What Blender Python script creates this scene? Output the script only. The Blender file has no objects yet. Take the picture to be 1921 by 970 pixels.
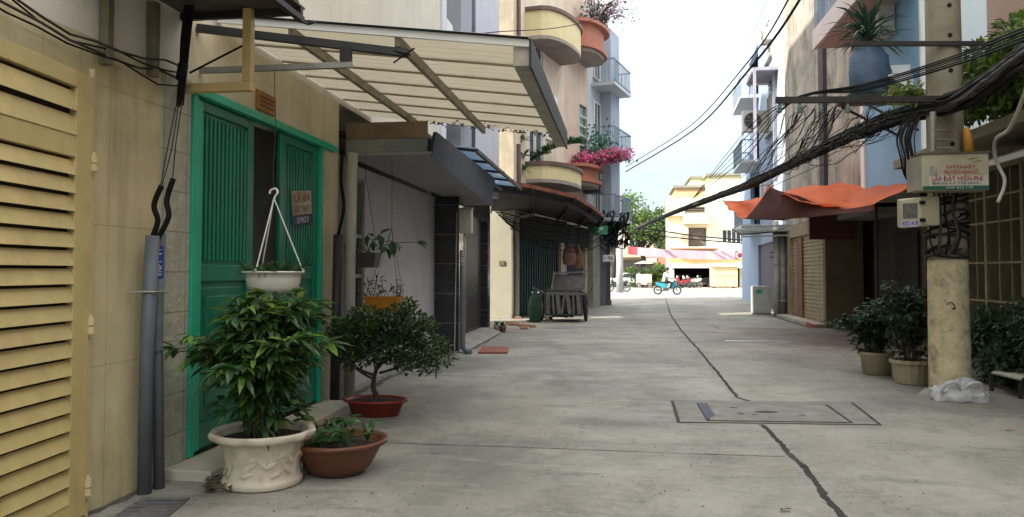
import bpy, math, random
from mathutils import Vector, Matrix, Quaternion, noise
random.seed(11)
PI = math.pi
R = math.radians
sc = bpy.context.scene
COL = sc.collection

# ------------------------------------------------------------------ camera
F, H, YAW, PIT = 1450.0, 1.5, R(8.03), R(2.0)
SH = -(math.tan(PIT) * F - 25)
cd = bpy.data.cameras.new('camera')
cam = bpy.data.objects.new('camera', cd); COL.objects.link(cam)
cam.location = (0, 0, H)
cam.rotation_euler = (PI / 2 + PIT, 0, YAW)
cd.sensor_fit = 'HORIZONTAL'; cd.sensor_width = 36
cd.lens = 36 * F / 1921
cd.shift_x = 0; cd.shift_y = SH / 1921
cd.clip_start = 0.05; cd.clip_end = 3000
sc.camera = cam
sc.cycles.use_denoising = True
sc.cycles.max_bounces = 8
sc.cycles.transparent_max_bounces = 12

# ------------------------------------------------------------------ light
SUN_EL, SUN_AZ = R(36), 0
w = bpy.data.worlds.new('World'); sc.world = w; w.use_nodes = True
nt = w.node_tree; nt.nodes.clear()
wo = nt.nodes.new('ShaderNodeOutputWorld'); bg = nt.nodes.new('ShaderNodeBackground')
sky = nt.nodes.new('ShaderNodeTexSky'); sky.sky_type = 'NISHITA'; sky.sun_disc = False
sky.sun_elevation = SUN_EL; sky.sun_rotation = SUN_AZ      # measured from +Y clockwise
sky.dust_density = 3.0; sky.air_density = 1.0; sky.ozone_density = 1.0
tcw = nt.nodes.new('ShaderNodeTexCoord'); mpw = nt.nodes.new('ShaderNodeMapping'); mpw.inputs['Scale'].default_value = (1, 1, 2.6)
nzw = nt.nodes.new('ShaderNodeTexNoise'); nzw.inputs['Scale'].default_value = 2.2; nzw.inputs['Detail'].default_value = 7; nzw.inputs['Roughness'].default_value = .55
rw = nt.nodes.new('ShaderNodeValToRGB'); rw.color_ramp.elements[0].position = .36; rw.color_ramp.elements[0].color = (.62, .62, .62, 1)
rw.color_ramp.elements[1].position = .62; rw.color_ramp.elements[1].color = (1, 1, 1, 1)
mw = nt.nodes.new('ShaderNodeMixRGB'); mw.inputs[2].default_value = (8.6, 9.1, 9.3, 1)
sxw = nt.nodes.new('ShaderNodeSeparateXYZ'); nt.links.new(tcw.outputs['Generated'], sxw.inputs[0])
ev = nt.nodes.new('ShaderNodeMapRange'); ev.inputs[1].default_value = 0.12; ev.inputs[2].default_value = .8; nt.links.new(sxw.outputs[2], ev.inputs[0])
cc_ = nt.nodes.new('ShaderNodeMixRGB'); cc_.inputs[1].default_value = (2.15, 2.62, 2.85, 1); cc_.inputs[2].default_value = (10.6, 10.8, 10.6, 1)
nt.links.new(ev.outputs[0], cc_.inputs[0]); nt.links.new(cc_.outputs[0], mw.inputs[2])
nt.links.new(tcw.outputs['Generated'], mpw.inputs['Vector']); nt.links.new(mpw.outputs[0], nzw.inputs['Vector'])
nt.links.new(nzw.outputs['Fac'], rw.inputs[0]); nt.links.new(rw.outputs[0], mw.inputs[0])
nt.links.new(sky.outputs[0], mw.inputs[1]); nt.links.new(mw.outputs[0], bg.inputs['Color'])
bg.inputs['Strength'].default_value = 0.12
nt.links.new(bg.outputs[0], wo.inputs[0])
sd = bpy.data.lights.new('sun', 'SUN'); sd.energy = 3.2; sd.angle = R(0.8); sd.color = (1, .93, .82)
sun = bpy.data.objects.new('sun', sd); COL.objects.link(sun)
to_sun = Vector((-0.86, -0.51, 0)).normalized() * math.cos(SUN_EL) + Vector((0, 0, math.sin(SUN_EL)))
sun.rotation_euler = to_sun.to_track_quat('Z', 'Y').to_euler()
sky.sun_rotation = math.atan2(to_sun.x, to_sun.y)
sc.view_settings.view_transform = 'Standard'; sc.view_settings.look = 'None'
sc.view_settings.exposure = 1.68; sc.view_settings.gamma = 1

# ------------------------------------------------------------------ photo point -> place in the scene
FW = Vector((-math.sin(YAW) * math.cos(PIT), math.cos(YAW) * math.cos(PIT), math.sin(PIT)))
RT = Vector((math.cos(YAW), math.sin(YAW), 0))
UP = RT.cross(FW)
def P(px, py, X=None, Y=None, z=None):
    r = FW + RT * ((px - 960.5) / F) + UP * ((485 - py + SH) / F)
    t = X / r.x if X is not None else Y / r.y if Y is not None else (z - H) / r.z
    return Vector((r.x * t, r.y * t, H + r.z * t))
def G(px, py): return P(px, py, z=0)
def YX(px, X): return P(px, 510, X=X).y
def XY(px, Y): return P(px, 510, Y=Y).x
def ZZ(py, px, Y): return P(px, py, Y=Y).z

def GB(px, py, r):      # centre of a round base whose front touches the floor at photo row py
    y = G(px, py).y + r; return Vector((P(px, 510, Y=y).x, y, 0))
# ------------------------------------------------------------------ materials
MC = {}
def M(name, c, rough=.75, var=.18, scale=2.5, bump=.15, bs=40, metal=0, streak=0, dirt=0, dcol=(.05, .045, .035), spec=.4, tr=0, tcol=None, coat=0, patt=None, pcol=None, psc=None, ds=1.3):
    if name in MC: return MC[name]
    m = bpy.data.materials.new(name); m.use_nodes = True; n = m.node_tree; L = n.links.new
    b = n.nodes['Principled BSDF']
    tc = n.nodes.new('ShaderNodeTexCoord')
    def noise_(s, det=5, zsc=1, rg=.55):
        mp = n.nodes.new('ShaderNodeMapping'); mp.inputs['Scale'].default_value = (1, 1, zsc)
        L(tc.outputs['Object'], mp.inputs['Vector'])
        t = n.nodes.new('ShaderNodeTexNoise'); t.inputs['Scale'].default_value = s; t.inputs['Detail'].default_value = det; t.inputs['Roughness'].default_value = rg
        L(mp.outputs[0], t.inputs['Vector']); return t
    n1 = noise_(scale)
    mr = n.nodes.new('ShaderNodeMapRange'); mr.inputs[1].default_value = .3; mr.inputs[2].default_value = .7; L(n1.outputs['Fac'], mr.inputs[0])
    mx = n.nodes.new('ShaderNodeMixRGB'); L(mr.outputs[0], mx.inputs[0])
    mx.inputs[1].default_value = (*[v * (1 - var) for v in c], 1); mx.inputs[2].default_value = (*[min(1, v * (1 + var)) for v in c], 1)
    out = mx.outputs[0]
    if patt == 'tile':
        br = n.nodes.new('ShaderNodeTexBrick'); br.offset = psc[3] if len(psc) > 3 else 0; br.inputs['Scale'].default_value = 1
        br.inputs['Brick Width'].default_value = psc[0]; br.inputs['Row Height'].default_value = psc[1]; br.inputs['Mortar Size'].default_value = psc[2]
        br.inputs['Color1'].default_value = (0, 0, 0, 1); br.inputs['Color2'].default_value = (0, 0, 0, 1); br.inputs['Mortar'].default_value = (1, 1, 1, 1)
        sx = n.nodes.new('ShaderNodeSeparateXYZ'); L(tc.outputs['Object'], sx.inputs[0])
        ad = n.nodes.new('ShaderNodeMath'); L(sx.outputs[0], ad.inputs[0]); L(sx.outputs[1], ad.inputs[1])
        cx = n.nodes.new('ShaderNodeCombineXYZ'); L(ad.outputs[0], cx.inputs[0]); L(sx.outputs[2], cx.inputs[1]); L(cx.outputs[0], br.inputs['Vector'])
        m2 = n.nodes.new('ShaderNodeMixRGB'); L(br.outputs['Color'], m2.inputs[0]); L(out, m2.inputs[1]); m2.inputs[2].default_value = (*pcol, 1); out = m2.outputs[0]
    if streak:
        s1 = noise_(5, 4, .12); r1 = n.nodes.new('ShaderNodeMapRange'); r1.inputs[1].default_value = .5; r1.inputs[2].default_value = .75; r1.inputs[4].default_value = streak; L(s1.outputs['Fac'], r1.inputs[0])
        m3 = n.nodes.new('ShaderNodeMixRGB'); L(r1.outputs[0], m3.inputs[0]); L(out, m3.inputs[1]); m3.inputs[2].default_value = (*dcol, 1); out = m3.outputs[0]
    if dirt:
        s2 = noise_(ds, 8, 1, .65); r2 = n.nodes.new('ShaderNodeMapRange'); r2.inputs[1].default_value = .5; r2.inputs[2].default_value = .68; r2.inputs[4].default_value = dirt; L(s2.outputs['Fac'], r2.inputs[0])
        m4 = n.nodes.new('ShaderNodeMixRGB'); L(r2.outputs[0], m4.inputs[0]); L(out, m4.inputs[1]); m4.inputs[2].default_value = (*dcol, 1); out = m4.outputs[0]
    L(out, b.inputs['Base Color'])
    b.inputs['Roughness'].default_value = rough; b.inputs['Metallic'].default_value = metal; b.inputs['Specular IOR Level'].default_value = spec
    if coat: b.inputs['Coat Weight'].default_value = coat; b.inputs['Coat Roughness'].default_value = .12
    if bump:
        nb = noise_(bs, 6); bp = n.nodes.new('ShaderNodeBump'); bp.inputs['Strength'].default_value = bump; bp.inputs['Distance'].default_value = .02
        L(nb.outputs['Fac'], bp.inputs['Height']); L(bp.outputs[0], b.inputs['Normal'])
    if tr:
        ts = n.nodes.new('ShaderNodeBsdfTranslucent'); ms = n.nodes.new('ShaderNodeMixShader'); ms.inputs[0].default_value = tr
        if tcol: ts.inputs['Color'].default_value = (*tcol, 1)
        else: L(out, ts.inputs['Color'])
        L(b.outputs[0], ms.inputs[1]); L(ts.outputs[0], ms.inputs[2]); L(ms.outputs[0], n.nodes['Material Output'].inputs['Surface'])
    MC[name] = m; return m

def glassy(name, c=(.03, .04, .045), rough=.06):
    return M(name, c, rough=rough, var=.3, bump=0, spec=.8)

# ------------------------------------------------------------------ objects
ORG = {}
def tag(o, label=None, cat=None, group=None, kind=None):
    if label: o['label'] = label
    if cat: o['category'] = cat
    if group: o['group'] = group
    if kind: o['kind'] = kind
    return o
def thing(name, label, cat, loc=(0, 0, 0), group=None):
    o = bpy.data.objects.new(name, None); COL.objects.link(o); o.location = Vector(loc); o.empty_display_size = .2
    ORG[o.name] = Vector(loc); tag(o, label, cat, group); return o

class MB:
    def __init__(s): s.v = []; s.f = []; s.smooth = False
    def poly(s, pts):
        b = len(s.v); s.v += [Vector(p) for p in pts]; s.f.append(tuple(range(b, b + len(pts)))); return s
    def hexa(s, p):       # p: 8 points, bottom ring 0-3 (ccw), top ring 4-7
        b = len(s.v); s.v += [Vector(q) for q in p]
        for f in ((3, 2, 1, 0), (4, 5, 6, 7), (0, 1, 5, 4), (1, 2, 6, 5), (2, 3, 7, 6), (3, 0, 4, 7)): s.f.append(tuple(b + i for i in f))
        return s
    def box(s, x0, x1, y0, y1, z0, z1):
        return s.hexa([(x0, y0, z0), (x1, y0, z0), (x1, y1, z0), (x0, y1, z0), (x0, y0, z1), (x1, y0, z1), (x1, y1, z1), (x0, y1, z1)])
    def obox(s, c, sx, sy, sz, q=None):
        q = q or Quaternion(); c = Vector(c)
        return s.hexa([c + q @ Vector((a * sx / 2, b_ * sy / 2, d * sz / 2)) for d in (-1, 1) for a, b_ in ((-1, -1), (1, -1), (1, 1), (-1, 1))])
    def fb(s, fr, s0, s1, n0, n1, z0, z1):
        return s.hexa([fr.p(s0, n0, z0), fr.p(s1, n0, z0), fr.p(s1, n1, z0), fr.p(s0, n1, z0), fr.p(s0, n0, z1), fr.p(s1, n0, z1), fr.p(s1, n1, z1), fr.p(s0, n1, z1)])
    def bar(s, a, b_, w_, h_=None, up=(0, 0, 1)):
        a, b_ = Vector(a), Vector(b_); h_ = h_ or w_; d = (b_ - a); l = d.length
        if l < 1e-5: return s
        d /= l; u = Vector(up)
        if abs(d.dot(u)) > .98: u = Vector((0, 1, 0))
        r = d.cross(u).normalized(); u = r.cross(d)
        return s.hexa([e + r * (i * w_ / 2) + u * (j * h_ / 2) for e in (a, b_) for i, j in ((-1, -1), (1, -1), (1, 1), (-1, 1))])
    def tube(s, pts, r, n=8, cap=True):
        pts = [Vector(p) for p in pts]; rs = r if isinstance(r, (list, tuple)) else [r] * len(pts)
        u = None; b = len(s.v)
        for i, p in enumerate(pts):
            d = (pts[min(i + 1, len(pts) - 1)] - pts[max(i - 1, 0)])
            if d.length < 1e-7: d = Vector((0, 0, 1))
            d.normalize()
            if u is None:
                u = Vector((1, 0, 0)) if abs(d.x) < .9 else Vector((0, 1, 0))
            u = (u - d * u.dot(d)).normalized(); v = d.cross(u)
            for k in range(n):
                a = 2 * PI * k / n; s.v.append(p + (u * math.cos(a) + v * math.sin(a)) * rs[i])
        for i in range(len(pts) - 1):
            for k in range(n):
                k2 = (k + 1) % n; s.f.append((b + i * n + k, b + i * n + k2, b + (i + 1) * n + k2, b + (i + 1) * n + k))
        if cap:
            s.f.append(tuple(b + k for k in reversed(range(n)))); e = b + (len(pts) - 1) * n; s.f.append(tuple(e + k for k in range(n)))
        return s
    def lathe(s, prof, c=(0, 0, 0), n=32, sx=1, sy=1, rot=0, fn=None, axis=None):
        b = len(s.v); c = Vector(c)
        for i, (r, z) in enumerate(prof):
            for k in range(n):
                a = 2 * PI * k / n; rr = r * (fn(a, z) if fn else 1)
                p = Vector((rr * math.cos(a) * sx, rr * math.sin(a) * sy, z))
                if rot: p = Matrix.Rotation(rot, 3, 'Z') @ p
                if axis is not None: p = Vector((0, 0, 1)).rotation_difference(Vector(axis)) @ p
                s.v.append(c + p)
        for i in range(len(prof) - 1):
            for k in range(n):
                k2 = (k + 1) % n; s.f.append((b + i * n + k, b + i * n + k2, b + (i + 1) * n + k2, b + (i + 1) * n + k))
        if prof[0][0] > 1e-6: s.f.append(tuple(b + k for k in reversed(range(n))))
        if prof[-1][0] > 1e-6: e = b + (len(prof) - 1) * n; s.f.append(tuple(e + k for k in range(n)))
        return s
    def prism(s, pts, ext):   # closed outline pts extruded by vector ext
        ext = Vector(ext); n = len(pts); b = len(s.v)
        s.v += [Vector(p) for p in pts] + [Vector(p) + ext for p in pts]
        s.f.append(tuple(b + i for i in reversed(range(n)))); s.f.append(tuple(b + n + i for i in range(n)))
        for i in range(n):
            j = (i + 1) % n; s.f.append((b + i, b + j, b + n + j, b + n + i))
        return s
    def leaf(s, p, d, L_, W_, droop=.25, nrm=None):
        p = Vector(p); d = Vector(d).normalized(); up = nrm or Vector((random.uniform(-.4, .4), random.uniform(-.4, .4), 1))
        sd_ = d.cross(up)
        if sd_.length < .05: sd_ = d.cross(Vector((1, 0, 0)))
        sd_.normalize(); up = sd_.cross(d).normalized(); b = len(s.v)
        m1 = p + d * L_ * .35 - up * L_ * droop * .05; m2 = p + d * L_ * .7 - up * L_ * droop * .35; t = p + d * L_ - up * L_ * droop
        s.v += [p, m1 + sd_ * W_ * .5 + up * W_ * .12, m1, m1 - sd_ * W_ * .5 + up * W_ * .12, m2 + sd_ * W_ * .38 + up * W_ * .1, m2, m2 - sd_ * W_ * .38 + up * W_ * .1, t]
        for f in ((0, 2, 1), (0, 3, 2), (1, 2, 5, 4), (2, 3, 6, 5), (4, 5, 7), (5, 6, 7)): s.f.append(tuple(b + i for i in f))
    def dleaf(s, p, d, L_, W_):
        p = Vector(p); d = Vector(d).normalized(); a = Vector((random.uniform(-1, 1), random.uniform(-1, 1), random.uniform(-.3, 1)))
        sd_ = d.cross(a)
        if sd_.length < .05: sd_ = Vector((1, 0, 0))
        sd_.normalize(); b = len(s.v)
        s.v += [p, p + d * L_ * .5 + sd_ * W_ * .5, p + d * L_, p + d * L_ * .5 - sd_ * W_ * .5]; s.f.append((b, b + 1, b + 2, b + 3))
    def build(s, name, mat, parent=None, smooth=None, bevel=0, solid=0, mats=None, mi=None):
        org = Vector((0, 0, 0))
        if parent is not None: org = ORG[parent.name]
        me = bpy.data.meshes.new(name)
        me.from_pydata([tuple(v - org) for v in s.v], [], s.f)
        me.materials.append(mat)
        if mats:
            for m in mats: me.materials.append(m)
            me.polygons.foreach_set('material_index', mi)
        if smooth if smooth is not None else s.smooth: me.polygons.foreach_set('use_smooth', [True] * len(me.polygons))
        me.update(); o = bpy.data.objects.new(name, me); COL.objects.link(o)
        if parent is not None: o.parent = parent
        ORG[o.name] = org
        if bevel:
            md = o.modifiers.new('bevel', 'BEVEL'); md.width = bevel; md.segments = 2; md.limit_method = 'ANGLE'; md.angle_limit = R(50)
        if solid:
            md = o.modifiers.new('solid', 'SOLIDIFY'); md.thickness = solid; md.offset = 0
        return o

class Fr:      # a facade line seen from the alley: s along it, n outwards
    def __init__(s, A, B, side):
        s.A = Vector((A[0], A[1], 0)); d = Vector((B[0] - A[0], B[1] - A[1], 0)); s.L = d.length; s.d = d.normalized()
        s.n = Vector((s.d.y, -s.d.x, 0)) * side
    def p(s, a, n, z): return s.A + s.d * a + s.n * n + Vector((0, 0, z))
LEFT, RIGHT = 1, -1

def wall_panel(mb, fr, s0, s1, z0, z1, holes=(), n0=-.18, n1=0):
    xs = sorted({s0, s1, *[h[0] for h in holes], *[h[1] for h in holes]}); xs = [x for x in xs if s0 <= x <= s1]
    for a, b in zip(xs, xs[1:]):
        hs = sorted([(h[2], h[3]) for h in holes if h[0] <= a + 1e-6 and h[1] >= b - 1e-6]); z = z0
        for h0, h1 in hs:
            if h0 > z + 1e-4: mb.fb(fr, a, b, n0, n1, z, h0)
            z = max(z, h1)
        if z < z1 - 1e-4: mb.fb(fr, a, b, n0, n1, z, z1)

def copy_tree(o, parent=None, loc=None, rz=None):
    c = o.copy(); COL.objects.link(c); c.parent = parent
    if loc is not None: c.location = loc; ORG[c.name] = Vector(loc)
    if rz is not None: c.rotation_euler = (0, 0, rz)
    for ch in list(o.children): copy_tree(ch, c)
    return c

def text(s, name, mat, parent, loc, ax, up, size, ext=.001, align='CENTER', width=None):
    cu = bpy.data.curves.new(name, 'FONT'); cu.body = s; cu.size = size; cu.extrude = ext; cu.align_x = align; cu.align_y = 'CENTER'
    to = bpy.data.objects.new('tmp', cu); COL.objects.link(to)
    dg = bpy.context.evaluated_depsgraph_get(); me = bpy.data.meshes.new_from_object(to.evaluated_get(dg)); bpy.data.objects.remove(to)
    ax = Vector(ax).normalized(); up = Vector(up).normalized(); nn = ax.cross(up)
    k = 1
    if width and len(me.vertices):
        xs = [v.co.x for v in me.vertices]; k = width / max(1e-4, max(xs) - min(xs))
    org = ORG[parent.name]
    for v in me.vertices: v.co = Vector(loc) + ax * v.co.x * k + up * v.co.y + nn * v.co.z - org
    me.materials.clear(); me.materials.append(mat)
    o = bpy.data.objects.new(name, me); COL.objects.link(o); o.parent = parent; ORG[o.name] = org; return o

def sag(a, b, drop, n=14, wob=0, seed=0):
    a, b = Vector(a), Vector(b); out = []
    for i in range(n + 1):
        t = i / n; p = a.lerp(b, t); p.z -= drop * 4 * t * (1 - t)
        if wob: p += Vector((noise.noise(Vector((t * 5, seed, 0))), noise.noise(Vector((t * 5, seed, 9))), noise.noise(Vector((t * 6, seed, 5))))) * wob
        out.append(p)
    return out

def smoothpath(pts, k=5):
    pts = [Vector(p) for p in pts]; out = []
    for i in range(len(pts) - 1):
        p0, p1, p2, p3 = pts[max(i - 1, 0)], pts[i], pts[i + 1], pts[min(i + 2, len(pts) - 1)]
        for j in range(k):
            t = j / k
            out.append(.5 * ((2 * p1) + (p2 - p0) * t + (2 * p0 - 5 * p1 + 4 * p2 - p3) * t * t + (3 * p1 - p0 - 3 * p2 + p3) * t ** 3))
    out.append(pts[-1]); return out

# materials list
m_conc = M('concrete_grey', (.26, .25, .22), .85, .22, 3, .4, 25, dirt=.5, dcol=(.14, .135, .12))
m_beige = M('beige_glossy_tile', (.60, .525, .31), .13, .14, 1.6, .03, 6, streak=.55, dirt=.35, dcol=(.27, .22, .12), spec=.6, patt='tile', pcol=(.40, .34, .21), psc=(.6, .9, .003))
m_stone = M('rough_stone_tile', (.42, .42, .33), .7, .16, 9, .8, 18, patt='tile', pcol=(.28, .27, .2), psc=(.3, .3, .006))
m_cream = M('cream_render', (.66, .62, .53), .85, .06, 1.2, .12, 30, streak=.3, dcol=(.42, .39, .32))
m_gate = M('yellow_gate_paint', (.54, .435, .19), .42, .08, 4, .04, 50, dirt=.45, dcol=(.33, .24, .10), ds=3, streak=.2)
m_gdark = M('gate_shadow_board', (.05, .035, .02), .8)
m_green = M('green_door_paint', (.006, .19, .11), .3, .2, 3, .05, 40, spec=.55, dirt=.4, dcol=(.004, .07, .045))
m_greenl = M('light_green_paint', (.012, .40, .24), .35, .1, 3, .05, 40, spec=.55)
m_pvc = M('grey_pvc', (.105, .12, .135), .5, .15, 4, .05, 30, streak=.3, dcol=(.2, .19, .16))
m_pvcl = M('pale_pvc', (.42, .41, .36), .55, .12, 4, .05, 30, streak=.3, dcol=(.2, .19, .14))
m_cable = M('black_cable', (.010, .010, .010), .8, .4, 8, 0, spec=.15)
m_cableg = M('grey_cable', (.05, .05, .048), .8, .3, 8, 0, spec=.2)
m_steel = M('galvanised_steel', (.3, .29, .26), .5, .2, 6, .1, 60, metal=.3, dirt=.4, dcol=(.12, .09, .06))
m_steeld = M('dark_steel', (.02, .02, .019), .55, .3, 6, .1, 60, dirt=.3, dcol=(.08, .05, .03))
m_white = M('white_paint', (.76, .75, .72), .55, .05, 3, .05)
m_whitepl = M('white_plastic', (.74, .72, .64), .38, .04, 3, 0, dirt=.2, dcol=(.55, .5, .4))
m_soil = M('soil', (.04, .028, .018), .95, .4, 20, .9, 40)
m_terra = M('terracotta_glaze', (.13, .045, .024), .4, .25, 6, .1, 20, dirt=.4, dcol=(.09, .045, .03))
m_redpl = M('dark_red_plastic', (.24, .028, .018), .42, .15, 5, .03, dirt=.3, dcol=(.12, .03, .02))
m_potw = M('cream_ceramic', (.62, .56, .45), .5, .08, 4, .12, 12, dirt=.7, dcol=(.36, .29, .19), ds=4, streak=.3)
m_leafA = M('glossy_dark_leaf', (.034, .085, .026), .36, .5, 7, 0, tr=.18, tcol=(.08, .2, .035))
m_leafA2 = M('yellow_green_leaf', (.13, .24, .045), .42, .3, 7, 0, tr=.3, tcol=(.28, .42, .05))
m_leafB = M('small_bonsai_leaf', (.045, .095, .025), .45, .5, 14, 0, tr=.15)
m_leafC = M('broad_green_leaf', (.04, .11, .03), .4, .4, 7, 0, tr=.3)
m_leafT = M('tree_leaf', (.075, .13, .05), .6, .45, 1.2, 0, tr=.3)
m_leafL = M('sunny_yellow_leaf', (.16, .24, .04), .6, .4, 3, 0, tr=.35)
m_leafD = M('shade_dark_leaf', (.03, .062, .026), .5, .5, 6, 0, tr=.2)
m_stem = M('brown_stem', (.09, .07, .045), .85, .3, 10, .3)
m_bark = M('bark', (.06, .05, .04), .9, .3, 12, .6)
m_black = M('black_void', (.012, .012, .013), .9, .2, 3, 0)

# ------------------------------------------------------------------ ground
def ground_mat():
    m = bpy.data.materials.new('alley_concrete'); m.use_nodes = True; n = m.node_tree; L = n.links.new; b = n.nodes['Principled BSDF']
    tc = n.nodes.new('ShaderNodeTexCoord')
    def nz(s, det, rg=.6, sc_=(1, 1, 1), dist=0):
        mp = n.nodes.new('ShaderNodeMapping'); mp.inputs['Scale'].default_value = sc_; L(tc.outputs['Object'], mp.inputs[0])
        t = n.nodes.new('ShaderNodeTexNoise'); t.inputs['Scale'].default_value = s; t.inputs['Detail'].default_value = det; t.inputs['Roughness'].default_value = rg; t.inputs['Distortion'].default_value = dist
        L(mp.outputs[0], t.inputs['Vector']); return t.outputs['Fac']
    def ramp(f, a, b_, lo=0, hi=1):
        r = n.nodes.new('ShaderNodeMapRange'); r.inputs[1].default_value = a; r.inputs[2].default_value = b_; r.inputs[3].default_value = lo; r.inputs[4].default_value = hi; L(f, r.inputs[0]); return r.outputs[0]
    def mix(f, a, b_, mode='MIX'):
        x = n.nodes.new('ShaderNodeMixRGB'); x.blend_type = mode
        if isinstance(f, float): x.inputs[0].default_value = f
        else: L(f, x.inputs[0])
        for i, q in ((1, a), (2, b_)):
            if isinstance(q, tuple): x.inputs[i].default_value = (*q, 1)
            else: L(q, x.inputs[i])
        return x.outputs[0]
    c = mix(ramp(nz(.55, 5), .35, .65), (.19, .178, .152), (.315, .298, .255))
    c = mix(ramp(nz(1.1, 9, .7, (1, .8, 1), .6), .52, .68, 0, .75), c, (.105, .10, .086))
    c = mix(ramp(nz(3.5, 8, .7, (1, .7, 1)), .5, .72, 0, .5), c, (.085, .083, .074))
    c = mix(ramp(nz(.9, 7, .65, (.5, 2.2, 1), 1.2), .56, .66, 0, .5), c, (.075, .077, .068))
    c = mix(ramp(nz(14, 6, .7), .35, .7, 0, .5), c, (.36, .34, .29))
    c = mix(ramp(nz(22, 5, .8), .56, .68, 0, .55), c, (.09, .088, .078))
    c = mix(ramp(nz(60, 3, .7), .55, .75, 0, .55), c, (.05, .05, .045))
    c = mix(ramp(nz(.33, 6, .62, (1, 1, 1), .8), .47, .62, 0, .55), c, (.10, .10, .086))
    c = mix(ramp(nz(2.2, 9, .75, (.35, 1.6, 1), 1.5), .55, .66, 0, .5), c, (.37, .345, .29))
    L(c, b.inputs['Base Color'])
    rr = ramp(nz(1.4, 6, .6), .4, .65, .62, .9); L(rr, b.inputs['Roughness']); b.inputs['Specular IOR Level'].default_value = .35
    bp = n.nodes.new('ShaderNodeBump'); bp.inputs['Strength'].default_value = .55; bp.inputs['Distance'].default_value = .012
    hh = mix(.5, mix(.5, nz(9, 8, .7), nz(45, 4, .7)), nz(1.8, 4, .5)); L(hh, bp.inputs['Height']); L(bp.outputs[0], b.inputs['Normal'])
    return m
m_ground = ground_mat()
g = MB(); g.poly([(-500, -60, 0), (500, -60, 0), (500, 700, 0), (-500, 700, 0)]); tag(g.build('ground', m_ground), kind='structure')
m_road = M('street_asphalt', (.26, .255, .25), .9, .12, .8, .3, 60, dirt=.3, dcol=(.18, .17, .17))
g = MB(); g.poly([(-160, 46.5, .004), (160, 46.5, .004), (160, 66.0, .004), (-160, 66.0, .004)]); tag(g.build('road', m_road), kind='structure')
g = MB(); g.box(-160, 160, 66.0, 71.9, -.2, .12); g.box(-160, 160, 65.8, 65.998, -.2, .14); tag(g.build('pavement', M('pavement_slabs', (.4, .38, .34), .9, .1, 2, .2, patt='tile', pcol=(.25, .24, .22), psc=(.6, .4, .02))), kind='structure')

def ribbon(pts, w_, z=.004, jit=.3):
    mb = MB(); pts = [Vector((p[0], p[1], 0)) for p in pts]; q = []
    for i in range(len(pts) - 1):
        k = max(2, int((pts[i + 1] - pts[i]).length / .035))
        q += [pts[i].lerp(pts[i + 1], j / k) for j in range(k)]
    q.append(pts[-1]); b = 0
    for i, p in enumerate(q):
        d = (q[min(i + 1, len(q) - 1)] - q[max(0, i - 1)]).normalized(); s_ = Vector((d.y, -d.x, 0))
        ww = w_ * (1 + jit * random.uniform(-1, 1)); o_ = s_ * w_ * (.45 * noise.noise(p * 2.3) + .22 * noise.noise(p * 14))
        mb.v += [p + s_ * ww / 2 + o_ + Vector((0, 0, z)), p - s_ * ww / 2 + o_ + Vector((0, 0, z))]
        if i: mb.f.append((2 * i - 2, 2 * i - 1, 2 * i + 1, 2 * i))
    return mb
m_joint = M('dark_filled_joint', (.03, .028, .025), .9, .45, 6, .6, 40, dirt=.5, dcol=(.10, .095, .08))
tag(ribbon([G(1584, 976), G(1510, 880), G(1430, 797)], .047).build('joint', m_joint), kind='structure')
tag(ribbon([G(1412, 754), G(1382, 746), G(1355, 710), G(1318, 665), G(1278, 620), G(1258, 590), G(1251, 568), G(1249, 560)], .042).build('joint', m_joint), kind='structure')
tag(ribbon([G(1195, 607), G(1262, 609), G(1335, 611), G(1350, 617)], .035, .006).build('joint', m_joint), kind='structure')
tag(ribbon([G(1327, 683), G(1337, 697), G(1342, 703)], .022, .008).build('joint_patch', m_conc), kind='structure')
# grime gathered along the wall bases, old repair patches and thin slab joints
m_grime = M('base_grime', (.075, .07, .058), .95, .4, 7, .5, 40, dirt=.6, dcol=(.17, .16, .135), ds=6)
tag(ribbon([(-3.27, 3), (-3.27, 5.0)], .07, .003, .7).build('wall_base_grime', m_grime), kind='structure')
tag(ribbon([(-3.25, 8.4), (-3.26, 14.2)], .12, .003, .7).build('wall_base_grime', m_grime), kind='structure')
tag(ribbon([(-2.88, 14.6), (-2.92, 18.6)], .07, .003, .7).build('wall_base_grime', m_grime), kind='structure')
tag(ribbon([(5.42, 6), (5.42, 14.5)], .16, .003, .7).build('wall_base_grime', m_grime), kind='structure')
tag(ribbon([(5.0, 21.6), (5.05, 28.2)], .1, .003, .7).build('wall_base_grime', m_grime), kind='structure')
m_hair = M('slab_joint', (.06, .057, .05), .95, .4, 6, 0)
for yj in (6.6, 11.3, 16.4, 21.0): tag(ribbon([(WLx, yj + .05 * noise.noise(Vector((WLx, yj, 0)))) for WLx in (-2.6, -1.0, .4, 1.3)], .010, .0025, .6).build('slab_joint', m_hair), kind='structure')
# manhole
mo = G(1450, 775)
mh = thing('manhole', 'large rectangular concrete manhole slab with lifting slots in the alley floor', 'manhole', mo)
oc = [G(1258, 752), G(1600, 755), G(1655, 798), G(1270, 793)]; ic = [G(1306, 757), G(1552, 760), G(1602, 795), G(1326, 791)]
def grow(q, k):
    c = sum(q, Vector()) / 4; return [c + (p - c) * k for p in q]
mb = MB()
o2 = grow(oc, .965)
for i in range(4):
    j = (i + 1) % 4; mb.poly([(p.x, p.y, .005) for p in (oc[i], oc[j], o2[j], o2[i])])
mb.build('gap', M('manhole_gap', (.045, .042, .038), .95, .4, 8, .3), mh)
m_slab = M('manhole_concrete', (.2, .19, .165), .8, .25, 4, .5, 40, dirt=.6, dcol=(.15, .15, .13))
mb = MB(); mb.prism([(p.x, p.y, -.02) for p in reversed(o2)], (0, 0, .026)); mb.build('surround', m_slab, mh)
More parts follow.
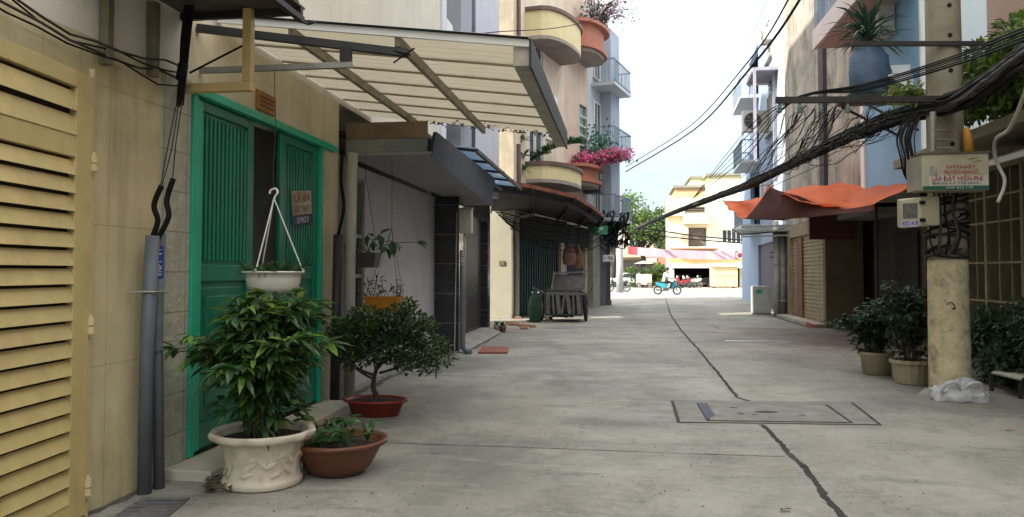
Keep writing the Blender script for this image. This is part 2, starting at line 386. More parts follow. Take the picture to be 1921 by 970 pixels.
mb = MB(); i1 = ic; mb.prism([(p.x, p.y, -.01) for p in reversed(i1)], (0, 0, .019)); mb.build('inner_gap', MC['manhole_gap'], mh)
i2 = grow(ic, .945); mb = MB(); mb.prism([(p.x, p.y, -.01) for p in reversed(i2)], (0, 0, .022)); lid = mb.build('lid', m_slab, mh)
for (a, b, l) in ((1438, 775, .24), (1376, 767, .1), (1415, 780, .06), (1390, 778, .08), (1505, 781, .08)):
    c = G(a, b); mb = MB(); mb.lathe([(l / 2, .0125), (l / 2, .0135)], (c.x, c.y, 0), 12, 1, .5); mb.build('lifting_slot', MC['manhole_gap'], mh)
q = [G(1308, 758), G(1326, 758), G(1342, 782), G(1326, 789)]; mb = MB(); mb.poly([(p.x, p.y, .0142) for p in reversed(q)]); mb.build('steel_patch', M('blue_grey_steel', (.05, .055, .085), .7, .1, 4, .05), mh)

# bright metal strip standing in for a reflected light streak on the floor
a, b = G(1360, 640), G(1482, 641)
mb = MB(); mb.box(a.x, b.x, a.y - .045, a.y + .045, 0, .012); tag(mb.build('light_streak', M('light_streak_metal', (.7, .7, .68), .3, .08, 6, .05, metal=.6)), 'thin bright strip standing in for a light streak across the alley floor', 'light streak')
# drain grate near gate
mo = (G(205, 969) + G(355, 936)) / 2
dr = thing('drain_cover', 'dark grey textured plate set in the floor below the grey conduits', 'drain cover', (mo.x, mo.y, 0))
qs = [G(190, 985), G(300, 985), G(356, 936), G(268, 936)]
mb = MB(); mb.prism([(p.x, p.y, 0) for p in qs], (0, 0, .008)); mb.build('plate', M('grate_iron', (.10, .10, .10), .6, .5, 18, 1, 60, dirt=.5, dcol=(.28, .27, .24)), dr)
mb = MB()
for i in range(7):
    t = (i + .5) / 7; a_ = qs[0].lerp(qs[3], t); b_ = qs[1].lerp(qs[2], t); mb.bar((a_.x, a_.y, .0095), (b_.x, b_.y, .0095), .012, .005)
mb.build('ridges', M('grate_ridges', (.16, .16, .155), .6, .3, 20), dr)

# ================================================================== LEFT ROW
WL = -3.3
def yw(px, X=WL): return YX(px, X)
def house_shell(parent, fr, depth, z1, mat, s0=0, s1=None, z0=0, name='rear_wall', floors=(3.45,)):
    """roof, side walls, back wall and inner floors behind a facade line"""
    s1 = fr.L if s1 is None else s1; mb = MB()
    mb.fb(fr, s0, s0 + .16, -depth, -.182, z0, z1); mb.fb(fr, s1 - .16, s1, -depth, -.182, z0, z1)
    mb.fb(fr, s0 + .16, s1 - .16, -depth, -depth + .16, z0, z1)
    for zf in floors: mb.fb(fr, s0 + .16, s1 - .16, -depth + .16, -.182, zf, zf + .12)  # unseen slabs, added to keep the interiors dark
    mb.build(name, mat, parent)
    rf = MB(); rf.fb(fr, s0, s1, -depth, 0, z1, z1 + .15); rf.build('roof', m_conc, parent)

Y0, Y1 = -26.0, 8.72  # unseen stretch behind the camera, added to shade the alley
frL = Fr((WL, 0), (WL, 10), LEFT)           # s equals Y
h1 = thing('house', 'cream house with beige tiled ground floor, yellow louvred gate and green double door', 'house', (WL, 4, 0))
dY0, dY1 = yw(352), yw(600)
gH = P(156, 510, X=WL); gyh = yw(146)
mb = MB()
wall_panel(mb, frL, Y0, 5.16, 0, 2.98, holes=[(1.6, gyh + .02, 0, 2.72)])
mb.build('tiled_wall', m_beige, h1)
mb = MB(); wall_panel(mb, frL, 5.16, dY0, 0, 2.98, n1=.012); mb.build('stone_pier', m_stone, h1, bevel=.004)
mb = MB(); wall_panel(mb, frL, dY0, dY1, 2.98, 3.5); wall_panel(mb, frL, dY1, Y1, .0, 3.5); wall_panel(mb, frL, dY0, dY1, 2.9, 2.98)
mb.build('door_surround_wall', M('stained_beige_wall', (.62, .54, .38), .8, .14, 2, .2, streak=.35, dcol=(.25, .17, .09)), h1)
mb = MB(); wall_panel(mb, frL, Y0, dY0, 2.98, 3.5); wall_panel(mb, frL, Y0, 13.9, 3.5, 16, n1=-.004); mb.build('upper_wall', m_cream, h1)
house_shell(h1, frL, 9, 16, m_cream, Y0, 8.72, floors=(3.45, 7, 10.5))
mb = MB(); mb.box(WL + .012, WL + .39, dY0 - .32, 8.3, -.03, .075); mb.build('door_step', M('pale_step', (.5, .46, .37), .7, .12, 4, .2, dirt=.4, dcol=(.3, .26, .2)), h1, bevel=.012)
mb = MB(); mb.box(-4.4, WL - .19, 1.5, 8.6, .0, .03); mb.build('floor_slab', m_conc, h1)
# gate leaf: swung about 6 degrees out of the wall plane, hinges at the far end
gd = Vector((-math.sin(R(0)), 1, 0)); 
vp = P(1012, 510, Y=10); gd = Vector((vp.x, vp.y, 0)).normalized()
hinge = Vector((WL + .035, gyh, 0))
gt = MB(); gL = 2.6
def gp(s_, n_, z): # s_ measured back from the hinge towards the viewer
    nn = Vector((gd.y, -gd.x, 0)); return hinge - gd * s_ + nn * n_ + Vector((0, 0, z))
def gb(mb, s0, s1, n0, n1, z0, z1):
    mb.hexa([gp(s0, n0, z0), gp(s0, n1, z0), gp(s1, n1, z0), gp(s1, n0, z0), gp(s0, n0, z1), gp(s0, n1, z1), gp(s1, n1, z1), gp(s1, n0, z1)])
zt = 2.70
gb(gt, 0, .17, 0, .045, .03, zt); gb(gt, gL - .15, gL, 0, .045, .03, zt)
for a_, b_ in ((.03, .14), (2.18, 2.31), (zt - .10, zt)): gb(gt, .17, gL - .15, 0, .045, a_, b_)
gate = gt.build('gate', m_gate, h1, bevel=.004)
sl = MB()
def louvres(z0, z1, pitch):
    k = int((z1 - z0) / pitch); pt = (z1 - z0) / k
    for i in range(k):
        za = z0 + i * pt; a = .17; b = gL - .15
        nn = Vector((0, 0, 0))
        # slanted blade: lower edge proud, upper edge set back
        hgt = pt * .80
        sl.hexa([gp(a, .040, za + .004), gp(a, .050, za), gp(b, .050, za), gp(b, .040, za + .004), gp(a, .012, za + hgt), gp(a, .024, za + hgt + .004), gp(b, .024, za + hgt + .004), gp(b, .012, za + hgt)])
louvres(.14, 2.18, .107); louvres(2.31, zt - .10, .097)
sl.build('louvres', m_gate, gate)
mb = MB(); gb(mb, .1, gL - .1, -.012, -.003, .05, zt - .02); mb.build('shade_backing', m_gdark, gate)  # dark board in place of the shaded interior behind the louvres
mb = MB(); gb(mb, -.052, -.02, .0, .03, 0.0, 2.76); mb.build('hinge_post', M('pale_yellow_paint', (.56, .46, .24), .4, .08, 4, .04, dirt=.3, dcol=(.33, .25, .12)), h1, bevel=.004)
for zz in (.14, 1.12, 2.12):
    mb = MB(); c = gp(-.015, .045, zz); mb.tube([c, c + Vector((0, 0, .045))], .024, 12); mb.tube([c + Vector((0, 0, .052)), c + Vector((0, 0, .10))], .024, 12)
    mb.tube([c - Vector((0, 0, .015)), c + Vector((0, 0, .12))], .012, 8); mb.build('hinge', MC['pale_yellow_paint'], gate, smooth=False)
# green doors
mb = MB(); dz = .08
mb.box(WL - .05, WL + .035, dY0, dY0 + .07, dz, 2.88); mb.box(WL - .05, WL + .035, dY1 - .06, dY1, dz, 2.88); mb.box(WL - .05, WL + .055, dY0 - .01, dY1 + .38, 2.88, 2.95)
mb.build('door_frame', m_greenl, h1, bevel=.006)
def leaf_door(y0, y1, label=None):
    mb = MB(); x0, x1 = WL - .045, WL - .005; fw = .11; zt_, zb, zm = 2.87, dz + .02, 1.42
    mb.box(x0, x1, y0, y0 + fw, zb, zt_); mb.box(x0, x1, y1 - fw, y1, zb, zt_)
    mb.box(x0, x1, y0 + fw, y1 - fw, zb, zb + .2); mb.box(x0, x1, y0 + fw, y1 - fw, zm, zm + .14); mb.box(x0, x1, y0 + fw, y1 - fw, zt_ - .08, zt_)
    d = mb.build('door', m_green, h1, bevel=.006)
    mb = MB(); n_ = int((y1 - y0 - 2 * fw) / .062); st = (y1 - y0 - 2 * fw) / n_
    mb.box(x0, x0 + .012, y0 + fw, y1 - fw, zm + .14, zt_ - .08)
    for i in range(n_):
        a = y0 + fw + i * st; mb.box(x0 + .012, x1 - .004, a + st * .2, a + st * .68, zm + .17, zt_ - .11)
    mb.build('ribbed_panel', m_green, d, bevel=.004)
    mb = MB(); mb.box(x0, x0 + .016, y0 + fw, y1 - fw, zb + .2, zm); 
    for q_, e in ((.05, .008), (.12, .020)):
        mb.box(x0 + .016, x0 + .016 + e, y0 + fw + q_, y1 - fw - q_, zb + .2 + q_, zm - q_)
    mb.build('raised_panel', m_green, d, bevel=.008)
    return d
d1 = leaf_door(dY0 + .07, yw(475)); d2 = leaf_door(yw(525), dY1 - .06)
mb = MB(); mb.box(WL - .005, WL + .014, dY0 + .075, dY0 + .17, dz + .02, 2.86); mb.build('door_stile', m_greenl, d1, bevel=.004)
mb = MB(); c = Vector((WL + .01, yw(470), 1.25)); mb.tube([c, c + Vector((.03, 0, 0)), c + Vector((.03, 0, .12)), c + Vector((0, 0, .12))], .008, 8); mb.build('handle', m_steel, d1, smooth=True)
# near-black screen and block painting in the dark behind the door
mb = MB(); mb.box(-4.9, -4.85, 5.3, 8.4, .03, 3.2); mb.box(-4.5, -4.2, 6.75, 7.2, .03, 1.9); mb.build('shade_screen', M('dark_interior', (.008, .008, .01), .7, .5, 3), h1)
# small number plate above header
mb = MB(); a_ = P(479, 182, X=WL); b_ = P(513, 216, X=WL)
pl = thing('wall_plaque', 'small orange brown plaque fixed above the green door header', 'plaque', (WL, (a_.y + b_.y) / 2, 2.97))
mb.box(WL + .002, WL + .025, a_.y, b_.y, 2.99, 3.17); mb.build('board', M('orange_brown_board', (.32, .14, .04), .6, .3, 10, .2), pl, bevel=.004)
mb = MB()
for i in range(3): mb.box(WL + .026, WL + .029, a_.y + .04, b_.y - .04, 3.03 + i * .04, 3.042 + i * .04)
mb.build('lines', M('dark_print', (.1, .05, .03), .7), pl)
# notice on the second leaf
nc = Vector((WL + .004, yw(563), ZZ(392, 563, yw(563))))
no = thing('notice', 'creased paper notice with dark red lettering and a blue foot stuck on the green door', 'notice', nc)
rt_ = Matrix.Rotation(R(7), 3, 'X'); ay = rt_ @ Vector((0, 1, 0)); az = rt_ @ Vector((0, 0, 1))
def nq(mb, a0, a1, b0, b1, x): mb.hexa([nc + Vector((x + e, 0, 0)) + ay * a + az * b for e in (0, .002) for a, b in ((a0, b0), (a1, b0), (a1, b1), (a0, b1))])
mb = MB(); nq(mb, -.23, .27, -.17, .19, .002); mb.build('paper', M('dirty_paper', (.42, .38, .3), .8, .35, 8, .3, 20, dirt=.6, dcol=(.2, .12, .08)), no)
mb = MB(); nq(mb, -.23, .27, -.17, -.06, .0055); mb.build('blue_band', M('navy_print', (.03, .04, .10), .6, .3, 10), no)
text('SỬA NHÀ', 'lettering', M('dark_red_print', (.25, .03, .02), .7), no, nc + Vector((.006, .02, 0)) + az * .11, ay, az, .12, .0005, width=.42)
text('XÂY TRÁT', 'lettering', M('dark_print2', (.12, .08, .07), .7), no, nc + Vector((.006, .02, 0)) + az * .0, ay, az, .09, .0005, width=.38)
text('0903', 'lettering', M('pale_print', (.55, .55, .6), .7), no, nc + Vector((.009, .02, 0)) - az * .115, ay, az, .09, .0005, width=.3)

# conduits with cables by the stone pier
pc = G(276, 926); pc = Vector((pc.x - .02, pc.y, 0))
cp = thing('cable_conduit', 'pair of dark grey conduits with black cables on top beside the yellow gate', 'conduit', pc)
p2 = Vector((WL + .07, pc.y + .13, 0)); zt1 = ZZ(442, 285, pc.y)
mb = MB(); mb.tube([pc, pc + Vector((0, 0, 1)), pc + Vector((.03, 0, zt1))], .046, 24); mb.build('pipe', m_pvc, cp, smooth=True)
mb = MB(); mb.tube([p2 + Vector((.05, 0, 0)), p2 + Vector((.02, 0, 1.0)), p2 + Vector((0.03, 0, zt1 + .02))], .037, 24); mb.build('pipe', m_pvc, cp, smooth=True)
mb = MB(); mb.tube([(WL + .01, pc.y - .09, 1.36), pc + Vector((-.0, -.062, 1.365)), pc + Vector((.07, -.03, 1.365)), pc + Vector((.08, .09, 1.365)), (WL + .01, pc.y + .2, 1.36)], .007, 6); mb.build('clamp', m_steel, cp)
# blue sticker with white characters running up the second pipe
def sticker(parent, c, r, z0, z1, facing, txt, bgm=True):
    fx = Vector(facing).normalized(); sx_ = Vector((-fx.y, fx.x, 0))
    if bgm:
        mb = MB(); n_ = 6
        for i in range(n_):
            a0 = -.75 + 1.5 * i / n_; a1 = -.75 + 1.5 * (i + 1) / n_
            q0 = c + (fx * math.cos(a0) + sx_ * math.sin(a0)) * r; q1 = c + (fx * math.cos(a1) + sx_ * math.sin(a1)) * r
            mb.poly([q0 + Vector((0, 0, z0)), q1 + Vector((0, 0, z0)), q1 + Vector((0, 0, z1)), q0 + Vector((0, 0, z1))])
        mb.build('sticker', M('blue_sticker', (.02, .05, .28), .5, .1), parent)
    text(txt, 'lettering', m_white, parent, c + fx * (r + .003) + Vector((0, 0, (z0 + z1) / 2)), (0, 0, 1), -sx_, r * 1.35, .0005, width=(z1 - z0) * .9)
cc = p2 + Vector((.027, 0, 0)); fc = Vector((0, 0, 0)) - cc; fc.z = 0
sticker(cp, cc, .039, ZZ(522, 300, p2.y), ZZ(462, 300, p2.y), fc.normalized(), 'VNPT  VT')
def snake(mb, pts, r, n=8, k=6): mb.tube(smoothpath(pts, k), r, n)
for pts in ([(284, 440), (296, 415), (289, 385), (303, 348)], [(294, 440), (316, 408), (313, 375), (325, 335)]):
    mb = MB(); snake(mb, [P(a, b, Y=pc.y + .04) + Vector((0, 0, -.04 if i == 0 else 0)) for i, (a, b) in enumerate(pts)], .019); mb.build('sleeved_cable', m_cable, cp, smooth=True)
for pts in ([(301, 350), (312, 290), (330, 200)], [(303, 350), (322, 280), (335, 195)], [(324, 337), (330, 270), (342, 190)]):
    mb = MB(); snake(mb, [P(a, b, Y=pc.y + .06) for a, b in pts], .0045, 5); mb.build('wire', m_cableg, cp)
rc = MB(); 
rc = thing('riser_cable', 'thick black taped cable bundle dropping from the awning down the wall by the green door', 'cable', P(338, 195, Y=5.2))
for k_, off in enumerate(((0, 0), (8, 2), (-3, 5), (5, -4))):
    mb = MB(); snake(mb, [P(336 + off[0] * .6, 195 + off[1], Y=5.2), P(342 + off[0] * .7, 130, Y=5.22 + .01 * k_), P(346 + off[0], 70, Y=5.22), P(354 + off[0], 0, Y=5.25), P(362 + off[0], -80, Y=5.3)], .016); mb.build('cable', m_cable, rc, smooth=True)
mb = MB(); mb.tube([P(339, 150, Y=5.2), P(344, 120, Y=5.21)], .036, 10); mb.build('tape', m_cable, rc, smooth=True)

# awning over the gate, its steel brackets
aw = thing('gate_awning', 'dark flat steel awning on brackets above the yellow gate', 'awning', (WL, 4.8, 3.5))
aY = 5.45; xo = P(572, 18, Y=aY).x
mb = MB(); mb.box(WL + .004, xo, 4.1, aY, 3.46, 3.475)
for i in range(7): mb.box(WL + .006, xo - .004, 4.1 + i * .2, 4.15 + i * .2, 3.4755, 3.495)
mb.build('sheet', M('rusty_dark_sheet', (.07, .058, .045), .7, .4, 4, .2, 30, dirt=.5, dcol=(.12, .07, .04)), aw)
for yy in (4.15, 4.8, aY - .05):
    mb = MB(); mb.box(WL + .004, xo, yy - .02, yy + .02, 3.405, 3.458); mb.build('crossbar', m_steeld, aw)
mb = MB(); mb.box(xo - .04, xo, 4.1, aY, 3.362, 3.404); mb.tube([(xo - .04, aY, 3.38), (xo + .02, aY + .02, 3.36), (xo + .07, aY + .02, 3.375)], .012, 6); mb.build('edge_bar', m_steeld, aw)
# yellow bracket frame
yb = thing('yellow_bracket', 'pale yellow square steel bracket projecting from the wall above the green door', 'bracket', (WL, 5.36, 2.8))
yy = 5.36; zb = ZZ(165, 400, yy); xe = XY(461, yy)
m_yst = M('yellow_steel', (.55, .41, .18), .5, .1, 5, .1, dirt=.4, dcol=(.3, .2, .08))
mb = MB(); mb.box(WL + .001, xe + .033, yy - .033, yy + .033, zb - .033, zb + .033); mb.build('arm', m_yst, yb, bevel=.004)
mb = MB(); mb.box(xe - .033, xe + .033, yy - .033, yy + .033, zb + .034, 3.455); mb.build('post', m_yst, yb, bevel=.004)
for e_, z_ in ((.4, 0), (.9, .05)): mb = MB(); mb.box(WL + .012, WL + .075, yy - e_, yy - e_ + .06, zb - z_, 3.4); mb.build('reflected_post', M('olive_reflection', (.14, .12, .07), .5, .2, 5, .1), yb, bevel=.003)  # olive bars standing in for the bracket's reflection in the tile
mb = MB(); mb.tube([(WL + .1, yy, zb + .12), (xe, yy, zb + .33)], .008, 6); mb.build('brace_wire', m_cable, yb)

# translucent canopy
ca = thing('translucent_canopy', 'wide corrugated cream plastic canopy on steel purlins above the green door', 'canopy', (WL, 8, 3.4))
cX0, cX1, cY0, cY1, cz0, cz1 = WL + .005, -.70, 5.95, 9.92, 3.53, 3.22
def cz(x): return cz0 + (cz1 - cz0) * (x - cX0) / (cX1 - cX0)
mb = MB(); nr = 7; prof = []
y = cY0; pitch = (cY1 - cY0) / nr
for i in range(nr):
    a = cY0 + i * pitch
    for t, hgt in ((0, 0), (.04, .018), (.08, .018), (.12, 0), (.48, 0), (.5, .008), (.52, 0), (.73, 0), (.75, .008), (.77, 0)): prof.append((a + t * pitch, hgt))
prof.append((cY1, 0))
nx = 16
for j in range(nx + 1):
    x = cX0 + (cX1 + .02 - cX0) * j / nx
    for (yy_, hh) in prof: mb.v.append(Vector((x, yy_, cz(x) + .05 + hh + .006 * noise.noise(Vector((x * 2, yy_ * 2, 0))))))
k = len(prof)
for j in range(nx):
    for i in range(k - 1): mb.f.append((j * k + i, j * k + i + 1, (j + 1) * k + i + 1, (j + 1) * k + i))
m_fib = M('aged_translucent_sheet', (.56, .54, .47), .5, .16, 1.5, .05, tr=.72, tcol=(.70, .66, .57), dirt=.85, dcol=(.25, .22, .17), streak=.3)
mb.build('corrugated_sheet', m_fib, ca, solid=.003)
m_pur = M('dusty_steel_purlin', (.30, .27, .20), .6, .25, 6, .1, dirt=.5, dcol=(.1, .08, .05))
for px_ in ((545, 90), (745, 100)):
    x = P(*px_, Y=cY0).x; mb = MB(); mb.hexa([(x + a, b, cz(x) + c_) for c_ in (-.04, .045) for a, b in ((-.022, cY0), (.022, cY0), (.022, cY1), (-.022, cY1))]); mb.build('purlin', m_pur, ca)
mb = MB(); mb.hexa([(cX1 + a, b, cz(cX1) + c_) for c_ in (-.11, .046) for a, b in ((-.13, cY0), (0.0, cY0), (0.0, cY1), (-.13, cY1))]); mb.build('fascia_channel', M('dull_zinc', (.36, .33, .27), .55, .2, 5, .1, metal=.2, streak=.4, dcol=(.13, .1, .06)), ca, bevel=.004)
mb = MB(); mb.hexa([(cX1 + a, b, cz(cX1) + c_) for c_ in (-.13, .09) for a, b in ((.0015, cY0 - .05), (.02, cY0 - .05), (.02, cY1 + .05), (.0015, cY1 + .05))]); mb.build('outer_trim', m_steeld, ca)
mb = MB()
for e, yy_ in ((0, cY0 - .035),):
    mb.hexa([(x, yy_ + b, cz(x) + c_) for c_ in (.03, .11) for x, b in ((cX0, 0), (cX1, 0), (cX1, .025), (cX0, .025))])
mb.build('front_trim', m_white, ca)
mb = MB(); mb.hexa([(x, cY0 - .06 + b, cz(x) + c_) for c_ in (.085, .1) for x, b in ((cX0, 0), (cX1, 0), (cX1, .02), (cX0, .02))]); mb.build('front_cable', m_cable, ca)
x2 = P(765, 105, Y=cY0).x
mb = MB(); mb.bar((WL + .004, 5.62, P(345, 54, Y=5.62).z), (x2 + .02, cY0 - .04, P(765, 103, Y=cY0).z), .05, .06); mb.build('support_arm', m_steeld, ca)
zl = P(500, 128, Y=5.68).z; xl = P(660, 128, Y=5.68).x
mb = MB(); mb.box(WL + .004, xl, 5.66, 5.70, zl - .022, zl + .022); mb.build('lower_arm', m_steel, ca)
mb = MB(); mb.box(xl - .09, xl - .005, 5.655, 5.705, zl + .023, zl + .14); mb.build('hanger_post', m_steeld, ca)
mb = MB(); a_ = P(740, 96, Y=cY0 - .08); mb.tube([P(738, 118, Y=cY0 - .08), P(778, 90, Y=cY0 - .08)], .007, 6); mb.tube([P(735, 95, Y=cY0 - .08), P(770, 103, Y=cY0 - .08)], .007, 6); mb.build('wire_tie', m_cable, ca)
for i in range(1, nr):
    yy_ = cY0 + i * pitch + .06; mb = MB(); mb.hexa([(x, yy_ + b, cz(x) + .030 + c_) for c_ in (0, .018) for x, b in ((cX0, 0), (cX1 - .13, 0), (cX1 - .13, .018), (cX0, .018))]); mb.build('batten', M('brown_batten', (.36, .31, .23), .8, .3, 5), ca)
lf = MB()
for i in range(110):
    x = random.uniform(-2.7, -.85); lf.leaf((x, cY1 - random.random() ** 2 * .35, cz(x) + .03), (random.uniform(-1, 1), random.uniform(-1, 1), random.uniform(-.4, .2)), .07, .03, .1)
lf.build('leaf_litter', M('dead_leaf', (.09, .06, .03), .9, .5, 10), ca)

# ------------------------------------------------ hanging bowl planter
def hang_bowl():
    Yb = 5.68; c = P(513, 512, Y=Yb); r = .5 * 110 / F * (c - Vector((0, 0, H))).length * .93
    t = thing('hanging_planter', 'round white plastic bowl planter hanging on cords in front of the green door', 'planter', (c.x, c.y, c.z - .17))
    hh = 38 / F * 6.15
    mb = MB(); pr = [(r * .45, -hh), (r * .72, -hh * .97), (r * .86, -hh * .7), (r * .93, -hh * .3), (r * .95, 0), (r * 1.06, .0), (r * 1.06, .012), (r * .93, .014), (r * .9, -.03), (r * .8, -.04)]
    mb.lathe(pr, c, 40); mb.build('bowl', m_whitepl, t, smooth=True)
    mb = MB(); mb.lathe([(0.001, -.032), (r * .88, -.034)], c, 24); mb.build('soil', m_soil, t)
    hk = P(514, 372, Y=Yb)
    for k in range(3):
        a = 2 * PI * k / 3 + .35; e = c + Vector((math.cos(a) * r, math.sin(a) * r, .012))
        mb = MB(); mb.tube([e, e.lerp(hk, .5), hk], .0055, 6); mb.tube([e + Vector((0, 0, -.02)), e + Vector((0, 0, .02))], .011, 8); mb.build('cord', m_whitepl, t)
    mb = MB(); mb.tube(smoothpath([hk + Vector((0, 0, -.01)), hk + Vector((.012, 0, .02)), hk + Vector((.03, 0, .045)), hk + Vector((.01, 0, .075)), hk + Vector((-.03, 0, .06)), hk + Vector((-.035, 0, .035))]), .009, 8); mb.build('hook', m_whitepl, t, smooth=True)
    mb = MB(); mb.tube(smoothpath([hk + Vector((0, 0, .07)), P(512, 320, Y=Yb), P(517, 240, Y=Yb), P(515, 150, Y=Yb), Vector((c.x, Yb, zl + .01))]), .003, 5); mb.build('wire', m_cableg, t)
    lf = MB()
    for i in range(110):
        a = random.uniform(0, 2 * PI); q = c + Vector((math.cos(a), math.sin(a), 0)) * r * random.uniform(0, .85) + Vector((0, 0, -.02))
        lf.leaf(q, (math.cos(a) * .9, math.sin(a) * .9, random.uniform(.5, 1.6)), random.uniform(.10, .19), random.uniform(.022, .034), .35)
    lf.build('leaves', m_leafC, t)
    lf = MB()
    for i in range(45):
        a = random.uniform(0, 2 * PI); q = c + Vector((math.cos(a), math.sin(a), 0)) * r * random.uniform(.2, .9) + Vector((0, 0, .0))
        lf.leaf(q, (math.cos(a) * 1.5, math.sin(a) * 1.5, random.uniform(0, .5)), random.uniform(.06, .1), .02, .5)
    lf.build('dry_leaves', M('brown_red_leaf', (.2, .09, .05), .6, .4, 12, 0, tr=.2), t)
hang_bowl()

# ------------------------------------------------ white pot with leafy shrub
def shrub(parent, base, height, spread, stems, ll, lw, mat, mat2, nl=5, seed=1, lean=(0, 0), zmin=.25):
    rnd = random.Random(seed); sm = MB(); lf = MB(); lf2 = MB()
    for i in range(stems):
        a = rnd.uniform(0, 2 * PI); rr = rnd.random() ** .6; tip = Vector((math.cos(a) * rr * spread + lean[0], math.sin(a) * rr * spread * .9 + lean[1], height * (1.08 - .42 * rr * rr) * rnd.uniform(.72, 1.02)))
        b0 = Vector((math.cos(a) * rr * .12, math.sin(a) * rr * .12, 0))
        mid = b0.lerp(tip, .5) + Vector((0, 0, height * .12)) - Vector((math.cos(a), math.sin(a), 0)) * rr * spread * .16
        pth = smoothpath([b0, mid, tip], 7); pth = [base + p for p in pth]
        sm.tube(pth, [.009 - .006 * j / len(pth) for j in range(len(pth))], 6)
        for j in range(len(pth)):
            fr_ = j / (len(pth) - 1)
            if fr_ < zmin + rnd.uniform(-.05, .15): continue
            for rep in range(2 if fr_ > .6 else 1):
                a2 = a + rnd.uniform(-1.6, 1.6) + (PI if rnd.random() < .25 else 0)
                d = Vector((math.cos(a2), math.sin(a2), rnd.uniform(-.1, .55))).normalized()
                pl_ = rnd.uniform(.05, .16); e = pth[j] + d * pl_
                sm.tube([pth[j], e], .0025, 4, cap=False)
                for q in range(nl):
                    t = (q / (nl - 1) - .5) * 2; dd = (Matrix.Rotation(t * 1.15 + rnd.uniform(-.15, .15), 3, 'Z') @ d); dd.z = rnd.uniform(-.55, .45)
                    (lf2 if rnd.random() < .2 else lf).leaf(e, dd, ll * rnd.uniform(.45, 1.25) * (1 - .25 * abs(t)), lw * rnd.uniform(.7, 1.15), rnd.uniform(.05, .4))
    sm.build('stems', m_stem, parent); lf.build('leaves', mat, parent); lf2.build('young_leaves', mat2, parent)

wp = GB(497, 928, .27)
t = thing('potted_shrub', 'leafy green shrub in a large moulded cream pot in front of the green door', 'potted plant', (wp.x, wp.y, 0))
ph = ZZ(806, 495, wp.y); R0 = .345
mb = MB(); prof = [(.245, 0), (.272, .008), (.278, .04), (.262, .07), (.256, .15), (.268, .22), (.288, .30), (.315, .37), (.338, ph - .05), (.358, ph - .03), (.362, ph - .005), (.35, ph + .01), (.315, ph - .0), (.30, ph - .05), (.285, ph - .07)]
def flute(a, z):
    return 1 + .012 * math.sin(a * 9 + z * 16) * (1 if .09 < z < .38 else .0) + .012 * math.sin(a * 14 - z * 20) * (1 if .09 < z < .38 else 0)
prof2 = []
for i in range(len(prof) - 1):
    for j in range(3): prof2.append((prof[i][0] + (prof[i + 1][0] - prof[i][0]) * j / 3, prof[i][1] + (prof[i + 1][1] - prof[i][1]) * j / 3))
prof2.append(prof[-1]); mb.lathe(prof2, wp, 96, fn=flute); pot = mb.build('pot', m_potw, t, smooth=True)
rl = MB()
for i in range(44):      # moulded leaves in relief
    a = random.uniform(0, 2 * PI); z = random.uniform(.10, .33); rr = .262 + .05 * max(0, (z - .15)) ; e = Vector((math.cos(a), math.sin(a), 0))
    tn = Vector((-math.sin(a), math.cos(a), 0)); an = random.choice((-1, 1)) * random.uniform(.2, 1.1); d = tn * math.cos(an) + Vector((0, 0, math.sin(an))); s_ = d.cross(e); L_ = random.uniform(.08, .13)
    c = wp + e * (rr + .004) + Vector((0, 0, z)); b = len(rl.v)
    rl.v += [c - d * L_ / 2, c + s_ * .022, c + d * L_ / 2, c - s_ * .022, c + e * .012]
    rl.f += [(b, b + 1, b + 4), (b + 1, b + 2, b + 4), (b + 2, b + 3, b + 4), (b + 3, b, b + 4)]
rl.build('relief', m_potw, pot, smooth=True)
mb = MB(); mb.lathe([(0.001, ph - .03), (.15, ph - .035), (.302, ph - .055)], wp, 32); mb.build('soil', m_soil, t)
shrub(t, wp + Vector((0, 0, ph - .05)), .96, .47, 27, .19, .052, m_leafA, m_leafA2, 5, 5, (-.02, .02), .16)

# brown bowl
bp = GB(636, 900, .2)
t = thing('potted_plant', 'wide brown glazed bowl with a few broad green leaves tucked behind the cream pot', 'potted plant', (bp.x, bp.y, 0))
bh = ZZ(823, 645, bp.y); 
mb = MB(); mb.lathe([(.17, 0), (.2, .01), (.25, .06), (.30, .15), (.325, bh - .05), (.33, bh - .035), (.37, bh - .025), (.375, bh), (.35, bh + .006), (.32, bh - .01), (.3, bh - .04)], bp, 48); mb.build('bowl', m_terra, t, smooth=True)
mb = MB(); mb.lathe([(0.001, bh - .02), (.305, bh - .04)], bp, 32); mb.build('soil', m_soil, t)
lf = MB(); sm = MB()
for cx_, cy_, n_, ll in ((.12, -.12, 9, .2), (-.15, .05, 12, .22), (.0, .1, 9, .2), (.2, .1, 6, .16)):
    for i in range(n_):
        a = random.uniform(0, 2 * PI); b0 = bp + Vector((cx_, cy_, bh - .03)); e = b0 + Vector((math.cos(a) * .05, math.sin(a) * .05, random.uniform(.04, .16))); sm.tube([b0, e], .004, 5)
        lf.leaf(e, (math.cos(a), math.sin(a), random.uniform(0, .7)), ll * random.uniform(.7, 1.1), .06, .4)
lf.build('leaves', m_leafC, t); sm.build('stems', m_leafC, t)

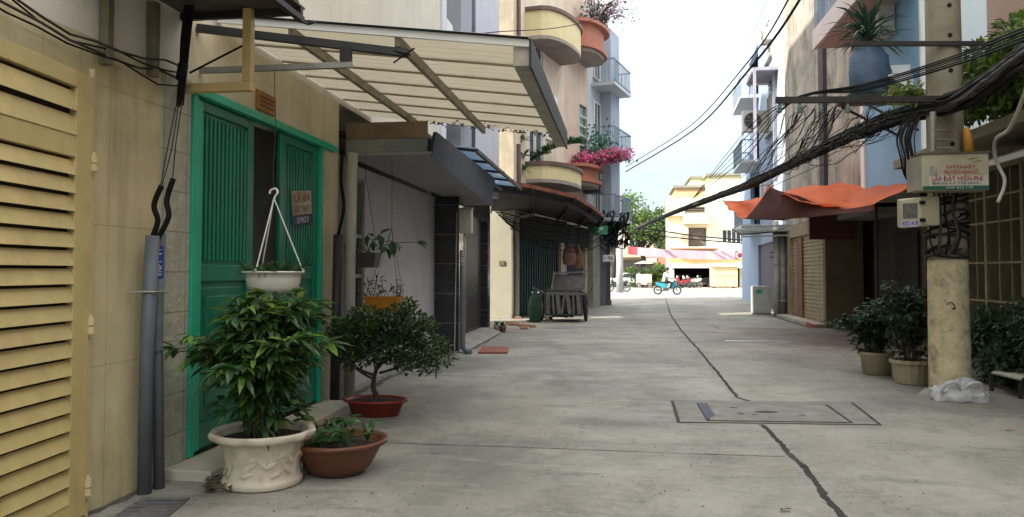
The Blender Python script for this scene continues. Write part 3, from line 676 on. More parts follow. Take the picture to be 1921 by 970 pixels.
# bonsai in red oval tray
rp = GB(706, 785, .18)
t = thing('bonsai', 'bushy small leaved bonsai tree in an oval dark red tray', 'bonsai', (rp.x, rp.y, 0))
rh = ZZ(748, 708, rp.y)
mb = MB(); sx_ = .62 / 2 * 1.0
mb.lathe([(.22, 0), (.25, .01), (.30, rh - .03), (.345, rh - .02), (.35, rh), (.33, rh + .004), (.30, rh - .008), (.28, rh - .03)], rp, 56, 1.0, .72); mb.build('tray', m_redpl, t, smooth=True)
mb = MB(); mb.lathe([(0.001, rh + .015), (.15, rh + .005), (.29, rh - .02)], rp, 32, 1, .72); mb.build('soil', m_soil, t)
def PY(a, b, dy=0): return P(a, b, Y=rp.y + dy)
tk = MB(); base = PY(706, 742)
tk.tube(smoothpath([base, PY(700, 725), PY(704, 700), PY(712, 680)]), [.03, .03, .029, .028, .027, .026, .025, .024, .023, .022, .022, .021, .02, .02, .02, .018][:16], 8)
brs = [((703, 712), (680, 700), (655, 680), (640, 640)), ((706, 700), (700, 670), (690, 640), (700, 600)), ((710, 690), (730, 660), (745, 620), (738, 575)), ((712, 700), (745, 690), (785, 675), (815, 660)), ((705, 705), (670, 690), (650, 660), (625, 625)), ((712, 685), (760, 650), (785, 640), (800, 610))]
for bi, br in enumerate(brs):
    pth = smoothpath([PY(a, b, (.12 if bi % 2 else -.12) * i) for i, (a, b) in enumerate(br)]); tk.tube(pth, [.016 - .011 * i / len(pth) for i in range(len(pth))], 7)
tk.build('trunk', m_bark, t, smooth=True)
lf = MB(); rnd = random.Random(3)
cl = [(640, 635, 36), (655, 615, 30), (690, 600, 36), (740, 592, 26), (762, 574, 20), (735, 612, 44), (770, 600, 34), (790, 630, 38), (815, 655, 34), (835, 672, 22), (700, 640, 44), (755, 650, 44), (665, 645, 36), (635, 615, 22), (805, 690, 22), (790, 665, 34), (625, 640, 16), (800, 610, 22), (720, 655, 34), (675, 585, 18), (660, 672, 28), (692, 668, 26), (640, 660, 24), (745, 676, 24), (765, 680, 26), (720, 620, 36), (690, 620, 34), (760, 625, 34)]
tw = MB()
for (a, b, r_) in cl:
    for dy in (-.22, 0.02, .24):
        c = PY(a, b, dy); rr = r_ / F * rp.y * 1.05 * (1 if dy == .02 else .85)
        for i in range(int(88 * (r_ / 34) ** 1.6)):
            v = Vector((rnd.gauss(0, 1), rnd.gauss(0, 1), rnd.gauss(0, .75))); v = v.normalized() * rr * rnd.uniform(.25, 1) ** .5 if v.length > .01 else v
            v.z *= .75
            lf.leaf(c + v, v.normalized() + Vector((rnd.uniform(-.8, .8), rnd.uniform(-.8, .8), rnd.uniform(-.2, .9))), rnd.uniform(.04, .065), rnd.uniform(.026, .038), .1)
        for i in range(3):
            tw.tube([c + Vector((0, 0, -rr * .6)), c + Vector((rnd.uniform(-1, 1), rnd.uniform(-1, 1), rnd.uniform(-.3, .8))) * rr * .8], .003, 4, cap=False)
lf.build('foliage', m_leafB, t); tw.build('twigs', m_bark, t)
bl = MB()
for i in range(260):
    a, b, r_ = rnd.choice(cl); c = PY(a, b, -.2) + Vector((rnd.uniform(-1, 1), rnd.uniform(-1, 1), rnd.uniform(-1, 1))) * r_ / F * rp.y * .8; bl.leaf(c, (rnd.uniform(-1, 1), rnd.uniform(-1, 1), .6), .03, .018, .1)
bl.build('yellow_leaves', M('yellow_buds', (.34, .30, .06), .6, .3, 10, 0, tr=.3), t)

# ------------------------------------------------ grey house 2 (ground 8.72 .. 14.3)
h2 = thing('house', 'grey fronted house with a deep metal box porch roof and black marble pier', 'house', (WL, 11.5, 0))
m_gwall = M('smooth_grey_wall', (.46, .455, .47), .6, .06, 1.5, .06, 30, dirt=.2, dcol=(.22, .21, .21), patt='tile', pcol=(.36, .355, .36), psc=(.6, .6, .004))
frg = Fr((-3.45, 0), (-3.45, 10), LEFT)
Yp = yw(828, -3.40)
mb = MB(); wall_panel(mb, frg, 8.9, Yp, 0, 2.9, holes=[(YX(664, -3.45), YX(684, -3.45), .3, 2.75)]); mb.build('grey_wall', m_gwall, h2)
mb = MB(); mb.box(-3.6, WL + .03, 8.722, 8.90, 0, 2.88); mb.build('corner_pilaster', M('blue_grey_pilaster', (.17, .19, .18), .6, .1, 3, .1, streak=.3, dcol=(.1, .1, .09)), h2, bevel=.006)
wn = MB(); a0, a1 = YX(664, -3.45), YX(684, -3.45); wn.box(-3.56, -3.55, a0 + .03, a1 - .03, .33, 2.72); win = wn.build('window', M('reflective_glass', (.03, .035, .035), .04, .4, 3, .0, spec=1), h2)
mb = MB()
for z_ in (.3, .95, 1.42, 1.95, 2.7): mb.box(-3.54, -3.48, a0, a1, z_, z_ + .05)
mb.box(-3.54, -3.47, a0 - .0, a0 + .04, .351, 2.7); mb.box(-3.54, -3.47, a1 - .04, a1, .351, 2.7); mb.build('frame', m_steel, win)
house_shell(h2, frL, 9, 16, m_cream, 8.74, 13.9, floors=(3.5, 7, 10.5))
# box canopy, built as soffit, fascia and end face
A_ = P(815, 292, z=2.9); B_ = P(922, 385, z=2.9)
bx = thing('box_porch_roof', 'boxy grey metal porch roof with a flat soffit over the grey wall', 'porch roof', (WL, 12, 2.9))
y0c = A_.y - .12
so = [(WL + .01, y0c), (A_.x, y0c), (B_.x, B_.y), (WL + .01, B_.y)]
mb = MB(); mb.prism([(*p, 2.9) for p in so], (0, 0, .03)); mb.build('soffit', M('grey_soffit', (.24, .235, .24), .6, .08, 2, .03), bx)
mb = MB(); mb.hexa([(A_.x - .05, y0c + .05, 2.931), (A_.x, y0c, 2.86), (B_.x, B_.y, 2.86), (B_.x - .05, B_.y, 2.931), (A_.x + .0, y0c + .05, 3.17), (A_.x + .05, y0c, 3.17), (B_.x + .08, B_.y, 3.46), (B_.x + .03, B_.y, 3.46)])
mb.build('fascia', M('brushed_zinc', (.055, .062, .088), .65, .4, 1.0, .1, streak=.6, dcol=(.02, .02, .03), spec=.15), bx)
mb = MB(); mb.box(WL + .01, A_.x - .06, y0c - .001, y0c + .04, 3.1, 3.30); mb.build('end_board', M('weathered_brown_board', (.2, .14, .09), .8, .3, 4, .3, dirt=.5, dcol=(.1, .08, .06)), bx)
mb = MB(); mb.box(WL + .01, A_.x - .06, y0c + .0, y0c + .05, 2.932, 3.095); mb.build('end_beam', M('peeling_grey_beam', (.16, .18, .18), .7, .2, 5, .3, dirt=.6, dcol=(.3, .27, .18)), bx)
mb = MB(); mb.prism([(p[0] - .12, p[1], 3.16 if i_ < 2 else 3.42) for i_, p in enumerate([so[0], so[1], so[2], so[3]])], (0, 0, .05)); mb.build('top', m_steeld, bx)
gc = thing('glass_canopy', 'small tilted glass canopy with dark bars on the grey porch roof', 'canopy', (-2.6, 14, 3.5))
ga, gbb, gcc_, gdd = P(868, 248, Y=13.2), P(905, 246, Y=12.9), P(940, 318, Y=18.4), P(936, 330, Y=18.0)
mb = MB(); mb.prism([(-3.25, 12.3, 3.62), (-2.3, 12.3, 3.5), (-2.35, 18.2, 3.5), (-3.25, 18.2, 3.62)], (0, 0, .012)); mb.build('glass', M('pale_blue_glass', (.45, .55, .65), .08, .1, 3, 0, tr=.6), gc)
for yy_ in (12.4, 13.8, 15.2, 16.6, 18.1):
    mb = MB(); mb.bar((-3.25, yy_, 3.60), (-2.3, yy_, 3.48), .04, .05); mb.build('bar', m_steeld, gc)
for xx_ in (-2.32, -2.8): mb = MB(); mb.bar((xx_, 12.3, 3.47), (xx_ - .03, 18.2, 3.47), .05, .06); mb.build('rail', m_steeld, gc)

# post and black conduit at corner
q = P(657, 510, X=-3.15)
t = thing('post', 'pale round post standing at the corner of the grey house', 'post', (q.x, q.y, 0))
mb = MB(); mb.tube([(q.x, q.y, 0), (q.x, q.y, 1.5), (q.x + .02, q.y, 2.9)], .062, 20); mb.build('shaft', m_pvcl, t, smooth=True); mb = MB(); mb.lathe([(.08, 0), (.08, .04), (.063, .06)], (q.x, q.y, 0), 20); mb.build('foot', m_pvcl, t)
q = P(634, 510, X=-3.17); zt_ = ZZ(440, 634, q.y)
t = thing('black_conduit', 'black conduit with a cable leaving its top beside the pale round post', 'conduit', (q.x, q.y, 0))
mb = MB(); mb.tube([(q.x - .03, q.y, 0), (q.x, q.y, zt_)], .055, 16); mb.build('pipe', M('black_pvc', (.035, .035, .035), .5, .3, 5), t, smooth=True)
mb = MB(); mb.tube(smoothpath([(q.x, q.y, zt_), P(645, 390, Y=q.y), P(640, 340, Y=q.y), P(642, 290, Y=q.y)]), .02, 8); mb.build('cable', m_cable, t, smooth=True)

# hanging dark pot and orange planter near the grey wall
Yh = 8.9
t = thing('hanging_planter', 'dark square hanging pot with trailing arrow shaped leaves beside the pale post', 'planter', P(688, 500, Y=Yh))
a_, b_ = P(665, 474, Y=Yh), P(711, 502, Y=Yh)
mb = MB(); mb.hexa([(a_.x + .03, Yh - .1, b_.z), (b_.x - .03, Yh - .1, b_.z), (b_.x - .03, Yh + .1, b_.z), (a_.x + .03, Yh + .1, b_.z), (a_.x, Yh - .13, a_.z), (b_.x, Yh - .13, a_.z), (b_.x, Yh + .13, a_.z), (a_.x, Yh + .13, a_.z)]); mb.build('pot', M('dark_pot', (.05, .05, .045), .5), t, bevel=.01)
sm = MB(); lf = MB()
for (x_, y_, l_) in ((640, 458, .2), (712, 440, .22), (735, 452, .24), (780, 455, .2), (700, 452, .18), (660, 462, .18), (725, 465, .2), (690, 440, .16), (670, 447, .15)):
    e = P(x_, y_, Y=Yh + random.uniform(-.12, .1)); s0_ = P(690, 474, Y=Yh); sm.tube(smoothpath([s0_, s0_.lerp(e, .5) + Vector((0, 0, .05)), e]), .004, 5)
    for k in range(3): lf.leaf(e, (e.x - s0_.x + random.uniform(-.3, .3), random.uniform(-.6, .6), random.uniform(-.9, .3)), l_ * random.uniform(.6, 1), l_ * .42, .3)
lf.build('leaves', m_leafC, t); sm.build('stems', m_leafC, t)
mb = MB(); mb.tube([P(670, 474, Y=Yh), P(686, 330, Y=Yh), Vector((P(686, 330, Y=Yh).x, Yh, 2.93))], .003, 4); mb.tube([P(708, 474, Y=Yh), P(686, 330, Y=Yh)], .003, 4); mb.build('wire', m_cableg, t)
Yo = 9.4
t = thing('hanging_planter', 'bright orange rectangular hanging planter above the bonsai', 'planter', P(722, 585, Y=Yo))
a_, b_ = P(688, 557, Y=Yo), P(755, 588, Y=Yo)
mb = MB(); mb.hexa([(a_.x + .06, Yo - .09, b_.z), (b_.x - .04, Yo - .09, b_.z), (b_.x - .04, Yo + .09, b_.z), (a_.x + .06, Yo + .09, b_.z), (a_.x, Yo - .13, a_.z), (b_.x, Yo - .13, a_.z), (b_.x, Yo + .13, a_.z), (a_.x, Yo + .13, a_.z)]); mb.build('trough', M('orange_plastic', (.62, .24, .025), .45, .08, 5, 0), t, bevel=.012)
mb = MB(); mb.box(a_.x - .012, b_.x + .012, Yo - .142, Yo + .142, a_.z - .012, a_.z + .008); mb.build('rim', MC['orange_plastic'], t, bevel=.004)
mb = MB(); tp = P(735, 430, Y=Yo); 
for xx in (a_.x + .02, b_.x - .02):
    for yy in (-.12, .12): mb.tube([(xx, Yo + yy, a_.z), tp], .0025, 4)
mb.tube([tp, (tp.x, Yo, 2.9)], .0025, 4); mb.build('strings', m_cableg, t)
lf = MB(); sm = MB()
for i in range(16):
    s0_ = Vector((random.uniform(a_.x, b_.x), Yo, a_.z)); e = s0_ + Vector((random.uniform(-.2, .1), random.uniform(-.1, .1), random.uniform(.04, .26))); sm.tube([s0_, e], .004, 4)
    for k in range(4): lf.leaf(e.lerp(s0_, random.random() * .6), (random.uniform(-1, 1), random.uniform(-1, 1), random.uniform(-.2, .6)), .09, .035, .3)
lf.build('leaves', m_leafC, t); sm.build('stems', m_stem, t)

# ------------------------------------------------ house 3 : pale blue, black marble pier, dark shutter
h3 = thing('house', 'pale grey blue narrow house with a dark shuttered doorway beside the black pier', 'house', (WL, 17, 0))
m_marb = M('black_marble', (.018, .019, .024), .12, .5, 3, 0, spec=.7, patt='tile', pcol=(.16, .16, .17), psc=(.8, .55, .006))
Ypp = P(843, 662, z=0).y
mb = MB(); mb.box(-3.46, XY(861, Ypp), Ypp, Ypp + .4, 0, 2.88); mb.build('marble_pier', m_marb, h3, bevel=.004)
Yd0, Yd1 = Ypp + .4, yw(915)
fr3 = Fr((WL, 0), (WL, 10), LEFT)
mb = MB(); wall_panel(mb, fr3, Yd0, Yd1, 2.75, 3.5, n0=-.3); wall_panel(mb, fr3, Yd1, Yd1 + .35, 0, 3.5, n0=-.3); mb.build('ground_wall', m_marb, h3)
mb = MB(); mb.box(-3.5, -3.46, Yd0, Yd1, .12, 2.75)
for i in range(24): mb.box(-3.46, -3.445, Yd0, Yd1, .14 + i * .108, .14 + i * .108 + .06)
mb.build('shutter', M('dark_brown_shutter', (.022, .018, .018), .4, .3, 4), h3)
mb = MB(); mb.box(-3.452, -3.44, Yd0 + 1.4, Yd0 + 1.75, 1.62, 1.78); mb.build('notice_plate', m_steel, h3)
mb = MB(); mb.box(-3.5, WL - .31, Yd0, Yd1, 0, .12); mb.hexa([(WL + .0, Yd0 - .3, 0), (WL + .4, Yd0 - .3, 0), (WL + .35, Yd1, 0), (WL, Yd1, 0), (WL + .0, Yd0 - .3, .12), (WL + .32, Yd0 - .3, .05), (WL + .25, Yd1, .05), (WL, Yd1, .12)])
mb.box(WL - .299, WL - .001, Yd0, Yd1, 0, .118); mb.build('door_ramp', m_conc, h3, bevel=.01)
m_pblue = M('pale_grey_blue_render', (.50, .51, .58), .85, .06, 1.5, .08, streak=.15, dcol=(.36, .36, .42))
yb0, yb1 = yw(884), yw(936)
mb = MB(); wall_panel(mb, fr3, yb0, yb1, 3.5, 16, n0=-.25); wall_panel(mb, fr3, 13.92, yb0, 3.5, 16, n0=-1.25, n1=-1.05)
wall_panel(mb, fr3, Yd1 + .35, yb1, 0, 3.5, n0=-1.2, n1=-.9)
mb.build('upper_wall', m_pblue, h3)
mb = MB(); mb.box(-8, WL - 1.25, 13.92, 14.08, 3.5, 16); mb.box(-8, -3.56, yb1 - .2, yb1 - .002, 0, 16); mb.box(-8, -7.8, 14, yb1 - .2, 0, 16); mb.box(-7.8, WL - .301, 14.08, yb1 - .21, 3.4, 3.49); mb.box(WL - 1.04, WL - .252, yb0 + .0, yb0 + .15, 3.5, 16); mb.build('side_walls', M('grey_side_render', (.33, .34, .36), .85, .08, 1.5, .1), h3)
mb = MB(); mb.box(-8, WL, 13.92, yb1, 16, 16.15); mb.build('roof', m_conc, h3)
mb = MB(); yq = yw(851); mb.prism([(WL - .98, 13.95, 4.9), (WL - .02, 13.95, 4.9), (WL - .02, yb0 - .2, 4.9), (WL - .98, yb0 - .2, 4.9)], (0, 0, .1)); mb.build('balcony_slab', m_white, h3)
mb = MB(); mb.hexa([(WL - .1, yw(838), 5.0), (WL - .04, yw(838), 5.0), (WL - .04, yw(878), 5.0), (WL - .1, yw(878), 5.0), (WL - .1, yw(841), 6.45), (WL - .04, yw(841), 6.45), (WL - .04, yw(851), 6.45), (WL - .1, yw(851), 6.45)]); mb.build('white_gable_panel', m_white, h3)
mb = MB(); mb.box(WL - .10, WL + .03, 13.92, 14.25, 3.52, 16.0); mb.build('corner_trim', M('lilac_white_trim', (.66, .66, .72), .7, .05), h3)
mb = MB(); mb.box(WL - .9, WL - .4, yw(830), yw(838), 5.0, 6.7); mb.build('dark_opening', m_black, h3)
mb = MB(); mb.tube([(WL + .03, yb0 + .05, 3.5), (WL + .03, yb0 + .05, 16)], .05, 8); mb.build('downpipe', M('grey_blue_pipe', (.22, .22, .27), .6), h3, smooth=True)

# meter box and conduit, white thin pipe
q = P(868, 660, z=0); q.y = Ypp - .12; q.x = XY(868, q.y)
t = thing('meter_conduit', 'dark grey conduit topped by a cream meter box in front of the dark shutter', 'meter box', (q.x, q.y, 0))
zt_ = ZZ(438, 868, q.y)
mb = MB(); mb.tube([(q.x + .15, q.y - .1, .04), (q.x + .06, q.y, .06), (q.x, q.y, .14), (q.x, q.y, 1.0), (q.x, q.y, 1.9)], .055, 16); mb.build('pipe', m_pvc, t, smooth=True)
mb = MB(); mb.tube([(q.x + .04, q.y, 1.2), (q.x + .04, q.y, zt_)], .02, 10); mb.build('upper_pipe', m_pvcl, t, smooth=True)
a_, b_ = P(862, 393, Y=q.y), P(886, 438, Y=q.y)
mb = MB(); mb.box(a_.x, b_.x, q.y - .08, q.y + .08, b_.z, a_.z); mb.build('box', M('cream_metal_box', (.42, .41, .34), .5, .08, 5, .03, dirt=.2), t, bevel=.012)
mb = MB(); mb.box(a_.x - .01, b_.x + .01, q.y - .09, q.y + .09, a_.z + .002, a_.z + .03); mb.build('cap', m_steel, t)
sticker(t, Vector((q.x, q.y, 0)), .058, ZZ(500, 868, q.y), ZZ(455, 868, q.y), Vector((0, 0, 0)) - Vector((q.x, q.y, 0)), 'CẤP NƯỚC', False)
t = tag(MB().tube([(XY(853, Ypp - .04), Ypp - .04, 0), (XY(857, Ypp - .04), Ypp - .04, 2.6)], .012, 8).build('pipe', m_pvcl), 'thin pale pipe running up the face of the black marble pier', 'pipe')
# concrete foot below the conduit, brick slab
q = G(862, 661); t = tag(MB().lathe([(.3, 0), (.28, .03), (.2, .04)], (q.x, q.y, 0), 14, 1, .5).build('cement_pad', m_conc), 'low rough cement pad at the foot of the meter box conduit', 'cement pad')
a_ = G(895, 664); b_ = G(953, 656); mb = MB(); mb.hexa([(p.x, p.y, z_) for z_ in (0, .035) for p in (G(897, 664), G(952, 664), G(954, 654), G(905, 653))]); tag(mb.build('brick_slab', M('red_brick_slab', (.24, .085, .06), .9, .2, 10, .5, 30)), 'flat red brown slab lying on the floor beside the shuttered doorway', 'slab')
for (px_, py_, s_, lab) in ((932, 620, .09, 'small grey clay pot with a sprig nearest the dark shutter'), (943, 623, .1, 'small red clay pot with a sprig standing right of the grey one')):
    q = G(px_, py_); t = thing('small_pot', lab, 'potted plant', q, 'small pots by the shutter')
    MB().lathe([(s_ * .7, 0), (s_, s_ * 1.6), (s_ * .9, s_ * 1.6), (s_ * .8, s_ * 1.3)], q, 14).build('pot', m_terra if 'red' in lab else m_conc, t, smooth=True)
    lf = MB()
    for i in range(14): lf.leaf(q + Vector((0, 0, s_ * 1.4)), (random.uniform(-1, 1), random.uniform(-1, 1), random.uniform(.4, 2)), .16, .035, .3)
    lf.build('leaves', m_leafC, t)
# broken bricks
for i in range(9):
    q = G(955 + i * 5.6, random.uniform(598, 618)); mb = MB(); qq = Quaternion((0, 0, 1), random.uniform(0, 3)) @ Quaternion((1, 0, 0), random.uniform(-.15, .15)); L_ = random.uniform(.12, .24)
    mb.obox(q + Vector((0, 0, .035)), L_, .11, .06, qq); tag(mb.build('broken_brick', M('dusty_brick', (.33, .16, .10), .95, .3, 8, .6, 20, dirt=.4, dcol=(.4, .35, .3)), bevel=.008), 'broken red brick among rubble by the cream wall corner', 'brick', 'broken bricks by the cream wall')

# ------------------------------------------------ house A: cream with curved balconies; angled facade
cA = G(965, 597); cB0 = G(920, 597)
K = Vector((cA.x, cA.y, 0)); FD = (G(1140, 572) - K); FD.z = 0
def fpt(s_): return K + FD.normalized() * s_
sA, sB, sC, sD = 0, 5.0, 8.0, FD.length + .4
m_pink = M('cream_pink_render', (.68, .57, .45), .85, .08, 1.5, .12, streak=.5, dirt=.25, dcol=(.42, .33, .25))
m_yel = M('pale_yellow_render', (.68, .58, .33), .8, .06, 3, .08, streak=.25, dcol=(.45, .38, .25))
m_brn = M('brown_trim', (.13, .085, .07), .6, .2, 4, .1)
hA = thing('house', 'cream pink house with two curved yellow balconies trimmed in brown', 'house', (K.x, K.y, 0))
frA = Fr(K, fpt(sB), LEFT)
def frx(a, b): return Fr(fpt(a), fpt(b), LEFT)
mb = MB(); Kz = Vector((K.x - 4.5, K.y, 0)); frE = Fr(Kz, (K.x, K.y), LEFT); wall_panel(mb, frE, 0, frE.L, 0, 3.6, n0=-.2); mb.build('end_wall', M('old_cream_paint', (.34, .32, .25), .8, .08, 1.5, .1, streak=.3, dcol=(.3, .28, .2)), hA)
mb = MB(); wall_panel(mb, frA, 0.05, sB, 0, 16, holes=[(.35, 4.6, 0, 2.9), (1.2, 2.7, 4.3, 6.6), (1.2, 2.7, 8.2, 10.6)]); wall_panel(mb, frE, 0, frE.L, 3.6, 16, n0=-.2); mb.build('upper_wall', m_pink, hA)
house_shell(hA, Fr(fpt(.25), fpt(sB), LEFT), 4.2, 16, m_pink, floors=(3.7, 8, 12))
# worn strip near the left edge and brown corner post
mb = MB(); wall_panel(mb, frE, frE.L - .9, frE.L - .02, 4.2, 16, n0=.001, n1=.03); mb.build('worn_panel', M('worn_cream_panel', (.40, .34, .25), .9, .2, 1.2, .3, streak=.7, dcol=(.27, .23, .17), dirt=.4), hA)
q0, q1 = P(988, 100, Y=K.y + .6), P(988, -60, Y=K.y + .6)
mb = MB(); mb.fb(frA, .18, .34, .0, .09, 7.2, 16); mb.fb(frA, .18, .34, .0, .09, 3.9, 5.7); mb.build('brown_post', m_brn, hA)
def balcony(parent, fr, s0, s1, proj, z0, z1, mat, trim, soff, steps=14, lip=.07, rows=1):
    def arc(e, z, inner=0):
        out = []
        for i in range(steps + 1):
            a = PI * i / steps; cs = (s0 + s1) / 2; hw = (s1 - s0) / 2
            out.append(fr.p(cs - math.cos(a) * (hw + e), .002 + (math.sin(a) ** .5 if 0 < a < PI else 0) * (proj + e), z))
        return out
    def band(mb, e0, e1, za, zb_):
        o0, o1, i0, i1 = arc(e1, za), arc(e1, zb_), arc(e0, za), arc(e0, zb_)
        for i in range(steps):
            mb.hexa([i0[i], i0[i + 1], o0[i + 1], o0[i], i1[i], i1[i + 1], o1[i + 1], o1[i]])
    mb = MB(); lo = arc(0, z0); hi = arc(0, z0 + .12)
    mb.prism(list(reversed(lo)), (0, 0, .12)); b = mb.build('balcony', soff, parent)
    mb = MB(); band(mb, -.1, .0, z0 + .121, z1); mb.build('parapet', mat, b, smooth=False)
    mb = MB(); band(mb, -.14, lip, z1 + .001, z1 + .13)
    if rows > 1: band(mb, -.02, lip * .6, z0 + .13, z0 + .28)
    mb.build('rim', trim, b); return b
m_soff = M('balcony_soffit', (.30, .26, .23), .85, .15, 2, .2)
zA2 = P(1030, 112, Y=27).z
sb0, sb1 = 1.0, 4.6
balcony(hA, frA, sb0, sb1, 1.15, zA2 + .38, zA2 + 1.36, m_yel, m_brn, m_soff)
zA1 = P(1030, 357, Y=27).z
balcony(hA, frA, sb0, sb1, 1.15, zA1 + .14, zA1 + .72, m_yel, m_brn, m_soff)
for (s0_, z0_, z1_) in ((1.2, 4.3, 6.6), (1.2, 8.2, 10.6)):
    mb = MB(); mb.fb(frA, s0_, s0_ + 1.5, -.12, -.1, z0_, z1_); wd = mb.build('window', glassy('dark_glass'), hA)
    mb = MB(); mb.fb(frA, s0_, s0_ + .07, -.09, .03, z0_, z1_); mb.fb(frA, s0_ + 1.43, s0_ + 1.5, -.09, .03, z0_, z1_); mb.fb(frA, s0_ + .07, s0_ + 1.43, -.09, .03, z1_ - .07, z1_); mb.fb(frA, s0_ + .7, s0_ + .78, -.09, -.02, z0_, z1_ - .07); mb.build('frame', m_white, wd)
# louvred white window
c0 = P(1022, 150, X=frA.p(3.1, 0, 0).x); 
mb = MB(); mb.fb(frA, 2.9, 4.0, .001, .08, 6.3, 8.0); w_ = mb.build('window', m_white, hA)
mb = MB()
for i in range(14): mb.fb(frA, 3.0, 3.42, .081, .10, 6.4 + i * .11, 6.46 + i * .11)
mb.build('louvres', m_steeld, w_)
# ground doors of house A
mb = MB(); mb.fb(frA, .35, 4.6, -.15, -.12, .0, 2.9)
for i in range(18): mb.fb(frA, .37 + i * .235, .44 + i * .235, -.119, -.09, .02, 2.88)
mb.build('folding_door', M('dark_teal_door', (.012, .045, .04), .5, .3, 3, .1), hA)
mb = MB(); mb.fb(frA, .06, .3, .002, .05, 0, 3.4); mb.build('pipe_trim', m_pvcl, hA)
q = fpt(.0); t = tag(MB().tube(smoothpath([(K.x - .02, K.y - .1, 0), (K.x - .02, K.y - .1, 1.5), (K.x - .02, K.y - .1, 3.0), (K.x + .2, K.y - .15, 3.25), (K.x + .6, K.y - .2, 3.35)]), .06, 10).build('drain_pipe', M('brown_pipe', (.1, .08, .06), .6), smooth=True), 'brown drain pipe on the corner of the cream end wall', 'pipe')
mb = MB(); mb.box(K.x - .5, K.x - .32, K.y - .04, K.y - .0, 1.72, 1.86); tag(mb.build('socket_box', M('dark_olive_box', (.12, .11, .07), .6)), 'small dark box on the cream end wall', 'switch box')

# ------------------------------------------------ house B: terracotta balconies
hB = thing('house', 'peach house with two terracotta flower balconies', 'house', fpt(sB)); frB = frx(sB + .01, sC)
m_peach = M('peach_render', (.60, .46, .36), .85, .08, 1.5, .12, streak=.4, dcol=(.4, .3, .24))
m_tc = M('terracotta_paint', (.40, .15, .095), .75, .1, 3, .12, streak=.3, dcol=(.25, .09, .06))
mb = MB(); wall_panel(mb, frB, 0, frB.L, 0, 13.6, holes=[(.3, 2.6, 0, 2.9), (1.9, 2.9, 6.2, 8.4)]); mb.build('front_wall', m_peach, hB)
house_shell(hB, frB, 5, 13.6, m_peach, floors=(3.7, 9))
z2 = P(1100, 130, Y=31).z; z1_ = P(1085, 360, Y=31).z
bb2 = balcony(hB, frB, .1, 2.8, 1.05, z2 + .42, z2 + 1.5, m_tc, m_tc, m_soff, rows=2, lip=.22)
bb1 = balcony(hB, frB, .1, 2.5, .85, z1_ + .15, z1_ + .85, m_tc, m_tc, m_soff, rows=2, lip=.2)
mb = MB(); mb.fb(frB, .2, 2.7, -.14, -.1, 0, 2.9); mb.build('shutter', M('dark_green_shutter', (.02, .06, .04), .5, .4, 4), hB)
mb = MB(); mb.fb(frB, 1.9, 2.9, -.12, -.1, 6.2, 8.4); wd = mb.build('window', M('teal_glass', (.06, .16, .15), .2), hB)
mb = MB(); 
for i in range(5): mb.fb(frB, 1.9, 2.9, .0, .03, 6.3 + i * .4, 6.34 + i * .4)
mb.build('bars', m_white, wd)
mb = MB(); mb.hexa([frB.p(1.6, .0, 6.05), frB.p(3.0, .0, 6.05), frB.p(3.0, 1.0, 5.9), frB.p(1.6, 1.0, 5.9), frB.p(1.6, .0, 6.12), frB.p(3.0, .0, 6.12), frB.p(3.0, 1.0, 5.96), frB.p(1.6, 1.0, 5.96)]); mb.build('teal_ledge', M('teal_paint', (.16, .40, .36), .6), hB)
mb = MB(); mb.fb(frB, 1.0, 2.4, .002, .6, 4.9, 5.55); mb.build('boxed_ledge', m_peach, hB)
mb = MB(); mb.fb(frB, 2.3, 2.9, .002, .75, 4.75, 5.3); mb.build('dark_ledge', M('dark_grey_board', (.1, .09, .09), .8), hB)

mb = MB(); wall_panel(mb, frA, .36, 5.0, 2.62, 3.42, n0=.002, n1=.1); wall_panel(mb, frB, .0, 2.95, 2.5, 3.3, n0=.004, n1=.1); mb.build('shade_board', M('shade_board', (.035, .035, .035), .85, .4, 3, .3, dirt=.4, dcol=(.07, .06, .05)), hB)  # dark overlay painting in the shade under the shop awning
# bougainvillea
def flowers(name, label, c, rx, ry, rz, nf, nl, fm, base, fs=.06, seed=0, tw=14):
    t = thing(name, label, 'flowers', base); rnd = random.Random(seed); sm = MB(); f_ = MB(); l_ = MB(); ends = []
    for i in range(tw):
        a = rnd.uniform(0, 2 * PI); e = Vector(c) + Vector((math.cos(a) * rx, math.sin(a) * ry, rnd.uniform(-.6, 1) * rz)) * rnd.uniform(.5, 1)
        pth = smoothpath([base, Vector(base).lerp(e, .5) + Vector((0, 0, rz * .5)), e], 5); sm.tube(pth, [.018 - .013 * j / len(pth) for j in range(len(pth))], 5); ends += pth[3:]
    for i in range(nf):
        p = rnd.choice(ends) + Vector((rnd.gauss(0, 1) * rx, rnd.gauss(0, 1) * ry, rnd.gauss(0, 1) * rz)) * .16; f_.dleaf(p, (rnd.uniform(-1, 1), rnd.uniform(-1, 1), rnd.uniform(-1, 1)), fs * rnd.uniform(.7, 1.5), fs)
    for i in range(nl):
        p = rnd.choice(ends) + Vector((rnd.gauss(0, 1) * rx, rnd.gauss(0, 1) * ry, rnd.gauss(0, 1) * rz)) * .18; l_.dleaf(p, (rnd.uniform(-1, 1), rnd.uniform(-1, 1), rnd.uniform(-1, 1)), fs * 1.6, fs * .8)
    sm.build('branches', m_bark, t); f_.build('blossom', fm, t); l_.build('leaves', m_leafT, t)
m_mag = M('magenta_petals', (.80, .17, .38), .6, .3, 8, 0, tr=.4); m_palep = M('pale_pink_petals', (.62, .38, .46), .6, .3, 8, 0, tr=.4)
fb_ = frB.p(1.3, .5, z1_ + .8)
flowers('bougainvillea', 'bright magenta bougainvillea spilling over the lower terracotta balcony', fb_ + Vector((.35, .3, .45)), 1.35, 1.0, .45, 2400, 900, m_mag, fb_, .12, 2, 22)
fb2 = frB.p(1.6, .7, z2 + 1.4)
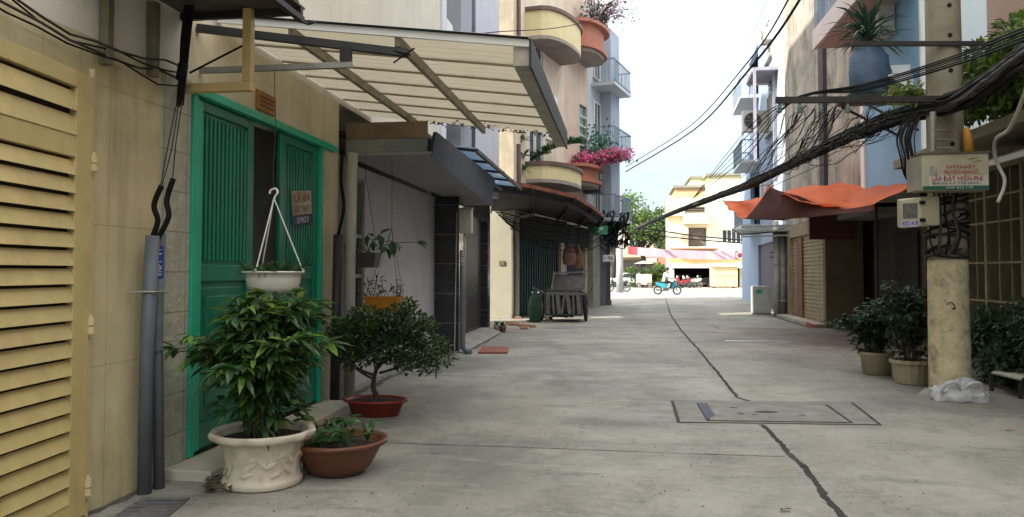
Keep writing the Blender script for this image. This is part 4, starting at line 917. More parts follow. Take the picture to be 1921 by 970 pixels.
flowers('bougainvillea', 'pale sparse bougainvillea growing from the upper terracotta balcony', fb2 + Vector((.5, .5, 1.0)), 1.3, 1.0, 1.0, 420, 330, m_palep, fb2, .10, 4, 60)
# leafy trailing branch over curved balcony
t = thing('balcony_plant', 'trailing green plant leaning over the lower curved yellow balcony', 'plant', frA.p(2.2, .9, zA1 + .7)); lf = MB(); sm = MB()
a_, b_ = P(1000, 300, Y=26.6), P(1090, 268, Y=27.6); pth = sag(a_, b_, -.15, 24); sm.tube(pth, .02, 5)
for p in pth:
    for k in range(7): lf.leaf(p, (random.uniform(-1, 1), random.uniform(-1, 1), random.uniform(.1, 1.2)), .3, .1, .2)
a_ = P(983, 320, Y=25.4); pth = [a_ + Vector((0, 0, .5 * k)) for k in range(4)]
for p in pth:
    for k in range(10): lf.leaf(p, (random.uniform(-1, 1), random.uniform(-1, 1), random.uniform(-.2, 1.2)), .3, .12, .2)
lf.build('leaves', m_leafC, t); sm.build('stem', m_stem, t)
t = thing('balcony_plant', 'bushy green plant on the teal ledge of the peach house', 'plant', frB.p(2.5, .6, 6.0)); lf = MB()
for i in range(420):
    lf.dleaf(frB.p(2.6, .6, 6.6) + Vector((random.gauss(0, .4), random.gauss(0, .4), random.gauss(0, .4))), (random.uniform(-1, 1), random.uniform(-1, 1), random.uniform(-1, 1)), .2, .09)
lf.build('leaves', M('teal_green_leaf', (.05, .16, .10), .6, .4, 4, 0, tr=.3), t)

# ------------------------------------------------ house C and D
hC = thing('house', 'white house with blue grey railed balconies near the end of the left row', 'house', fpt(sC)); frC = frx(sC + .01, sD)
m_wh = M('white_render', (.52, .54, .56), .85, .06, 1, .1, streak=.3, dcol=(.42, .42, .42))
mb = MB(); wall_panel(mb, frC, 0, frC.L, 0, 13.2, holes=[(.3, 1.6, 0, 2.8)]); mb.build('front_wall', m_wh, hC)
mb = MB(); wall_panel(mb, frC, 0, frC.L, 0, 3.55, holes=[(.3, 1.6, 0, 2.8)], n0=.002, n1=.03); mb.build('shade_base', M('shade_base', (.12, .12, .11), .9, .3, 1.5, .3, streak=.5, dcol=(.04, .04, .04)), hC); house_shell(hC, frC, 9, 13.2, m_wh)  # dark grey overlay, ground-floor gloom put into its colour
mb = MB(); mb.fb(frC, .3, 1.6, -.14, -.1, 0, 2.8); mb.build('door', m_steeld, hC)
m_rail = M('blue_grey_railing', (.24, .29, .36), .6, .2, 4)
def railing(parent, fr, s0, s1, proj, z0, h_=1.0, mat=m_rail, step=.16, slab=m_wh):
    mb = MB(); mb.fb(fr, s0, s1, .002, proj, z0 - .14, z0); b = mb.build('balcony', slab, parent); mb = MB()
    mb.fb(fr, s0, s1, proj - .05, proj, z0 + h_ - .05, z0 + h_); mb.fb(fr, s0, s1, proj - .05, proj, z0 + .06, z0 + .1); s_ = s0
    for sE in (s0, s1 - .04):
        mb.fb(fr, sE, sE + .04, .01, proj - .051, z0 + h_ - .05, z0 + h_)
        k = .12
        while k < proj - .1: mb.fb(fr, sE + .01, sE + .03, k, k + .02, z0, z0 + h_ - .05); k += step
    while s_ < s1: mb.fb(fr, s_, s_ + .025, proj - .04, proj - .015, z0, z0 + h_ - .05); s_ += step
    mb.build('railing', mat, b)
def window(parent, fr, s0, s1, z0, z1, fm=None, gm=None, n=2, bars=0):
    mb = MB(); mb.fb(fr, s0 + .03, s1 - .03, .003, .02, z0 + .03, z1 - .03); wd = mb.build('window', gm or glassy('dark_glass'), parent); mb = MB()
    mb.fb(fr, s0, s0 + .07, .004, .07, z0, z1); mb.fb(fr, s1 - .07, s1, .004, .07, z0, z1); mb.fb(fr, s0 + .07, s1 - .07, .004, .07, z1 - .07, z1); mb.fb(fr, s0 + .07, s1 - .07, .004, .07, z0, z0 + .07)
    for i in range(1, n):
        s_ = s0 + (s1 - s0) * i / n; mb.fb(fr, s_ - .025, s_ + .025, .02, .05, z0 + .07, z1 - .07)
    mb.build('frame', fm or m_white, wd)
    mb = MB(); mb.fb(fr, s0 - .08, s1 + .08, .003, .13, z0 - .09, z0 - .003); mb.build('sill', m_conc, wd)
    if bars:
        mb = MB(); s_ = s0 + .1
        while s_ < s1: mb.fb(fr, s_, s_ + .02, .1, .12, z0, z1); s_ += .14
        mb.build('bars', m_steeld, wd)
    return wd
for z_ in (3.8, 6.7, 9.6): railing(hC, frC, .5, frC.L - .05, 1.05, z_); window(hC, frC, .8, 1.8, z_ + .3, z_ + 2.2); window(hC, frC, 2.1, 3.2, z_ + .3, z_ + 2.2)
m_bg = M('blue_grey_render', (.36, .40, .46), .85, .1, 1, .1, streak=.4, dcol=(.25, .27, .3))
tx = P(1176, 300, Y=frC.p(frC.L, 0, 0).y - .4).x
mb = MB(); mb.fb(frC, frC.L - 1.5, frC.L - .05, .002, .5, 4.0, 12.3); mb.build('bay', m_bg, hC)
q = fpt(sD)
# rusty awning over house A/B shops
oE = [P(925, 340, z=3.72), P(1000, 353, z=3.7), P(1078, 371, z=3.68), P(1112, 392, z=3.55), P(1132, 408, z=3.45)]
iE = [P(918, 396, Y=24.5), fpt(1.6) + Vector((0, 0, 3.5)), fpt(4) + Vector((0, 0, 3.45)), fpt(6.5) + Vector((0, 0, 3.4)), fpt(9) + Vector((0, 0, 3.3))]
for i in range(len(iE)): iE[i].x += .06
ra = thing('shop_awning', 'dark sagging shop awning with a rusty red front edge below the curved balcony', 'awning', (K.x, K.y, 3.5))
mb = MB(); n_ = len(oE)
for i in range(n_ - 1):
    mb.hexa([iE[i], oE[i], oE[i + 1], iE[i + 1], iE[i] + Vector((0, 0, .03)), oE[i] + Vector((0, 0, .03)), oE[i + 1] + Vector((0, 0, .03)), iE[i + 1] + Vector((0, 0, .03))])
mb.build('sheet', M('blackish_sheet', (.03, .028, .027), .8, .4, 3, .3), ra)  # near-black sheet colour with noise variation
mb = MB()
for i in range(n_ - 1): mb.bar(oE[i] + Vector((.02, 0, .03)), oE[i + 1] + Vector((.02, 0, .03)), .04, .1)
mb.build('edge', M('rust_red_edge', (.2, .06, .035), .8, .4, 4, .4), ra)
mb = MB()
for i in range(n_): mb.bar(iE[i] - Vector((0, 0, .05)), oE[i] - Vector((0, 0, .05)), .05, .06)
mb.build('beams', m_steeld, ra)
mb = MB()
for i in range(n_ - 1): mb.bar(oE[i] + Vector((-.25, .1, -.12)), oE[i + 1] + Vector((-.25, .1, -.12)), .06, .14)
mb.build('roller', M('rolled_tarp', (.05, .05, .06), .8, .3, 4), ra)

# signs under it
gA, gB = P(1104, 424, Y=31), P(1140, 440, Y=31)
t = thing('shop_sign', 'small green shop sign hanging under the dark awning', 'sign', ((gA.x + gB.x) / 2, 31, gB.z))
mb = MB(); mb.box(gA.x, gB.x, 31, 31.06, gB.z, gA.z); mb.build('board', M('green_sign', (.03, .2, .09), .5, .2, 6), t, bevel=.01)
mb = MB(); a_ = P(1118, 428, Y=30.98); mb.bar(P(1114, 428, Y=30.985), P(1132, 428, Y=30.985), .008, .06); mb.bar(P(1132, 429, Y=30.985), P(1116, 436, Y=30.985), .008, .06); mb.build('emblem', M('pale_green', (.3, .55, .4), .6), t)
mb = MB(); mb.bar((gA.x + .1, 31.03, gA.z + .002), (gA.x + .1, 31.03, 3.5), .02); mb.bar((gB.x - .1, 31.03, gA.z + .002), (gB.x - .1, 31.03, 3.5), .02); mb.build('hangers', m_steeld, t)
gA, gB = P(1131, 478, Y=33), P(1152, 491, Y=33)
t = thing('number_sign', 'small white plate with dark characters at the end of the left row', 'sign', ((gA.x + gB.x) / 2, 33, gB.z))
mb = MB(); mb.box(gA.x, gB.x, 33, 33.04, gB.z, gA.z); mb.build('plate', m_white, t, bevel=.01)
text('• 96', 'lettering', m_black, t, ((gA.x + gB.x) / 2, 32.995, (gA.z + gB.z) / 2), (1, 0, 0), (0, 0, 1), .24, .002, width=.36)
mb = MB(); mb.bar(((gA.x + gB.x) / 2, 33.02, gA.z + .002), ((gA.x + gB.x) / 2 - .5, 34.2, gA.z + .5), .03); mb.build('bracket', m_steeld, t)
# dark utility pier near 1130-1145
q = G(1137, 572); t = thing('pillar', 'dark weathered concrete pillar at the end of the cream shop wall', 'pillar', q)
mb = MB(); mb.box(q.x - .25, q.x + .2, q.y - .2, q.y + .2, 0, 3.2); mb.build('shaft', M('dark_weathered_concrete', (.12, .12, .105), .9, .25, 3, .4, streak=.4, dcol=(.06, .06, .05)), t, bevel=.02)
mb = MB(); mb.box(q.x - .3, q.x + .25, q.y - .25, q.y + .25, 0, .2); mb.build('plinth', MC['dark_weathered_concrete'], t, bevel=.02)
a_ = P(1098, 440, Y=30.9); b_ = P(1125, 565, Y=31.5)
mb = MB(); wall_panel(mb, frx(7.9, 8.9), 0, 1, 0, 3.2, n0=.01, n1=.25); mb.build('shop_wall', M('pale_shop_wall', (.30, .30, .24), .85, .15, 2, .2, streak=.5, dcol=(.18, .17, .13)), hB)

# hanging stuff in the shop
for i, (px_, py_, s_, c_, lab, cat, nm) in enumerate(((1068, 478, .26, (.34, .19, .16), 'pinkish cloth bag hanging above the cart under the awning', 'bag', 'hanging_bag'), (1084, 485, .22, (.26, .15, .10), 'tan cloth bag hanging beside the pinkish one', 'bag', 'hanging_bag'))):
    c = P(px_, py_, Y=28.2 + i * .3); t = thing(nm, lab, cat, c); MB().lathe([(.02, .55), (.06, .45), (s_ * .7, .25), (s_, -.1), (s_ * .8, -.35), (.02, -.4)], c, 14, 1, .6).build('sack', M('cloth%d' % i, c_, .9, .3, 5, .5, 12), t, smooth=True); MB().tube([c + Vector((0, 0, .5)), (c.x, c.y, 3.45)], .01, 5).build('string', m_cable, t)
# barred blue shelf / window beyond cart
frS = frx(5.15, 6.5)
window(hB, frS, .1, 1.25, 1.0, 2.3, M('blue_frame', (.06, .12, .22), .6), n=3, bars=1)

# ------------------------------------------------ cargo cart
Yc = 23.0
def CP(px_, py_, dy=0): return P(px_, py_, Y=Yc + dy)
t = thing('cargo_cart', 'dark steel cargo cart with barred front and tilted tray at the left of the alley', 'cart', CP(1050, 605))
xl_, xr_ = CP(1022, 600).x, CP(1092, 600).x; zb_ = CP(1050, 592).z; zt_ = CP(1050, 548).z
m_cart = M('greasy_cart_steel', (.045, .043, .04), .5, .4, 6, .2, metal=.3, dirt=.4, dcol=(.12, .1, .08)); m_cartl = M('worn_bare_steel', (.14, .135, .12), .45, .3, 8, .2, metal=.4, dirt=.4, dcol=(.1, .08, .06))
mb = MB(); mb.box(xl_, xr_, Yc, Yc + 1.5, zb_, zb_ + .05)
for x_ in (xl_, xr_ - .05):
    for y_ in (Yc, Yc + 1.45): mb.box(x_, x_ + .05, y_, y_ + .05, zb_ + .051, zt_)
mb.box(xl_, xr_, Yc, Yc + .05, zt_ + .001, zt_ + .06); mb.box(xl_, xr_, Yc + 1.45, Yc + 1.5, zt_ + .001, zt_ + .06); mb.box(xl_, xl_ + .05, Yc + .051, Yc + 1.449, zt_ + .001, zt_ + .06); mb.box(xr_ - .05, xr_, Yc + .051, Yc + 1.449, zt_ + .001, zt_ + .06)
mb.build('bed_frame', m_cart, t)
mb = MB(); k = 7
for i in range(k):
    x_ = xl_ + .1 + (xr_ - xl_ - .2) * i / (k - 1); sl_ = random.uniform(-.06, .06); mb.bar((x_ + sl_, Yc - .01, zb_ + .05), (x_ - sl_, Yc - .01, zt_), .055 if i % 2 else .11, .02, (0, 1, 0))
mb.build('front_slats', m_cartl, t)
mb = MB(); mb.box(xl_ + .06, xr_ - .06, Yc + .12, Yc + 1.4, zb_ + .06, zt_ - .1); mb.build('load', M('dark_load', (.05, .045, .05), .9, .5, 6, .6, 10), t, bevel=.05)
ta, tb, tc_, td = CP(1034, 552), CP(1098, 552), CP(1101, 513, .35), CP(1040, 513, .35)
mb = MB()
for a_, b_ in ((ta, tb), (tb, tc_), (tc_, td), (td, ta)): mb.bar(a_ + Vector((0, 0, .05)), b_, .05, .05)
mb.bar(ta.lerp(td, .28), tb.lerp(tc_, .28), .04); mb.build('tray_frame', m_cartl, t)
mb = MB(); mb.hexa([ta + Vector((0, .02, .06)), tb + Vector((0, .02, .06)), tc_ + Vector((0, .02, -.04)), td + Vector((0, .02, -.04)), ta + Vector((0, .04, .06)), tb + Vector((0, .04, .06)), tc_ + Vector((0, .04, -.04)), td + Vector((0, .04, -.04))]); mb.build('tray', m_cart, t)
def wheel(parent, c, r, w_, axis, name='wheel', spokes=18, tm=None, rim=None):
    c = Vector(c); ax = Vector(axis).normalized(); u = ax.orthogonal().normalized(); v = ax.cross(u)
    def ring(mb, r0, rad, n=28, m=8):
        pts = [c + (u * math.cos(2 * PI * i / n) + v * math.sin(2 * PI * i / n)) * r0 for i in range(n)]; b = len(mb.v)
        for i, p in enumerate(pts):
            e = (p - c).normalized()
            for k_ in range(m): a = 2 * PI * k_ / m; mb.v.append(p + e * math.cos(a) * rad + ax * math.sin(a) * rad)
        for i in range(n):
            for k_ in range(m):
                i2, k2 = (i + 1) % n, (k_ + 1) % m; mb.f.append((b + i * m + k_, b + i2 * m + k_, b + i2 * m + k2, b + i * m + k2))
    mb = MB(); ring(mb, r - w_ / 2, w_ / 2); W_ = mb.build(name, tm or M('tyre_rubber', (.02, .02, .02), .8, .3, 8), parent, smooth=True)
    mb = MB(); ring(mb, r - w_ * 1.1, w_ * .22, 28, 6)
    for i in range(spokes):
        a = 2 * PI * i / spokes; mb.tube([c, c + (u * math.cos(a) + v * math.sin(a)) * (r - w_ * 1.1)], .006, 4, cap=False)
    mb.tube([c - ax * .05, c + ax * .05], .035, 8); mb.build('rim', rim or m_steel, W_)
    return W_
wr = (CP(1050, 605).z); 
wheel(t, (CP(1097, 600).x, Yc + .6, .42), .42, .10, (1, 0, .02)); wheel(t, (CP(1012, 600).x, Yc + .6, .42), .42, .10, (1, 0, 0)); wheel(t, (CP(1052, 600).x, Yc + 2.2, .34), .34, .07, (1, .3, 0))
mb = MB(); mb.tube([(CP(1012, 600).x, Yc + .6, .42), (CP(1097, 600).x, Yc + .6, .42)], .025, 8); mb.build('axle', m_cart, t)
mb = MB(); mb.tube(smoothpath([CP(1100, 552, .3), CP(1108, 545, .3), CP(1112, 535, .25), CP(1110, 530, .2)]), .022, 8); mb.tube(smoothpath([CP(1022, 550, .3), CP(1012, 545, .3), CP(1000, 540, .2)]), .022, 8); mb.build('handles', m_cartl, t)
a_ = CP(1004, 560, -.1); t = thing('sack', 'dark green sack leaning against the left side of the cargo cart', 'sack', (a_.x, a_.y, 0))
MB().lathe([(.02, .95), (.08, .9), (.1, .82), (.2, .7), (.24, .4), (.2, .05), (.16, 0)], (a_.x, a_.y, 0), 18, .9, .7, fn=lambda a, z: 1 + .08 * math.sin(a * 5 + z * 9)).build('bag', M('dark_green_cloth', (.012, .045, .022), .8, .3, 6, .5, 12), t, smooth=True)
MB().tube([(a_.x - .1, a_.y, .88), (a_.x + .12, a_.y, .88)], .03, 8).build('tie', m_white, t)
q = G(1040, 600); t = thing('scrap_heap', 'low pile of scrap cloth and cardboard under the cart', 'scrap', q)
for k in range(5):
    mb = MB(); mb.obox((q.x - .5 + k * .22, q.y + random.uniform(-.1, .2), .06 + .02 * k), .4, .3, .05, Quaternion((0, 1, 0), random.uniform(-.3, .3)) @ Quaternion((0, 0, 1), random.uniform(-.6, .6))); mb.build('piece', M('scrap%d' % (k % 2), ((.14, .12, .09), (.07, .065, .05))[k % 2], .9, .3), t, bevel=.01)

# ================================================================== RIGHT ROW
WR = 5.45
frR = Fr((WR, 0), (WR, 10), RIGHT)      # s equals Y
yR1 = YX(1815, WR)          # near end of dark recess
y21 = G(1550, 616).y
# near right house: porch with pale metal grille, garden wall
hR = thing('house', 'dark porch house behind an olive metal grille right of the utility pole', 'house', (WR, 10, 0))
mb = MB(); wall_panel(mb, frR, -6, yR1 + .4, 0, .55, n0=-.15); mb.build('low_wall', M('dark_grey_plinth', (.10, .10, .10), .85, .2, 3, .3), hR)
mb = MB(); zz = [ZZ(410, 1860, YX(1860, WR)), ]
mb.fb(frR, -6, yR1 + .4, -.03, .0, 3.0, 3.08)
for z_ in (.62, 1.05, 1.62, 2.22, 2.6): mb.fb(frR, -6, yR1 + .4, -.02, .015, z_, z_ + .03)
y_ = yR1 + .38; i = 0
while y_ > 2:
    wv = .07 if i % 3 == 0 else .022; mb.fb(frR, y_, y_ + wv, -.03, -.002 if i % 3 else .02, .56, 3.0); y_ -= .36; i += 1
mb.build('grille', M('olive_paint', (.19, .16, .085), .55, .12, 4, .1), hR)
mb = MB(); mb.box(WR + 1.2, WR + 1.3, -6, yR1 + .5, 0, 3.2); mb.build('inner_wall', M('brown_inner_wall', (.16, .115, .06), .85, .2, 2, .2), hR)
mb = MB(); mb.box(WR + 1.15, WR + 1.199, 8.9, 10.3, .2, 2.3); mb.box(WR + 1.15, WR + 1.199, 11.0, 11.6, .9, 2.1); mb.build('inner_doors', m_black, hR)
mb = MB(); mb.box(WR + .01, WR + 1.3, yR1 + .42, yR1 + .55, 0, 3.2); mb.box(WR - .9, 12, -6, yR1 + .55, 3.22, 3.36); mb.build('porch_slab', M('tan_slab', (.25, .21, .14), .8, .15, 2, .2), hR)
yP = YX(1862, WR)
mb = MB(); wall_panel(mb, frR, -6, yP, 3.37, 12, n0=-.2); mb.box(WR + .2, 12, yP - .2, yP - .001, 3.37, 12); mb.build('upper_wall', M('dusty_pink_wall', (.36, .24, .20), .85, .08, 1.5, .1, streak=.3, dcol=(.25, .16, .13)), hR)
mb = MB(); mb.box(11.8, 12, -6, yP - .21, 0, 12); mb.box(WR + .2, 11.8, -6, yP - .21, 11.9, 12); mb.build('rear_wall', m_conc, hR)
# slanting grey awning above the sign at far right
t = thing('tin_awning', 'pale tin awning sloping over the grille right of the pole', 'awning', (4.6, 9, 2.9))
a_, b_ = P(1835, 262, Y=9.8), P(1930, 215, Y=8.9)
mb = MB(); mb.hexa([(4.7, 8.0, 2.93), (WR - .02, 8.0, 3.1), (WR - .02, 11.4, 3.1), (4.7, 11.4, 2.93), (4.7, 8.0, 2.95), (WR - .02, 8.0, 3.12), (WR - .02, 11.4, 3.12), (4.7, 11.4, 2.95)]); mb.build('sheet', m_steel, t)
mb = MB(); mb.box(4.68, 4.72, 8, 11.4, 2.86, 2.925); mb.build('edge', m_white, t)

# recessed dark shops, light blue house above
hL = thing('house', 'light blue house with an air conditioner above the dark recessed shops', 'house', (WR, 15, 0))
m_lb = M('light_blue_render', (.24, .42, .60), .85, .05, 1.5, .08, streak=.2, dcol=(.24, .36, .46)); m_lb2 = M('white_blue_render', (.62, .72, .78), .85, .04, 1.5, .05)
yb_ = YX(1742, WR); yc_ = YX(1622, WR)
XRr = 6.6; yS = yR1 + .56
mb = MB(); wall_panel(mb, frR, yP + .01, yb_, 3.37, 12, n0=-.2); mb.build('white_blue_wall', m_lb2, hL)
mb = MB(); wall_panel(mb, frR, yb_, yc_, 3.1, 12, n0=-.2); mb.build('light_blue_wall', m_lb, hL)
mb = MB(); mb.fb(frR, yb_ - .04, yb_ + .04, .001, .07, 3.1, 12); mb.fb(frR, yc_ - .25, yc_, .001, .05, 3.1, 12); mb.build('white_pilaster', m_white, hL)
mb = MB(); mb.box(XRr, XRr + .15, yS, y21 + 1.0, 0, 3.05); mb.box(XRr - .0, 12, yS - .0, yS + .14, 0, 3.0); mb.build('recessed_wall', M('gloomy_wall', (.06, .055, .046), .85, .3, 1.5, .2), hL)  # recess wall darkened in colour to deepen its shade
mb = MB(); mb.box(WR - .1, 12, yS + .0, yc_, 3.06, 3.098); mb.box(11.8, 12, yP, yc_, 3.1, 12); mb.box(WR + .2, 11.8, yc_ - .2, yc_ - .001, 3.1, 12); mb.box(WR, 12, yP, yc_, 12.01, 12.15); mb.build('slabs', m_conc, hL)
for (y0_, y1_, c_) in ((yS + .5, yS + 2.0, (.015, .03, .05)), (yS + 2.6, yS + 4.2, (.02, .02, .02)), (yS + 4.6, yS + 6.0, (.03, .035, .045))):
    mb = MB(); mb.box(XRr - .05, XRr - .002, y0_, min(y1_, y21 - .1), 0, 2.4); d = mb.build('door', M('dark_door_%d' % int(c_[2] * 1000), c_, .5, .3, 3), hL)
    mb = MB(); mb.box(XRr - .08, XRr - .051, y0_ + .1, y0_ + .2, 1.0, 1.1); mb.build('handle', m_steel, d)
mb = MB(); xx = XRr - .4; mb.box(WR + .3, WR + .34, y21 - 3.0, y21 - 2.9, 0, 3.05); mb.box(WR + .25, WR + .45, yS + 1.8, yS + 2.0, 0, 3.05); mb.build('posts', M('dark_brown_post', (.05, .045, .035), .8, .2), hL)
mb = MB(); mb.box(XRr - .02, XRr - .004, yS + 1.0, yS + 1.3, 1.5, 1.9); mb.build('red_patch', M('dim_red', (.25, .02, .02), .7), hL)

# AC on light blue wall
def ac_unit(label, c, w_, h_, d_, axis='x', group='air conditioner units'):
    """outdoor unit whose fan face points to -x (axis x) or -y (axis y); c = centre of the back face bottom"""
    t = thing('air_conditioner', label, 'air conditioner', c, group); c = Vector(c)
    def bx(mb, a0, a1, b0, b1, z0, z1):      # a: along wall, b: outwards
        if axis == 'x': mb.box(c.x - b1, c.x - b0, c.y + a0, c.y + a1, c.z + z0, c.z + z1)
        else: mb.box(c.x + a0, c.x + a1, c.y - b1, c.y - b0, c.z + z0, c.z + z1)
    mb = MB(); bx(mb, -w_ / 2, w_ / 2, .02, d_, 0, h_); mb.build('casing', M('ac_white', (.60, .58, .52), .5, .08, 5, .03, dirt=.3, dcol=(.4, .36, .3)), t, bevel=.015)
    n_ = Vector((-1, 0, 0)) if axis == 'x' else Vector((0, -1, 0)); u_ = Vector((0, 1, 0)) if axis == 'x' else Vector((1, 0, 0))
    fc = c + n_ * (d_ + .006) + u_ * (w_ * -.12) + Vector((0, 0, h_ / 2)); r_ = min(h_, w_) * .4
    mb = MB(); mb.lathe([(r_, 0), (r_, .01)], fc, 24, axis=n_); fan = mb.build('fan', m_steeld, t)
    mb = MB()
    for rr in (.35, .6, .85, 1.0):
        pts = [fc + n_ * .02 + (u_ * math.cos(2 * PI * k_ / 20) + Vector((0, 0, 1)) * math.sin(2 * PI * k_ / 20)) * r_ * rr for k_ in range(21)]; mb.tube(pts, .006, 4, cap=False)
    for k_ in range(4):
        a = PI * k_ / 4; e = (u_ * math.cos(a) + Vector((0, 0, 1)) * math.sin(a)) * r_; mb.tube([fc + n_ * .025 - e, fc + n_ * .025 + e], .006, 4)
    mb.build('fan_guard', M('ac_grille', (.35, .35, .33), .5), fan)
    mb = MB(); bx(mb, -w_ / 2, -w_ / 2 + .05, 0, d_ + .05, -.05, -.003); bx(mb, w_ / 2 - .05, w_ / 2, 0, d_ + .05, -.05, -.003)
    for s_ in (-1, 1):
        e = c + u_ * s_ * (w_ / 2 - .02); mb.tube([e + n_ * (d_) + Vector((0, 0, -.05)), e + Vector((0, 0, -.45))], .015, 5)
    mb.build('bracket', m_steel, t); return t
ya = YX(1672, WR); za = ZZ(75, 1672, ya)
# palm tub, ledge
ac_unit('beige air conditioner on the light blue wall behind the spiky palm', (WR, ya, za), 1.1, .7, .35)
cy = YX(1640, 4.6)
pb = P(1630, 185, Y=15.5); 
t = thing('potted_palm', 'spiky dark palm in a blue wrapped tub high on a pole platform', 'potted plant', (pb.x, 15.5, pb.z))
zr = ZZ(85, 1630, 15.5)
mb = MB(); mb.lathe([(.24, 0), (.34, .12), (.38, .5), (.33, zr - pb.z - .25), (.22, zr - pb.z - .05), (.16, zr - pb.z)], pb, 24, 1, .9, fn=lambda a, z: 1 + .09 * math.sin(a * 3 + z * 5) + .05 * math.sin(a * 9 - z * 8)); mb.build('tub', M('blue_tarp_wrap', (.07, .11, .17), .55, .35, 5, .6, 9), t, smooth=True)
mb = MB(); top = Vector((pb.x, 15.5, zr)); mb.tube([top - Vector((0, 0, .2)), top + Vector((0, 0, .35))], [.06, .05], 8); mb.build('trunk', m_stem, t)
lf = MB()
for i in range(90):
    a = random.uniform(0, 2 * PI); el = random.uniform(-.3, 1.0); L_ = random.uniform(.55, .95); b = top + Vector((0, 0, random.uniform(.05, .4))); d = Vector((math.cos(a) * math.cos(el), math.sin(a) * math.cos(el), math.sin(el)))
    s_ = d.cross(Vector((0, 0, 1))).normalized() * .032; k = len(lf.v); pts = [b, b + d * L_ * .35, b + d * L_ * .7 - Vector((0, 0, .05)), b + d * L_ - Vector((0, 0, .18))]
    for j, p in enumerate(pts): wv = (.5, 1, .8, .05)[j]; lf.v += [p - s_ * wv, p + s_ * wv]
    for j in range(3): lf.f.append((k + 2 * j, k + 2 * j + 1, k + 2 * j + 3, k + 2 * j + 2))
lf.build('fronds', M('palm_leaf', (.035, .10, .055), .4, .4, 6, 0, tr=.15), t)
tb_ = thing('plant_shelf', 'steel shelf under the blue wrapped palm tub fixed to the light blue wall', 'shelf', (WR, 15.5, pb.z))
mb = MB(); mb.box(pb.x - .5, WR - .001, 15.05, 15.95, pb.z - .05, pb.z - .003); mb.build('board', m_steeld, tb_)
for y_ in (15.1, 15.9): mb = MB(); mb.bar((pb.x - .4, y_, pb.z - .06), (WR - .01, y_, pb.z - .7), .04); mb.build('brace', m_steeld, tb_)
mb = MB(); q = P(1700, 100, X=WR - .02); mb.box(WR - .4, WR - .001, YX(1715, WR), YX(1685, WR), ZZ(140, 1700, q.y), ZZ(125, 1700, q.y)); mb.hexa([(WR - .001, YX(1720, WR), ZZ(170, 1700, q.y)), (WR - .1, YX(1720, WR), ZZ(170, 1700, q.y)), (WR - .1, YX(1680, WR), ZZ(170, 1700, q.y)), (WR - .001, YX(1680, WR), ZZ(170, 1700, q.y)), (WR - .001, YX(1720, WR), ZZ(145, 1700, q.y)), (WR - .5, YX(1720, WR), ZZ(145, 1700, q.y)), (WR - .5, YX(1680, WR), ZZ(145, 1700, q.y)), (WR - .001, YX(1680, WR), ZZ(145, 1700, q.y))]); mb.build('white_ledge', m_white, hL)

# weathered concrete house (tower)
hW = thing('house', 'weathered unpainted concrete house with a pink edged balcony behind the palm', 'house', (WR, 21, 0))
m_weath = M('weathered_render', (.36, .32, .27), .9, .35, 1.0, .6, 10, streak=.8, dcol=(.13, .11, .09), dirt=.8)
y22 = YX(1546, WR); y27 = G(1480, 595).y
mb = MB(); wall_panel(mb, frR, yc_, y27, 3.0, 13.5, holes=[]); mb.build('front_wall', m_weath, hW)
mb = MB(); mb.box(WR + .182, 11.8, yc_, yc_ + .15, 3.1, 13.5); mb.box(WR + .182, 11.8, y27 - .15, y27, 0, 13.5); mb.box(11.8, 12, yc_, y27, 0, 13.5); mb.box(WR, 12, yc_, y27, 13.51, 13.65); mb.box(WR + .19, 11.79, yc_ + .16, y27 - .16, 2.85, 2.98); mb.build('rear_wall', m_conc, hW)
mb = MB(); mb.box(WR - .06, WR + .9, y21, y21 + .25, 0, 2.95); mb.build('return_wall', M('olive_brown_wall', (.16, .145, .09), .85, .15, 2, .2), hW)
# ground shopfront
mb = MB(); wall_panel(mb, frR, y21 + .26, y27, 0, 2.99, holes=[(y21 + .5, y27 - .5, .1, 2.6)], n0=-.17); mb.build('shop_wall', M('brown_stone', (.27, .21, .14), .8, .25, 3, .3), hW)
mb = MB(); mb.fb(frR, y21 + .5, y27 - .5, -.12, -.1, .1, 2.6)
for i in range(22): mb.fb(frR, y21 + .5, y27 - .5, -.099, -.075, .14 + i * .112, .2 + i * .112)
mb.build('shutter', M('gold_brown_shutter', (.32, .26, .15), .5, .15, 3, .1, dirt=.4, dcol=(.13, .09, .05)), hW)
mb = MB(); mb.fb(frR, y27 - 2.0, y27 - 1.3, -.074, -.03, .1, 2.55); mb.build('red_brown_panel', M('red_brown_panel', (.17, .07, .045), .6, .15, 3), hW)
mb = MB(); mb.fb(frR, y21 + .05, y27, .0, .35, 0, .1); mb.build('kerb_step', M('pale_kerb', (.38, .35, .3), .85, .2, 3, .3), hW, bevel=.01)
mb = MB(); mb.fb(frR, y21 + .1, y21 + .9, .352, .362, .01, .1); mb.build('red_kerb_paint', M('red_paint', (.4, .03, .02), .6), hW)
# vertical dark pipe and downpipes
mb = MB(); mb.box(WR - .1, WR - .001, YX(1556, WR), YX(1547, WR), 3.2, 9.2); mb.build('dark_duct', M('dark_brown_duct', (.06, .04, .045), .7), hW)
